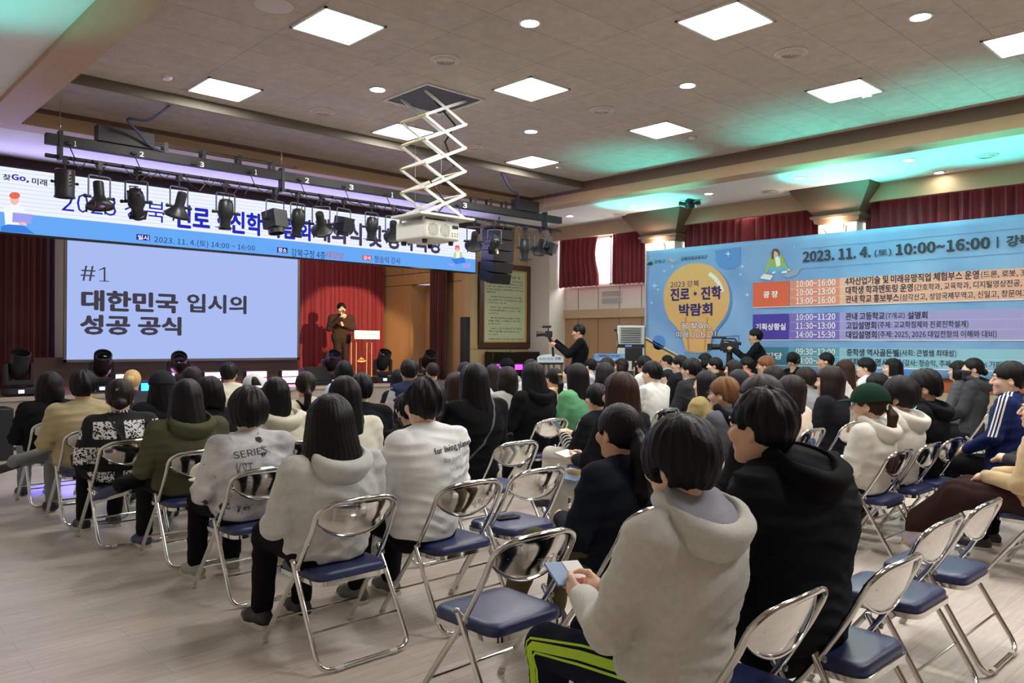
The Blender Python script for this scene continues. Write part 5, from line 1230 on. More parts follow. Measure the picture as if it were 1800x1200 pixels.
    def HANDS(s, A):
        u = A[s][2] - A[s][1]
        if arms == 'book': return ((u[0] * .2 - s * .3, 1, -.15), (-s * .75, .1, -.1 + .5), s, .75)
        if arms == 'camera': return ((-s * .2, 1, .25), (-s, 0, .1), -s, 1.0)
        if arms == 'mic': return ((-.5, .55, .35) if s > 0 else (.5, .7, .1), (-.6, -.4, .1), -s, 1.15)
        if arms == 'chin' and s < 0: return ((.3, .3, .9), (.4, -.6, .3), -s, 1.1)
        return ((-s * .55, 1, -.45), (0, -.25, -1), s, .75)
    bme = sdf_mesh(f_body, V(-.46 - (.2 if cross else 0), -.36, .0), V(.46, .76, zt + .03), hh if not hands else min(hh, .0058), 'body'); bobj = link('body', bme, skin, root)
    if face: face_bits(root, c, R * HD, HAIR[hc])
    # hair
    hseed = seed + 5
    f_h = lambda P: sd_hair((P - c32) @ R32 / np.float32(HD), hair, ln, hh, hseed, fine, tw) * HD
    b = V(.19, .26, .2); hme = sdf_mesh(f_h, c - b - V(0, 0, max(0, ln - .05)), c + V(.19, .2, .2), hh, 'hair'); strand_attr(hme, c, R); hobj = link('hair', hme, HAIR[hc], root)
    if hair == 'pony':
        MB().tube([tuple(c + R @ V(.021 * math.cos(a), -.128 + .006 * math.sin(a), .0 + .021 * math.sin(a))) for a in np.linspace(0, 6.283, 13)[:-1]], .005, 6, True).build('hair_tie', BLACK, root)
    # trousers
    if not skirt:
        def f_bot(P):
            d = rc(P, (-.085, .0, hp - .02), (.085, .0, hp - .02), .112 * wr, s=(1, .9, 1))
            for s in (-1, 1):
                d = smin(d, chain(P, [hip[s], ks[s], an[s] + V(0, 0, .03 if not (cross and s > 0) else .0)], [.088 * min(wr, 1.2), .070, .058], .03), .02)
            d = d + folds(P, seed + 31, .005); return smax(smax(d, .075 - P[:, 2], .006), P[:, 2] - hp - .10, .01)
    else:
        def f_bot(P):
            d = rc(P, (-.1, .0, hp - .02), (.1, .0, hp - .02), .115, s=(1, .9, 1)); a, k_ = (an[-1] + an[1]) / 2, (ks[-1] + ks[1]) / 2
            d = smin(d, rc(P, (-.1, .05, hp - .01), k_ + V(-.11, 0, .0), .1, .088), .05); d = smin(d, rc(P, (.1, .05, hp - .01), k_ + V(.11, 0, .0), .1, .088), .05)
            for s in (-1, 1): d = smin(d, rc(P, k_ + V(s * .11, 0, 0), a + V(s * .11, -.06, .12), .088, .09), .08)
            d = d + .004 * np.sin(P[:, 0] * 130); return smax(d, -(P[:, 2] - .2), .006)
    bo = link('skirt' if skirt else 'trousers', sdf_mesh(f_bot, V(-.3 - (.3 if cross else 0), -.2, .0), V(.3, .72, hp + .16), hc_, 'trousers'), botm or fabric(bot), root)
    # shoes
    sm = mat('shoe_%d_%d_%d' % tuple(shoes), shoes, .5); SOLE = mat('shoe_sole', (196, 194, 188), .6)
    for s in (-1, 1):
        a = an[s].copy(); D = V(0, 1, 0); UP = V(0, 0, 1)
        if cross and s > 0: D = V(-.72, .62, -.3); UP = V(-.3, .1, .95); D /= np.linalg.norm(D); UP -= D * (UP @ D); UP /= np.linalg.norm(UP)
        SI = np.cross(D, UP) * s; a = a - UP * (.085 if not (cross and s > 0) else .07) + D * (.03 if cross and s > 0 else 0); D, UP, SI = [q.astype(np.float32) for q in (D, UP, SI)]
        def f_sh(P):
            d = smin(rc(P, a - D * .035 + UP * .045, a + D * .1 + SI * .012 + UP * .035, .042, .041), rc(P, a + D * .1 + SI * .012 + UP * .032, a + D * .165 + SI * .01 + UP * .028, .041, .032), .03)
            d = smin(d, rc(P, a - D * .01 + UP * .06, a - D * .012 + UP * .085, .04, .039), .02); d = smax(d, -rc(P, a - D * .01 + UP * .09, a - D * .01 + UP * .14, .032), .006); return np.maximum(d, .012 - (P - a) @ UP)
        so = link('shoe', sdf_mesh(f_sh, a + V(-.08, -.1, .0) - (.2 if cross else 0), a + V(.09, .24, .14) + (.08 if cross else 0), .007 if fine else .011, 'shoe'), sm, root)
        if fine or dist < 7:
            m = MB(); pts = [(-.03, -.072), (.03, -.072), (.044, -.03), (.042, .05), (.052, .11), (.046, .175), (.012, .205), (-.022, .175), (-.03, .11), (-.03, .05), (-.042, -.03)]
            m.prism([tuple(a + SI * px + D * py) for px, py in pts], tuple(UP * .022)); m.build('sole', SOLE, so)
    # hood
    if hood is not None:
        hm = fabric(hood) if hood != tc else top_m; g = 1.0
        hcn = V(hx * .6, ly - .088 - .09 * max(0, wide - 1.3), zN - .02 + .05 * max(0, wide - 1.3))
        def f_hood(P):
            o = ell(P, hcn, (.162, .112, .128)); o = smin(o, ell(P, hcn + V(0, .07, .05), (.132, .125, .06)), .04)
            inn = ell(P, hcn + V(0, .022, .065), (.128, .096, .112)); inn = smin(inn, rc(P, hcn + V(0, .1, .05), hcn + V(0, .14, .22), .07, .08), .04)
            d = smax(o, (P[:, 2] - hcn[2]) - (.045 + .55 * (P[:, 1] - hcn[1])), .03); d = smax(d, -inn, .014) + folds(P, seed + 77, .005)
            d = smax(d, -rc(P, (hx * .3, ly + .02, zN - .08), (hx, hyy + .03, zN + .15), .058), .01)
            return smax(d, P[:, 1] - (hcn[1] + .19 - .0), .01)
        ho = link('hood', sdf_mesh(f_hood, hcn - V(.2, .16, .2), hcn + V(.2, .26, .16), hc_ * .8, 'hood'), hm, root)
        if lining:
            f_lin = lambda P: smax(smax(ell(P, hcn + V(0, .03, .065), (.136, .112, .125)), (P[:, 2] - hcn[2]) - (.035 + .62 * (P[:, 1] - hcn[1])), .02) + folds(P, seed + 91, .016), -rc(P, (0, ly + .02, zN - .08), (0, hyy + .03, zN + .15), .056), .006)
            link('hood_lining', sdf_mesh(f_lin, hcn - V(.2, .16, .2), hcn + V(.2, .26, .2), hc_ * .7, 'hood_lining'), fabric(lining), ho)
    if collar:
        f_col = lambda P: smax(np.abs(rc(P, (0, ly + .028, zN - .02), (0, hyy + .012, zN + .035), .066, .062)) - .007, np.maximum(P[:, 2] - zN - .03, zN - .03 - P[:, 2]), .005)
        link('collar', sdf_mesh(f_col, V(-.12, ly - .12, zN - .08), V(.12, ly + .2, zN + .08), .007 if dist < 7 else .01, 'collar'), fabric(collar), root)
    if cap: cap_on(root, c, R, HD, fabric(cap, None, .06), capyaw, True, .0075 if dist < 7 else .011)
    if glass: glasses(root, c, R * HD)
    if mask:
        f_m = lambda P: HD * (lambda Q: smax(smax(sd_head(Q) - .012, -(sd_head(Q) + .003), .002), np.maximum(np.maximum(Q[:, 2] - (-.004 + .12 * (Q[:, 1] - .09)), .026 - Q[:, 1] - .25 * (Q[:, 2] + .05)), -.118 - Q[:, 2]), .004))((P - c) @ R / HD)
        mo = link('face_mask', sdf_mesh(f_m, c - .2, c + .2, .0065 if dist < 9 else .008, 'face_mask'), fabric(mask), root)
        T = lambda x_, y_, z_: Vector(tuple(c + HD * (R @ np.array((x_, y_, z_)))))
        for s in (-1, 1): MB().tube([T(s * .074, .03, -.02), T(s * .082, .0, .02), T(s * .086, -.03, .02)], .0015, 5).build('ear_loop', fabric(mask), mo)
    root['_p'] = 0; del root['_p']
    info = dict(root=root, top=tobj, f=f_topw, fb=f_bot, c=c, R=R, A=A, hip=hip, ks=ks, an=an, zS=zS, zN=zN, ly=ly, hp=hp)
    if extra: extra(info)
    return info
def trace(f, P, D, n=60, mx=.5):
    """march the points P along D onto the cloth surface"""
    P = P.copy(); t = np.zeros(len(P))
    for _ in range(n): t = np.minimum(t + np.clip(f(P + t[:, None] * D) * .7, -.02, .03), mx)
    return P + t[:, None] * D
def back_text(I, txt, x0, z0, w, h, m, bold=.0, rot=0., name='lettering'):
    me = text_mesh(txt, bold); bm = bmesh.new(); bm.from_mesh(me); bmesh.ops.triangulate(bm, faces=bm.faces); bmesh.ops.subdivide_edges(bm, edges=[e for e in bm.edges if e.calc_length() > .12], cuts=2); bm.to_mesh(me); bm.free()
    n = len(me.vertices); co = np.zeros(n * 3); me.vertices.foreach_get('co', co); cz = co.reshape(-1, 3)[:, 2]; co = co.reshape(-1, 3)[:, :2]; lo, hi = co.min(0), co.max(0); q = (co - lo) / (hi - lo) * [w, h]
    cr, sr = math.cos(rot), math.sin(rot); x = x0 + q[:, 0] * cr - q[:, 1] * sr; z = z0 + q[:, 0] * sr + q[:, 1] * cr
    P = trace(I['f'], np.stack([x, np.full(n, -.4), z], 1), np.array([[0, 1., 0]])); P[:, 1] -= .003 + cz
    me.vertices.foreach_set('co', P.ravel()); me.update(); return link(name, me, m, I['top'])
def ribbon(f, pts, dirs, width, m, parent, name, lift=.003, n=28):
    """cloth stripe laid on the surface: axis points pts, outward directions dirs"""
    pts = np.array(pts, float); dirs = np.array(dirs, float); k = len(pts); t = np.linspace(0, k - 1.001, n); i = t.astype(int); w = (t - i)[:, None]
    a = pts[i] * (1 - w) + pts[i + 1] * w; o = dirs[i] * (1 - w) + dirs[i + 1] * w; o /= np.linalg.norm(o, axis=1)[:, None]
    ax = np.gradient(a, axis=0); ax /= np.linalg.norm(ax, axis=1)[:, None]; sd = np.cross(ax, o); rows = []
    for s in np.linspace(-.5, .5, 4):
        S = a + o * .3 + sd * (s * width); rows.append(trace(f, S, -o) + o * lift)
    bm = bmesh.new(); Vv = [[bm.verts.new(p) for p in r] for r in rows]
    for A, B in zip(Vv, Vv[1:]):
        for j in range(n - 1): bm.faces.new((A[j], A[j + 1], B[j + 1], B[j]))
    me = bpy.data.meshes.new(name); bm.to_mesh(me); bm.free(); me.polygons.foreach_set('use_smooth', [True] * len(me.polygons)); return link(name, me, m, parent)
# ------------------------------------------------------------------ audience
ROWS = [1.2, 2.22, 3.3, 4.42, 5.45, 6.3, 7.26, 8.24, 9.2, 10.15]
def melange(name, rgb):
    return mat(name, rgb, .92, 0, .16, 45, .3, 140, sheen=.2, spec=.2)
def pattern_mat(name, kind):
    m = bpy.data.materials.new(name); m.use_nodes = True; nt = m.node_tree; b = nt.nodes['Principled BSDF']; b.inputs['Roughness'].default_value = .9
    tc = nt.nodes.new('ShaderNodeTexCoord')
    def ramp(src, stops):
        r = nt.nodes.new('ShaderNodeValToRGB'); r.color_ramp.interpolation = 'CONSTANT' if kind != 'dye' else 'LINEAR'
        for k, (p, c) in enumerate(stops):
            e = r.color_ramp.elements[k] if k < 2 else r.color_ramp.elements.new(p); e.position = p; e.color = (*lin(c), 1)
        nt.links.new(src, r.inputs[0]); return r.outputs[0]
    def mixc(f, a, c):
        x = nt.nodes.new('ShaderNodeMix'); x.data_type = 'RGBA'; nt.links.new(f, x.inputs[0]); nt.links.new(a, x.inputs[6]); nt.links.new(c, x.inputs[7]); return x.outputs[2]
    if kind == 'dye':
        n = nt.nodes.new('ShaderNodeTexNoise'); n.inputs['Scale'].default_value = 5; n.inputs['Detail'].default_value = 6; nt.links.new(tc.outputs['Object'], n.inputs['Vector'])
        base = ramp(n.outputs['Fac'], [(.35, (150, 150, 154)), (.6, (208, 208, 210))])
        n2 = nt.nodes.new('ShaderNodeTexNoise'); n2.inputs['Scale'].default_value = 6.5; n2.inputs['Detail'].default_value = 5; n2.inputs['Roughness'].default_value = .6
        mp = nt.nodes.new('ShaderNodeMapping'); mp.inputs['Location'].default_value = (3.1, 1.7, .35); nt.links.new(tc.outputs['Object'], mp.inputs[0]); nt.links.new(mp.outputs[0], n2.inputs['Vector'])
        msk = ramp(n2.outputs['Fac'], [(.60, (0, 0, 0)), (.63, (255, 255, 255))]); dk = nt.nodes.new('ShaderNodeRGB'); dk.outputs[0].default_value = (*lin((58, 58, 62)), 1)
        nt.links.new(mixc(msk, base, dk.outputs[0]), b.inputs['Base Color'])
    else:
        br = nt.nodes.new('ShaderNodeTexBrick'); br.offset = .5; br.inputs['Scale'].default_value = 1; br.inputs['Brick Width'].default_value = .21; br.inputs['Row Height'].default_value = .19; br.inputs['Mortar Size'].default_value = .03; br.inputs['Mortar Smooth'].default_value = 0
        mp = nt.nodes.new('ShaderNodeMapping'); mp.inputs['Rotation'].default_value = (math.pi / 2, 0, 0); mp.inputs['Location'].default_value = (.04, 0, 0); nt.links.new(tc.outputs['Object'], mp.inputs[0]); nt.links.new(mp.outputs[0], br.inputs['Vector'])
        br.inputs['Color1'].default_value = (1, 1, 1, 1); br.inputs['Color2'].default_value = (1, 1, 1, 1); br.inputs['Mortar'].default_value = (0, 0, 0, 1)
        v = nt.nodes.new('ShaderNodeTexVoronoi'); v.inputs['Scale'].default_value = 62; nt.links.new(tc.outputs['Object'], v.inputs['Vector'])
        w = nt.nodes.new('ShaderNodeTexNoise'); w.inputs['Scale'].default_value = 34; w.inputs['Detail'].default_value = 3; nt.links.new(tc.outputs['Object'], w.inputs['Vector'])
        ad = nt.nodes.new('ShaderNodeMath'); ad.operation = 'ADD'; nt.links.new(v.outputs['Distance'], ad.inputs[0]); nt.links.new(w.outputs['Fac'], ad.inputs[1])
        pat = ramp(ad.outputs[0], [(0, (20, 20, 22)), (.95, (222, 222, 220))]); bk = nt.nodes.new('ShaderNodeRGB'); bk.outputs[0].default_value = (*lin((20, 20, 22)), 1)
        nt.links.new(mixc(br.outputs['Color'], bk.outputs[0], pat), b.inputs['Base Color'])
    return m
PEOPLE = {}
NSEED = [0]
def G(key, u, v, row, label, cx=.03, **k):
    Y = (ROWS[row] if isinstance(row, int) else row) + .2; p = at_y(u, v, Y); x, y, zt = p.x, Y + .05, p.z
    if 'x' in k: x = k.pop('x')
    if 'zt' in k: zt = k.pop('zt')
    ch = k.pop('chair', True); cl = k.pop('clabel', None); NSEED[0] += 1; k.setdefault('seed', NSEED[0])
    dz = zt
    I = person(x, y, min(zt, 1.43), label, **k); PEOPLE[key] = I
    if ch:
        s = cl or label.split(',')[0].replace('person ', 'the person ', 1)
        place_chair(x + cx, y - .03 - .16 * max(0, k.get('wide', 1) - 1.08) - .3 * max(0, abs(cx) - .05), k.get('body', 0) * .5, ' '.join(('folding chair under ' + s).split()[:16]))
    return I
GREY = (196, 198, 195); BLK = (26, 26, 29); CREAM = (214, 210, 190); NAVY = (32, 40, 66)
MEL = melange('grey_melange', GREY); MEL2 = melange('grey_melange_warm', (196, 196, 188))
SH = dict(hair='short'); LG = dict(hair='long', ln=.30)
INKD = mat('print_dark', (44, 44, 58), .7); INKO = mat('print_grey', (166, 168, 166), .7); STRAP = fabric((58, 58, 62), 'strap_grey')
def strap(I, a, b, w=.022, m=None, name='bag_strap'):
    """cross-body strap over the back from shoulder side a to hip side b"""
    ribbon(I['f'], [(a * .12, I['ly'], I['zS'] + .02), (a * .06, I['ly'], I['zS'] - .1), (b * .05, I['ly'], I['zS'] - .28), (b * .13, I['ly'], I['hp'] + .12)], [(a * .1, -.75, .75), (0, -1, .15), (0, -1, 0), (b * .3, -1, 0)], w, m or STRAP, I['root'], name, .005)
def sleeves(I, rgb, name='sleeve'):
    for s in (-1, 1):
        S, E, W = I['A'][s]; Wc = E + (W - E) * .95
        f = lambda P: smax(chain(P, [S, E, Wc], [.071, .061, .049], .03), -(s * P[:, 0] - abs(S[0]) - .022), .01) + folds(P, 5 + s, .003)
        link(name, sdf_mesh(f, np.minimum(np.minimum(S, E), W) - .1, np.maximum(np.maximum(S, E), W) + .1, .011, name), fabric(rgb), I['root'])

# nearest people first
I = G('boy', 1190, 737, 0, 'person in grey hoodie with satin grey hood lining and bowl-cut black hair, nearest the camera', cx=.20, hair='bowl', top='hoodie', topm=MEL2, tc=(1, 1, 1), hood=(1, 1, 1), lining=(150, 152, 162), arms='book', hands=True, az=.03, wide=1.2, bot=(26, 32, 46), pitch=-.1, x=2.06, hs=1.04, face=True, skin=SKIN, seed=3, zt=1.30, legs=(.40, .43), clabel='the person in grey hoodie nearest the camera')
NEON = mat('neon_green', (176, 214, 40), .6)
for off, w in ((0, .03), (.034, .008), (-.03, .008)):
    ax = np.array([I['hip'][-1], (I['hip'][-1] + I['ks'][-1]) / 2, I['ks'][-1], (I['ks'][-1] + I['an'][-1]) / 2, I['an'][-1]]); ax[:, 2] += 0
    ribbon(I['fb'], ax + np.array([0, 0, off]) * [[1], [1], [.6], [0], [0]] + np.array([0, off, 0]) * [[0], [0], [.6], [1], [1]], [(-1, 0, .5), (-1, 0, .5), (-1, .1, .25), (-1, .1, 0), (-1, .0, 0)], w, NEON, I['root'], 'trouser_stripe', .003, 36)
G('big', 1356, 687, 0, 'person in black windbreaker with dropped black hood, right of the nearest grey hoodie', cx=.13, hair='short', top='jacket', tc=(25, 28, 31), hood=(17, 18, 20), arms='lap', az=.0, wide=1.68, lean=.06, bot=(22, 22, 25), hs=1.1, face=True, skin=SKIN2, zt=1.37, x=2.78, hx=-.12)
I = G('pony', 1106, 707, 1, 'person in dark navy jacket with thick low black ponytail, behind the grey hooded boy', hair='pony', ln=.30, top='jacket', tc=(30, 36, 46), arms='lap', az=.12, wide=1.15, hs=1.08, bot=(86, 82, 62), skin=SKIN2, x=3.02, legs=(.62, .5), cx=.02, tw=1.6)
strap(I, -1, 1, .04, fabric((24, 30, 48)))
G('greyhood', 586, 700, 2, 'person in light grey hoodie with long straight black hair, seen from behind', cx=.03, hair='long', ln=.15, top='hoodie', topm=MEL, tc=(1, 1, 1), hood=(1, 1, 1), arms='lap', wide=1.22, hs=1.2, zt=1.26, az=.42, bot=(22, 22, 26), shoes=(28, 28, 32), seed=1)
back_text(PEOPLE['greyhood'], 'THINK', -.09, PEOPLE['greyhood']['zS'] - .23, .14, .022, mat('print_mid', (136, 138, 138), .8), .0, -.12)
I = G('planet', 754, 664, 2, 'person in white long-sleeved shirt with black slogan on the back', cx=.13, hair='short', top='tee', tc=(238, 240, 239), arms='lap', wide=1.18, hs=1.12, az=.18, bot=(24, 24, 28), shoes=(90, 90, 92), skin=SKIN, seed=2, zt=1.335, lean=.02)
for k, (m, b, x0, w) in enumerate([(INKD, .02, -.055, .30), (INKO, .004, .0, .25), (INKO, .0, .04, .205), (INKO, .0, .065, .175)]):
    back_text(I, 'for  living planet', x0, I['zS'] - .095 - .05 * k, w, .042 - .005 * k, m, b, .09)
I = G('series', 441, 682, 3, 'person in grey tie-dye sweatshirt with round bowl-cut hair, reading SERIES on the back', hair='bowl', top='sweat', topm=pattern_mat('tie_dye', 'dye'), arms='lap', wide=1.14, hs=1.12, az=.34, bot=(20, 20, 23), shoes=(150, 152, 140), seed=8)
back_text(I, 'SERIES.', -.15, I['zS'] - .085, .22, .04, INKD, .0, .1); back_text(I, 'KYT', -.14, I['zS'] - .21, .09, .10, mat('print_mid2', (110, 110, 114), .8), -.02, 0)
G('olive', 331, 667, 4, 'person in olive green hoodie with long black hair', hair='long', ln=.19, top='hoodie', tc=(82, 82, 62), hood=(82, 82, 62), arms='lap', wide=1.2, hs=1.1, az=.3, bot=(30, 32, 30), shoes=(44, 54, 92), cross=(-.36, .2, .52), seed=12)
I = G('bandana', 215, 664, 5, 'person in black and white bandana print jacket with low bun and hair clip', hair='bun', ln=-.1, top='jacket', topm=pattern_mat('bandana', 'ban'), arms='lap', wide=1.12, hs=1.12, hc='b', az=.3, bot=BLK, x=2.0)
strap(I, -1, 1, .02, STRAP); MB().box(tuple(I['c'] + I['R'] @ V(0, -.122, .075)), (.06, .012, .016)).build('hair_clip', mat('clip_silver', (210, 212, 216), .25, .7), I['root'])
G('beige', 149, 650, 6, 'person in beige sweatshirt and grey trousers with short black hair', hair='short', top='sweat', tc=(172, 158, 122), arms='lap', wide=1.25, hs=1.12, az=.35, bot=(120, 122, 122), cross=(-.46, .22, .50), shoes=(32, 32, 34), face=True, skin=SKIN2)
G('blackjk', 98, 654, 7, 'person in black jacket with black bob, leftmost in the audience', hair='bob', ln=.13, top='jacket', tc=BLK, arms='lap', wide=1.2, hs=1.08, x=1.98, bot=(120, 122, 124))
# second column of seats
G('cream', 610, 662, 3, 'person in cream sweatshirt with very long black hair, between grey hoodie and white slogan shirt', hair='long', ln=.36, top='sweat', tc=(220, 216, 198), wide=1.1, hs=1.08, az=.35, bot=(40, 40, 46))
I = G('navyor', 661, 655, 4, 'person in black jacket with orange piping, behind the long haired cream sweatshirt', hair='short', top='jacket', tc=(24, 26, 32), wide=1.15, hs=1.05, az=.3, collar=(24, 26, 32), x=3.62)
ribbon(I['f'], [(.05, I['ly'], I['zS'] + .03), (.14, I['ly'], I['zS']), tuple(I['A'][1][0]), tuple(I['A'][1][1])], [(.2, -.4, 1), (.3, -.5, 1), (.6, -.8, .5), (.7, -.7, 0)], .008, mat('orange_piping', (226, 110, 60), .6), I['root'], 'piping', .004)
G('hidden', 757, 684, 3, 'person in black coat mostly hidden behind the white slogan shirt', hair='short', top='jacket', tc=(22, 22, 25), wide=1.25, x=3.42, zt=1.17, lean=.05)
G('hoodbrown', 716, 678, 4, 'person in dark brown jacket hunched low beside the navy varsity vest', hair='short', hc='b', top='hoodie', tc=(44, 36, 34), hood=(44, 36, 34), wide=1.1, x=4.12, zt=1.08, lean=.06, chair=True)
G('blk73', 485, 664, 4, 'person in cream hoodie with black shoulder-length hair, behind the tie-dye sweatshirt', hair='bob', ln=.19, top='hoodie', tc=CREAM, hood=CREAM, wide=1.12, x=2.86, az=.3)
I = G('pony74', 540, 652, 5, 'person with ponytail and black bag strap over cream top', hair='pony', ln=.16, top='sweat', tc=(214, 208, 186), wide=1.05, az=.3, hc='b')
strap(I, -1, 1, .035, fabric((20, 20, 22)))
G('blk70', 375, 662, 5, 'person in black jacket with tousled black hair, behind the olive hoodie', hair='bob', ln=.11, top='jacket', tc=(28, 29, 33), wide=1.15, hs=1.05, x=2.70, az=.3)
G('wcap', 450, 659, 6, 'person wearing a white baseball cap backwards near the stage', hair='short', top='sweat', tc=(200, 198, 190), cap=(206, 206, 208), capyaw=math.pi, wide=1.0, az=.3)
G('cap68', 295, 654, 6, 'person in black cap and black jacket with hair over shoulders', hair='long', ln=.26, top='jacket', tc=(28, 29, 32), cap=(42, 44, 50), wide=1.15, x=2.66, hs=1.05)
G('brn69', 347, 645, 7, 'person with rounded dark brown hair below the moving head light', hair='bob', ln=.1, hc='b', top='sweat', tc=(90, 84, 82), wide=1.1, x=3.32)
G('men71', 405, 636, 8, 'person in cream collared shirt with short neat black hair', hair='short', top='shirt', tc=(208, 202, 182), collar=(208, 202, 182), wide=1.15, hs=1.08, x=4.14, face=True, skin=SKIN2)
G('blond', 233, 649, 8, 'person with blond hair tied up, in front of the stage edge', hair='bun', ln=.1, hc='y', top='sweat', tc=(60, 58, 66), wide=1.0, x=3.02)
G('blk75', 607, 634, 7, 'person in pale blue shirt with black hair, below the speaker', hair='bob', ln=.1, top='shirt', tc=(184, 194, 214), wide=1.1, x=5.16)
G('longbk', 703, 649, 7, 'person with straight black hair and black top, left of the varsity vest', hair='long', ln=.24, top='sweat', tc=(30, 30, 34), wide=1.05)
I = G('vest', 722, 631, 6, 'person in navy vest with light grey sleeves holding a pale leaflet', hair='short', top='vest', tc=(36, 44, 70), wide=1.15, hs=1.08, az=.3, face=True, skin=SKIN2, x=5.42)
sleeves(I, (168, 170, 172))
G('brn', 764, 636, 7, 'person with short dark brown crop, right of the varsity vest', hair='crop', hc='b', top='tee', tc=(70, 64, 66), wide=1.1, x=6.52)
G('brlong', 757, 656, 4, 'person with long brown hair, behind the white slogan shirt', hair='long', ln=.22, hc='r', top='sweat', tc=(60, 54, 52), wide=1.05, x=4.64)
G('bob22', 803, 637, 7, 'person in white top with dark bob, left of the strapped black coat', hair='bob', ln=.12, hc='b', top='tee', tc=(214, 214, 212), wide=1.05, x=7.08)
G('hid23', 856, 641, 6, 'person in pale blue shirt peeking out right of the strapped black coat', hair='long', ln=.2, hc='b', top='shirt', tc=(196, 204, 220), wide=1.05, x=6.72)
I = G('bstrap', 829, 634, 3, 'person in black coat with thin grey bag strap and long loose black hair', hair='long', ln=.38, top='jacket', tc=(22, 22, 25), wide=1.25, hs=1.12, az=.25, x=3.98, cx=.2, zt=1.37)
strap(I, 1, -1, .018, mat('strap_mid_grey', (84, 84, 90), .7))
G('bob24', 895, 645, 5, 'person in grey sweatshirt with neat dark bob', hair='bob', ln=.13, hc='b', top='sweat', tc=(150, 150, 146), wide=1.1, hs=1.08)
G('bcap', 893, 631, 8, 'person in black baseball cap with grey top before the piano', hair='short', top='sweat', tc=(170, 168, 176), cap=(20, 22, 28), wide=1.05)
G('hid26', 932, 632, 6, 'person with dark hair, hidden behind the black hoodie', hair='bob', ln=.1, top='tee', tc=(210, 210, 206), wide=1.05, x=7.4)
G('bhood', 945, 637, 4, 'person in black hoodie with long glossy black hair', hair='long', ln=.19, top='hoodie', tc=(22, 22, 25), hood=(22, 22, 25), wide=1.18, hs=1.15, x=5.64, cx=.06, az=.2, seed=44)
I = G('ponyyel', 977, 645, 5, 'person with ponytail and yellow hair tie in orange and cream top', hair='pony', ln=.13, top='tee', tc=(226, 196, 160), wide=1.05, az=.25)
MB().box(tuple(I['c'] + I['R'] @ V(.01, -.11, .06)), (.06, .03, .02)).build('hair_bow', mat('yellow_bow', (232, 200, 60), .6), I['root'])
G('short28', 1005, 641, 6, 'person in grey sweatshirt with short hair facing left, beside the yellow hair tie', hair='crop', top='sweat', tc=(176, 178, 182), wide=1.0, face=True, az=-.2)
I = G('green', 1029, 639, 4, 'person in bright green sweatshirt with long black hair', hair='long', ln=.27, top='sweat', tc=(98, 160, 116), wide=1.16, hs=1.12, x=6.3, az=.15, seed=50)
G('bun29', 1040, 629, 7, 'person in pale grey hoodie with low ponytail, right of the green sweatshirt', hair='pony', ln=.1, top='hoodie', tc=(196, 198, 198), hood=(196, 198, 198), wide=1.05)
G('h30', 1074, 628, 6, 'person in black jacket with dark hair, before the blue sign lectern', hair='short', hc='b', top='jacket', tc=BLK, wide=1.05, face=True, az=-.15, x=8.95)
G('h31', 1096, 630, 7, 'person with plain dark hair, below the air conditioner', hair='bob', ln=.12, hc='b', top='tee', tc=(120, 118, 122), wide=1.05, x=10.5)
G('h32', 1086, 637, 5, 'person with smooth dark grey-brown hair, just behind the reddish brown hair', hair='bob', ln=.12, hc='g', top='sweat', tc=(36, 36, 40), wide=1.1, hs=1.1, x=7.75)
I = G('brown', 1095, 655, 2, 'person in black top with long reddish brown hair and a brochure on the lap', hair='long', ln=.27, hc='r', top='sweat', tc=(32, 32, 36), arms='book', hands=True, wide=1.08, hs=1.14, az=.02, x=4.36, seed=52, bot=(200, 198, 190))
G('striped', 1070, 668, 3, 'person in black and white striped sleeves holding a phone, hidden by the reddish brown hair', hair='short', top='tee', tc=(30, 30, 34), arms='book', wide=1.0, x=5.42, zt=1.17, bot=(206, 204, 194))
for s in (-1, 1):
    S, E, W = PEOPLE['striped']['A'][s]
    for k in range(5):
        c = E + (W - E) * (.12 + .17 * k); d = (W - E) / np.linalg.norm(W - E); n1 = np.cross(d, V(0, 0, 1)); n1 /= np.linalg.norm(n1); n2 = np.cross(d, n1); r = .055 - .002 * k
        MB().tube([tuple(c + r * (n1 * math.cos(a) + n2 * math.sin(a))) for a in np.linspace(0, 6.283, 17)[:-1]], .008, 6, True).build('sleeve_stripe', WHITE, PEOPLE['striped']['root'])
G('h33', 1123, 635, 7, 'person with black hair and blue top beside the control desk', hair='bob', ln=.14, top='shirt', tc=(136, 150, 176), wide=1.0, face=True, az=-.4, x=11.0)
G('h34', 1140, 626, 6, 'person with black cap-like hair, behind the white sweatshirt', hair='bowl', top='tee', tc=(216, 214, 208), wide=1.05, x=9.85)
I = G('white35', 1149, 634, 4, 'person in white sweatshirt with grey sleeves and hand at chin', hair='short', top='tee', tc=(220, 219, 214), arms='lap', wide=1.12, hs=1.12, az=-.05, face=True, x=7.62, pitch=-.05)
sleeves(I, (184, 186, 188))
G('sm39', 1175, 648, 6, 'person with small low bun, right of the white sweatshirt', hair='bun', ln=-.1, top='tee', tc=(206, 206, 206), wide=1.0, x=10.45)
G('gl36', 1178, 623, 7, 'person in pale grey shirt with glasses, before the banner corner', hair='crop', top='shirt', tc=(186, 190, 196), wide=1.05, glass=True, face=True, az=-.45, x=11.8, skin=SKIN2)
G('gl37', 1196, 624, 5, 'person in black tee with glasses, left of the plaid collar', hair='short', top='tee', tc=(28, 30, 36), wide=1.15, glass=True, face=True, az=-.35, x=9.4)
G('plaid', 1218, 629, 4, 'person in charcoal jacket with pale plaid collar and short hair', hair='short', top='jacket', tc=(50, 51, 54), collar=(200, 206, 220), wide=1.2, hs=1.12, az=-.1, face=True, glass=True, x=8.42)
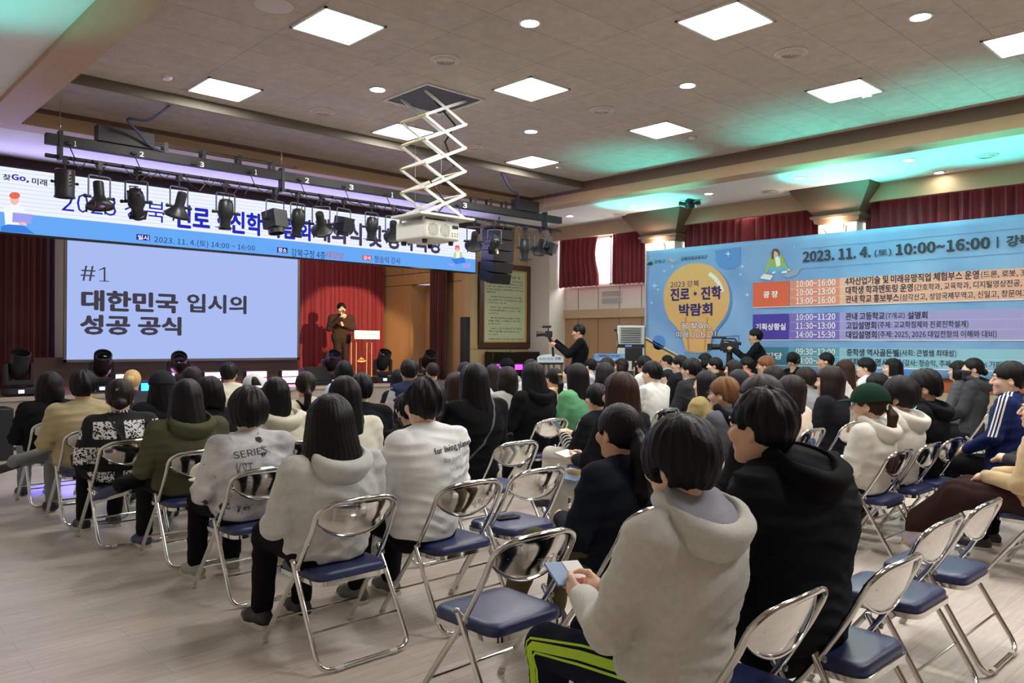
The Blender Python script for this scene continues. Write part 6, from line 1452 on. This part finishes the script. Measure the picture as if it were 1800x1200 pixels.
G('w40', 1240, 621, 6, 'person with dark fringe facing left, before the light bulb base', hair='bob', ln=.12, top='tee', tc=(60, 60, 66), wide=1.0, face=True, az=-.5, x=11.5)
G('w41', 1257, 627, 5, 'person with gathered black hair in profile, below the light bulb', hair='bun', ln=-.1, top='tee', tc=(34, 34, 38), wide=1.0, face=True, az=-.5, x=10.3)
G('khaki', 1246, 652, 3, 'person in khaki coat with long dark hair', hair='long', ln=.30, hc='k', top='jacket', tc=(150, 134, 88), wide=1.15, hs=1.08, az=-.1, face=True, x=7.15, skin=SKIN)
I = G('brnbp', 1281, 662, 2, 'person in grey jacket with backpack strap, brown short hair and round glasses', hair='short', hc='l', top='jacket', tc=(88, 90, 98), hood=(30, 31, 35), wide=1.1, hs=1.1, az=-.2, glass=True, face=True, x=5.7, skin=SKIN)
strap(I, -1, -1, .035, fabric((60, 62, 70)))
G('h44', 1291, 633, 4, 'person with long straight dark hair, behind the brown haired glasses wearer', hair='long', ln=.25, hc='b', top='sweat', tc=(60, 60, 66), wide=1.0, x=9.4, az=-.25)
G('m45', 1318, 627, 5, 'person with short black hair and salmon collar, below the big video camera', hair='short', top='shirt', tc=(206, 120, 106), wide=1.05, face=True, az=-.45, x=11.2, skin=SKIN2)
G('m46', 1350, 625, 4, 'person with brown hair and thin glasses facing left', hair='short', hc='l', top='shirt', tc=(196, 192, 186), wide=1.05, hs=1.08, face=True, glass=True, az=-.4, x=10.25, skin=SKIN2)
G('h50', 1300, 650, 3, 'person with smooth dark hair, left of the crouched dark head', hair='bob', ln=.12, hc='g', top='sweat', tc=(48, 48, 54), wide=1.05, hs=1.05, x=7.8)
G('h51', 1366, 643, 3, 'person with dark brown hair, in front of the glasses wearer', hair='bob', ln=.12, hc='b', top='tee', tc=(196, 178, 160), wide=1.05, hs=1.05, x=8.55, face=True, az=-.3)
G('h52', 1338, 661, 1, 'person in black coat with messy dark hair, behind the big black windbreaker', hair='bob', ln=.13, hc='g', top='jacket', tc=(30, 30, 34), wide=1.15, hs=1.15, x=4.35, az=-.1)
G('bob53', 1400, 660, 2, 'person in pale pink top with wavy brown bob', hair='bob', ln=.19, hc='b', top='tee', tc=(220, 200, 180), wide=1.1, hs=1.12, x=6.82, az=-.1)
G('h54', 1425, 645, 3, 'person in grey tee with swept dark brown hair', hair='short', hc='b', top='tee', tc=(146, 148, 150), wide=1.25, hs=1.15, az=-.2, face=True, x=9.35)
G('bob55', 1464, 644, 2, 'person in black cardigan with white collar and dark brown bob', hair='bob', ln=.17, hc='b', top='jacket', tc=(30, 32, 36), collar=(222, 222, 222), wide=1.12, hs=1.15, x=7.6, az=-.15)
G('long56', 1491, 632, 3, 'person in white blouse with long brown hair', hair='long', ln=.27, hc='r', top='shirt', tc=(222, 220, 214), wide=1.05, hs=1.05, x=10.45, az=-.35, face=True)
G('short57', 1524, 628, 3, 'person in white shirt with short black hair, right of the brown haired blouse', hair='short', top='shirt', tc=(220, 222, 224), wide=1.05, hs=1.08, x=11.12, az=-.4, face=True)
G('long58', 1571, 630, 3, 'person with long straight black hair hanging before the banner bottom', hair='long', ln=.34, top='tee', tc=(214, 214, 216), wide=1.0, hs=1.1, x=12.05, az=-.45)
G('d59', 1547, 655, 2, 'person with round black hair, behind the green cap', hair='short', top='sweat', tc=(206, 204, 196), wide=1.1, hs=1.1, x=8.72)
G('m49', 1453, 618, 4, 'person in black top with high forehead and short hair, before the banner times', hair='crop', top='tee', tc=(40, 38, 40), wide=1.1, hs=1.12, x=12.1, face=True, az=-.5, skin=SKIN2)
I = G('phones', 1395, 620, 6.3, 'person in black tee with black headphones looking down, before the banner', hair='bowl', top='tee', tc=(24, 24, 27), wide=1.1, face=True, az=-1.35, pitch=-.35, body=1.2, x=12.72, zt=1.385, skin=SKIN2, glass=True)
m = MB(); T = lambda a, b, c: Vector(tuple(I['c'] + I['R'] @ V(a, b, c)))
m.tube([T(.115 * math.cos(a), -.01, .02 + .135 * math.sin(a)) for a in np.linspace(0, math.pi, 14)], .011, 8)
for s in (-1, 1): m.ball(T(s * .1, -.008, -.005), (.03, .04, .045), 12)
m.build('headphones', BLACK, I['root'])
# right hand block
I = G('gcap', 1541, 677, 1, 'person in cream hoodie and dark green cap with dark red ponytail', hair='pony', hc='r', ln=.15, top='hoodie', tc=(206, 203, 192), hood=(206, 203, 192), cap=(26, 52, 38), wide=1.16, hs=1.08, az=-.15, x=5.92, face=True, cx=.02, skin=SKIN)
m = MB(); [m.ball(tuple(I['c'] + I['R'] @ V(.035 * math.cos(a), -.135, .0 + .02 * math.sin(a))), .008, 8) for a in np.linspace(0, 6.28, 10)]; m.build('pearl_hair_tie', mat('pearl', (236, 234, 228), .25), I['root'])
G('bowl61', 1590, 663, 1, 'person in cream hoodie with full black bowl cut, right of the green cap', hair='bowl', top='hoodie', tc=(212, 210, 200), hood=(212, 210, 200), wide=1.16, hs=1.15, az=-.12, x=6.48, cx=.05, skin=SKIN2)
I = G('mask62', 1646, 648, 1, 'person in black hoodie and dark face mask with fluffy black hair', hair='short', top='hoodie', tc=(26, 26, 29), hood=(26, 26, 29), mask=(62, 62, 66), wide=1.18, hs=1.2, az=-.3, x=7.02, face=True, cx=-.02, pitch=-.18, skin=SKIN2, seed=61)
ribbon(I['f'], [tuple(I['A'][-1][0] + V(.02, .02, .02)), tuple(I['A'][-1][0] + V(-.0, .03, -.05))], [(-.8, .1, .6), (-1, .1, .2)], .05, mat('green_badge', (70, 200, 160), .6), I['root'], 'green_badge', .004, 10)
G('maskw', 1728, 628, 2.85, 'person in charcoal hoodie and black mask with claw clip hair, by the banner', hair='bun', ln=-.1, hc='k', top='hoodie', tc=(62, 64, 68), hood=(62, 64, 68), mask=(58, 58, 60), wide=1.05, hs=1.02, az=-.5, x=10.35, face=True, zt=1.39, skin=SKIN)
G('h64', 1753, 632, 3.4, 'person with dark hair, behind the navy tracksuit jacket', hair='bob', ln=.1, top='tee', tc=(90, 90, 96), x=11.6, wide=1.0, zt=1.32)
I = G('navy65', 1769, 636, 1.75, 'person in navy tracksuit jacket with three white shoulder stripes', hair='short', top='jacket', tc=(36, 48, 96), collar=(36, 48, 96), wide=1.3, hs=1.14, az=-.4, x=7.56, face=True, skin=SKIN, zt=1.40, cx=-.04, bot=BLK)
S, E, W = I['A'][-1]
for off in (-.026, 0, .026): ribbon(I['f'], [(-.06, I['ly'] + .01 + off, I['zS'] + .04), (S[0] * .7, S[1] + off, S[2] + .02), (S[0], S[1] + off, S[2]), tuple(E + V(0, off, 0))], [(-.2, 0, 1), (-.35, 0, 1), (-.9, 0, .6), (-1, -.1, .1)], .013, WHITE, I['root'], 'shoulder_stripe', .004, 26)
I = G('skirt', 1815, 690, 0, 'person in beige knit sweater and long dark brown skirt, cut by the right edge', hair='short', hc='b', top='sweat', tc=(190, 166, 128), arms='lap', hands=True, wide=1.2, az=-.3, x=6.14, zt=1.24, face=True, skirt=True, bot=(52, 36, 34), shoes=(226, 224, 216), legs=(.80, .84), cx=.03, skin=SKIN)
for s in (-1, 1):
    a, k_ = I['an'][s], I['ks'][s]; MB().tube([tuple(a + (k_ - a) * t) for t in np.linspace(.1, .5, 6)], [.044, .047, .05, .053, .055, .057], 14).build('sock', fabric((214, 210, 226)), I['root'])
G('edge', 1860, 680, 0, 'person in black trousers with a dark wristband, mostly outside the right edge', hair='short', top='sweat', tc=(60, 58, 60), arms='book', wide=1.1, x=6.78, zt=1.26, bot=(20, 20, 22), az=-.3)
# empty chairs
for x, y, rz, lab in [(2.24, 2.42, 0, 'empty folding chair in the foreground centre, its back engraved with Korean letters'), (3.38, 3.54, 0, 'empty folding chair with a phone lying on its seat'),
                      (3.73, 1.42, 0, 'empty folding chair right of the big black windbreaker'), (4.32, 1.42, 0, 'empty folding chair second right of the big black windbreaker'),
                      (7.35, 3.05, .05, 'empty folding chair behind the fluffy haired masked person'), (8.6, 3.35, .05, 'empty folding chair in front of the charcoal hoodie by the banner'),
                      (7.25, 1.5, 0, 'empty folding chair with a cream coat left on it'), (9.3, 3.4, .05, 'empty folding chair left of the charcoal hoodie, second of its pair')]:
    place_chair(x, y, rz, lab)
    if 'engraved' in lab or 'phone' in lab: chair_text(chairs[-1])
for c in chairs:
    if 'white long-sleeved' in c['label']: chair_text(c)

# ------------------------------------------------------------------ standing people
I = person(spk.x, spk.y, at_d(600, 532, 18.0).z - STZ, 'speaker in dark brown suit and glasses holding a microphone on the stage', hair='short', top='jacket', tc=(54, 40, 34), bot=(48, 36, 32), az=math.radians(206), body=-math.radians(206), arms='mic', seated=False, face=True, glass=True, hands=True, seed=90, z0=STZ, wide=1.2, shoes=(26, 24, 24), skin=SKIN, group='standing people', collar=(54, 40, 34), hs=1.04)
SPK = I
G2 = {}
cl = at_d(1015, 570, 14.0); I = person(cl.x, cl.y, cl.z, 'cameraman in black sweatshirt filming with a hand-held camera rig', hair='short', top='sweat', tc=(20, 20, 23), bot=(30, 30, 34), az=math.radians(-38), body=math.radians(38), arms='camera', seated=False, face=True, hands=True, seed=91, wide=1.15, group='standing people', skin=SKIN2, pitch=-.12); G2['l'] = I
cr = at_d(1325, 577, 14.0); I = person(cr.x, cr.y, cr.z, 'cameraman in black tee looking into the large video camera before the banner', hair='short', top='tee', tc=(22, 22, 25), bot=(30, 30, 34), az=math.radians(-30), body=math.radians(30), arms='camera', seated=False, face=True, hands=True, seed=92, wide=1.2, group='standing people', skin=SKIN2, hs=1.05); G2['r'] = I
def held(I, name, label, cat, off, rz=0, rx=0):
    M = I['root'].matrix_basis if False else Matrix.Translation(I['root'].location) @ I['root'].rotation_euler.to_matrix().to_4x4()
    o = empty(name, (0, 0, 0)); o.matrix_basis = M @ Matrix.Translation(tuple(off)) @ Matrix.Rotation(rz, 4, 'Z') @ Matrix.Rotation(rx, 4, 'X'); return tag(o, label, cat)
W = SPK['A'][1][2]
o = held(SPK, 'microphone', 'black hand microphone held at the mouth of the speaker', 'microphone', W + V(-.045, .055, .0)); o.rotation_euler.x += 0
MB().cyl((0, .01, -.07), (-.005, -.03, .12), .013, .017).build('handle', BLACK, o); MB().ball((-.006, -.036, .145), .026, 12).build('grille_head', mat('mic_mesh', (60, 60, 62), .4, .8), o)
Wl, Wr = G2['l']['A'][-1][2], G2['l']['A'][1][2]; mid = (Wl + Wr) / 2
o = held(G2['l'], 'camera_rig', 'small camera on a gimbal grip with top microphone, held by the cameraman at left', 'camera', mid + V(0, .12, .10))
MB().span((-.07, -.05, 0), (.07, .06, .11)).build('camera_body', BLACK, o, .008); MB().cyl((0, .06, .055), (0, .2, .055), .036, .042).cyl((0, .2, .055), (0, .22, .055), .055).build('lens', BLACK, o); MB().cyl((0, -.04, .19), (0, .12, .19), .022).span((-.008, 0, .11), (.008, .02, .18)).build('microphone', BLACK, o)
MB().cyl((0, 0, 0), (0, -.06, -.12), .03, .026).cyl((0, -.06, -.12), (0, -.08, -.34), .018, .022).build('grip', BLACKM, o); MB().span((-.06, -.058, .01), (.06, -.05, .1)).build('screen', GLASSB, o)
Wl, Wr = G2['r']['A'][-1][2], G2['r']['A'][1][2]; mid = (Wl + Wr) / 2
o = held(G2['r'], 'video_camera', 'large black shoulder video camera on a fluid head', 'video camera', mid + V(0, .03, .0))
MB().span((-.06, -.16, -.07), (.06, .16, .08)).build('camera_body', BLACK, o, .012); MB().cyl((0, .16, 0), (0, .32, 0), .05, .055).span((-.07, .3, -.06), (.07, .38, .06)).build('lens', BLACK, o, .006)
MB().tube(arc([(0, .14, .08), (0, .12, .15), (0, -.1, .15), (0, -.13, .08)], .03, 4), .014, 8).build('top_handle', BLACK, o); MB().span((.05, .0, .06), (.1, .12, .12)).cyl((.075, .0, .09), (.06, -.2, .06), .025, .032).build('viewfinder', BLACK, o); MB().cyl((-.05, .05, .17), (-.05, .3, .17), .02).build('microphone', BLACK, o); MB().cyl((0, -.16, .1), (0, -.16, .2), .005).cyl((0, -.16, .2), (.0, .05, .19), .006).build('antenna', BLACK, o)
ML = o.matrix_basis.translation; hgt = ML.z - .07
o = empty('tripod', (ML.x, ML.y, 0)); tag(o, 'black video tripod under the large camera before the banner', 'tripod')
MB().cyl((0, 0, hgt - .22), (0, 0, hgt), .055, .05).span((-.08, -.08, hgt - .03), (.08, .08, hgt)).build('fluid_head', BLACK, o, .006); MB().cyl((0, 0, hgt - .32), (0, 0, hgt - .2), .08, .06).build('bowl', BLACKM, o)
for k in range(3):
    a = k * 2.094 + .5; MB().cyl((.05 * math.cos(a), .05 * math.sin(a), hgt - .27), (.3 * math.cos(a), .3 * math.sin(a), 0), .022, .014).build('leg', BLACK, o)
MB().cyl((0, -.04, hgt - .1), (-.15, -.3, hgt - .25), .01).build('pan_handle', BLACK, o)

# ------------------------------------------------------------------ small things with the audience
def slab(name, label, cat, size, loc, rot, m, bev=.0):
    o = empty(name, loc); o.rotation_euler = rot; return tag(o, label, cat)
o = slab('smartphone', 'black smartphone lying on the empty chair seat', 'phone', 0, (3.36, 3.60, .449), (0, 0, 1.35), None)
MB().span((-.038, -.078, -.005), (.038, .078, .004)).build('case', BLACK, o, .006); MB().span((-.034, -.073, .004), (.034, .073, .0052)).build('screen', GLASSB, o)
def wpos(I, p): return (Matrix.Translation(I['root'].location) @ I['root'].rotation_euler.to_matrix().to_4x4()) @ Vector(tuple(p))
I = PEOPLE['boy']; mid = (I['A'][-1][2] + I['A'][1][2]) / 2
o = slab('folded_leaflet', 'folded blue and white leaflet in the hands of the boy in grey', 'leaflet', 0, wpos(I, mid + V(-.0, .12, .035)), (.55, .1, -.15), None)
MB().span((-.075, -.05, -.004), (.075, .055, .004)).build('sheet', mat('leaflet_blue', (120, 150, 190), .5), o); MB().span((.0, -.05, .004), (.075, .055, .006)).build('white_panel', WHITE, o); MB().span((-.02, -.05, .006), (.075, -.03, .007)).build('red_band', mat('leaflet_red', (190, 60, 70), .5), o)
I = PEOPLE['brown']; mid = (I['A'][-1][2] + I['A'][1][2]) / 2
o = slab('brochure', 'pale blue and tan brochure on the lap of the reddish brown haired person', 'brochure', 0, wpos(I, (-.12, .3, .585)), (.12, -.05, .25), None)
MB().span((-.15, -.105, -.003), (.15, .105, .003)).build('cover', mat('brochure_blue', (150, 186, 226), .5), o); MB().prism([(-.02, -.09, .003), (.13, -.09, .003), (.13, .06, .003), (.04, .09, .003), (-.02, .04, .003)], (0, 0, .0015)).build('tan_print', mat('brochure_tan', (190, 150, 80), .5), o)
o = slab('notebook', 'thin white notebook above the brochure in the hands of the brown haired person', 'notebook', 0, wpos(I, mid + V(-.06, .1, .03)), (.3, .0, .3), None)
MB().span((-.11, -.05, -.006), (.11, .05, .006)).build('pages', mat('paper_cream', (228, 224, 208), .6), o, .002)
I = PEOPLE['striped']; mid = (I['A'][-1][2] + I['A'][1][2]) / 2
o = slab('smartphone', 'smartphone with a grey screen held in striped sleeves', 'phone', 0, wpos(I, mid + V(-.02, .1, .06)), (.7, 0, .1), None)
MB().span((-.04, -.08, -.005), (.04, .08, .004)).build('case', mat('phone_rim', (200, 190, 170), .4), o, .005); MB().span((-.036, -.074, .004), (.036, .074, .0052)).build('screen', mat('phone_screen', (70, 74, 92), .15), o)
I = PEOPLE['vest']; mid = I['A'][-1][2]
o = slab('leaflet', 'pale blue leaflet held by the person in navy vest', 'leaflet', 0, wpos(I, mid + V(-.04, .14, .05)), (.5, 0, .4), None)
MB().span((-.11, -.08, -.002), (.11, .08, .002)).build('sheet', mat('leaflet_pale', (170, 200, 236), .5), o)
# white cap held by the person in the tie-dye sweatshirt
I = PEOPLE['series']
c0 = V(*wpos(I, I['A'][-1][2] + V(-.02, .06, .05)))
tag(link('held_cap', sdf_mesh(lambda P: np.minimum(np.maximum(np.abs(ell(P, c0, (.10, .1, .07))) - .006, c0[2] - .015 - P[:, 2]), rc(P, c0 + V(-.05, -.06, -.01), c0 + V(-.12, -.1, -.02), .06, .05, (1, 1, .12))), c0 - .25, c0 + .25, .009, 'held_cap'), fabric((226, 224, 216))), 'white cap held on the lap of the tie-dye sweatshirt wearer', 'cap')
# cream coat on an empty chair, paper bag beyond it
f = lambda P: smax(smin(ell(P, (7.25, 1.46, .53), (.19, .17, .10)), ell(P, (7.2, 1.36, .6), (.15, .08, .12)), .06) + folds(P, 17, .018), .442 - P[:, 2], .01)
tag(link('folded_coat', sdf_mesh(f, (6.95, 1.15, .4), (7.55, 1.75, .85), .012, 'folded_coat'), fabric((222, 212, 182))), 'cream padded coat heaped on an empty chair', 'coat')
p = at_z(1740, 830, 0); o = empty('paper_bag', (8.75, 2.15, 0), .3); tag(o, 'brown kraft paper bag on the floor before the navy tracksuit jacket', 'bag')
MB().prism([(-.15, -.06, 0), (.15, -.06, 0), (.15, -.06, .34), (-.15, -.06, .34)], (0, .12, 0)).build('bag_body', mat('kraft_paper', (168, 118, 78), .8, 0, .08, 10), o)
for y in (-.05, .05): MB().tube([(-.06, y, .34), (-.05, y, .42), (.05, y, .42), (.06, y, .34)], .004, 6).build('handle', mat('kraft_string', (140, 96, 62), .8), o)
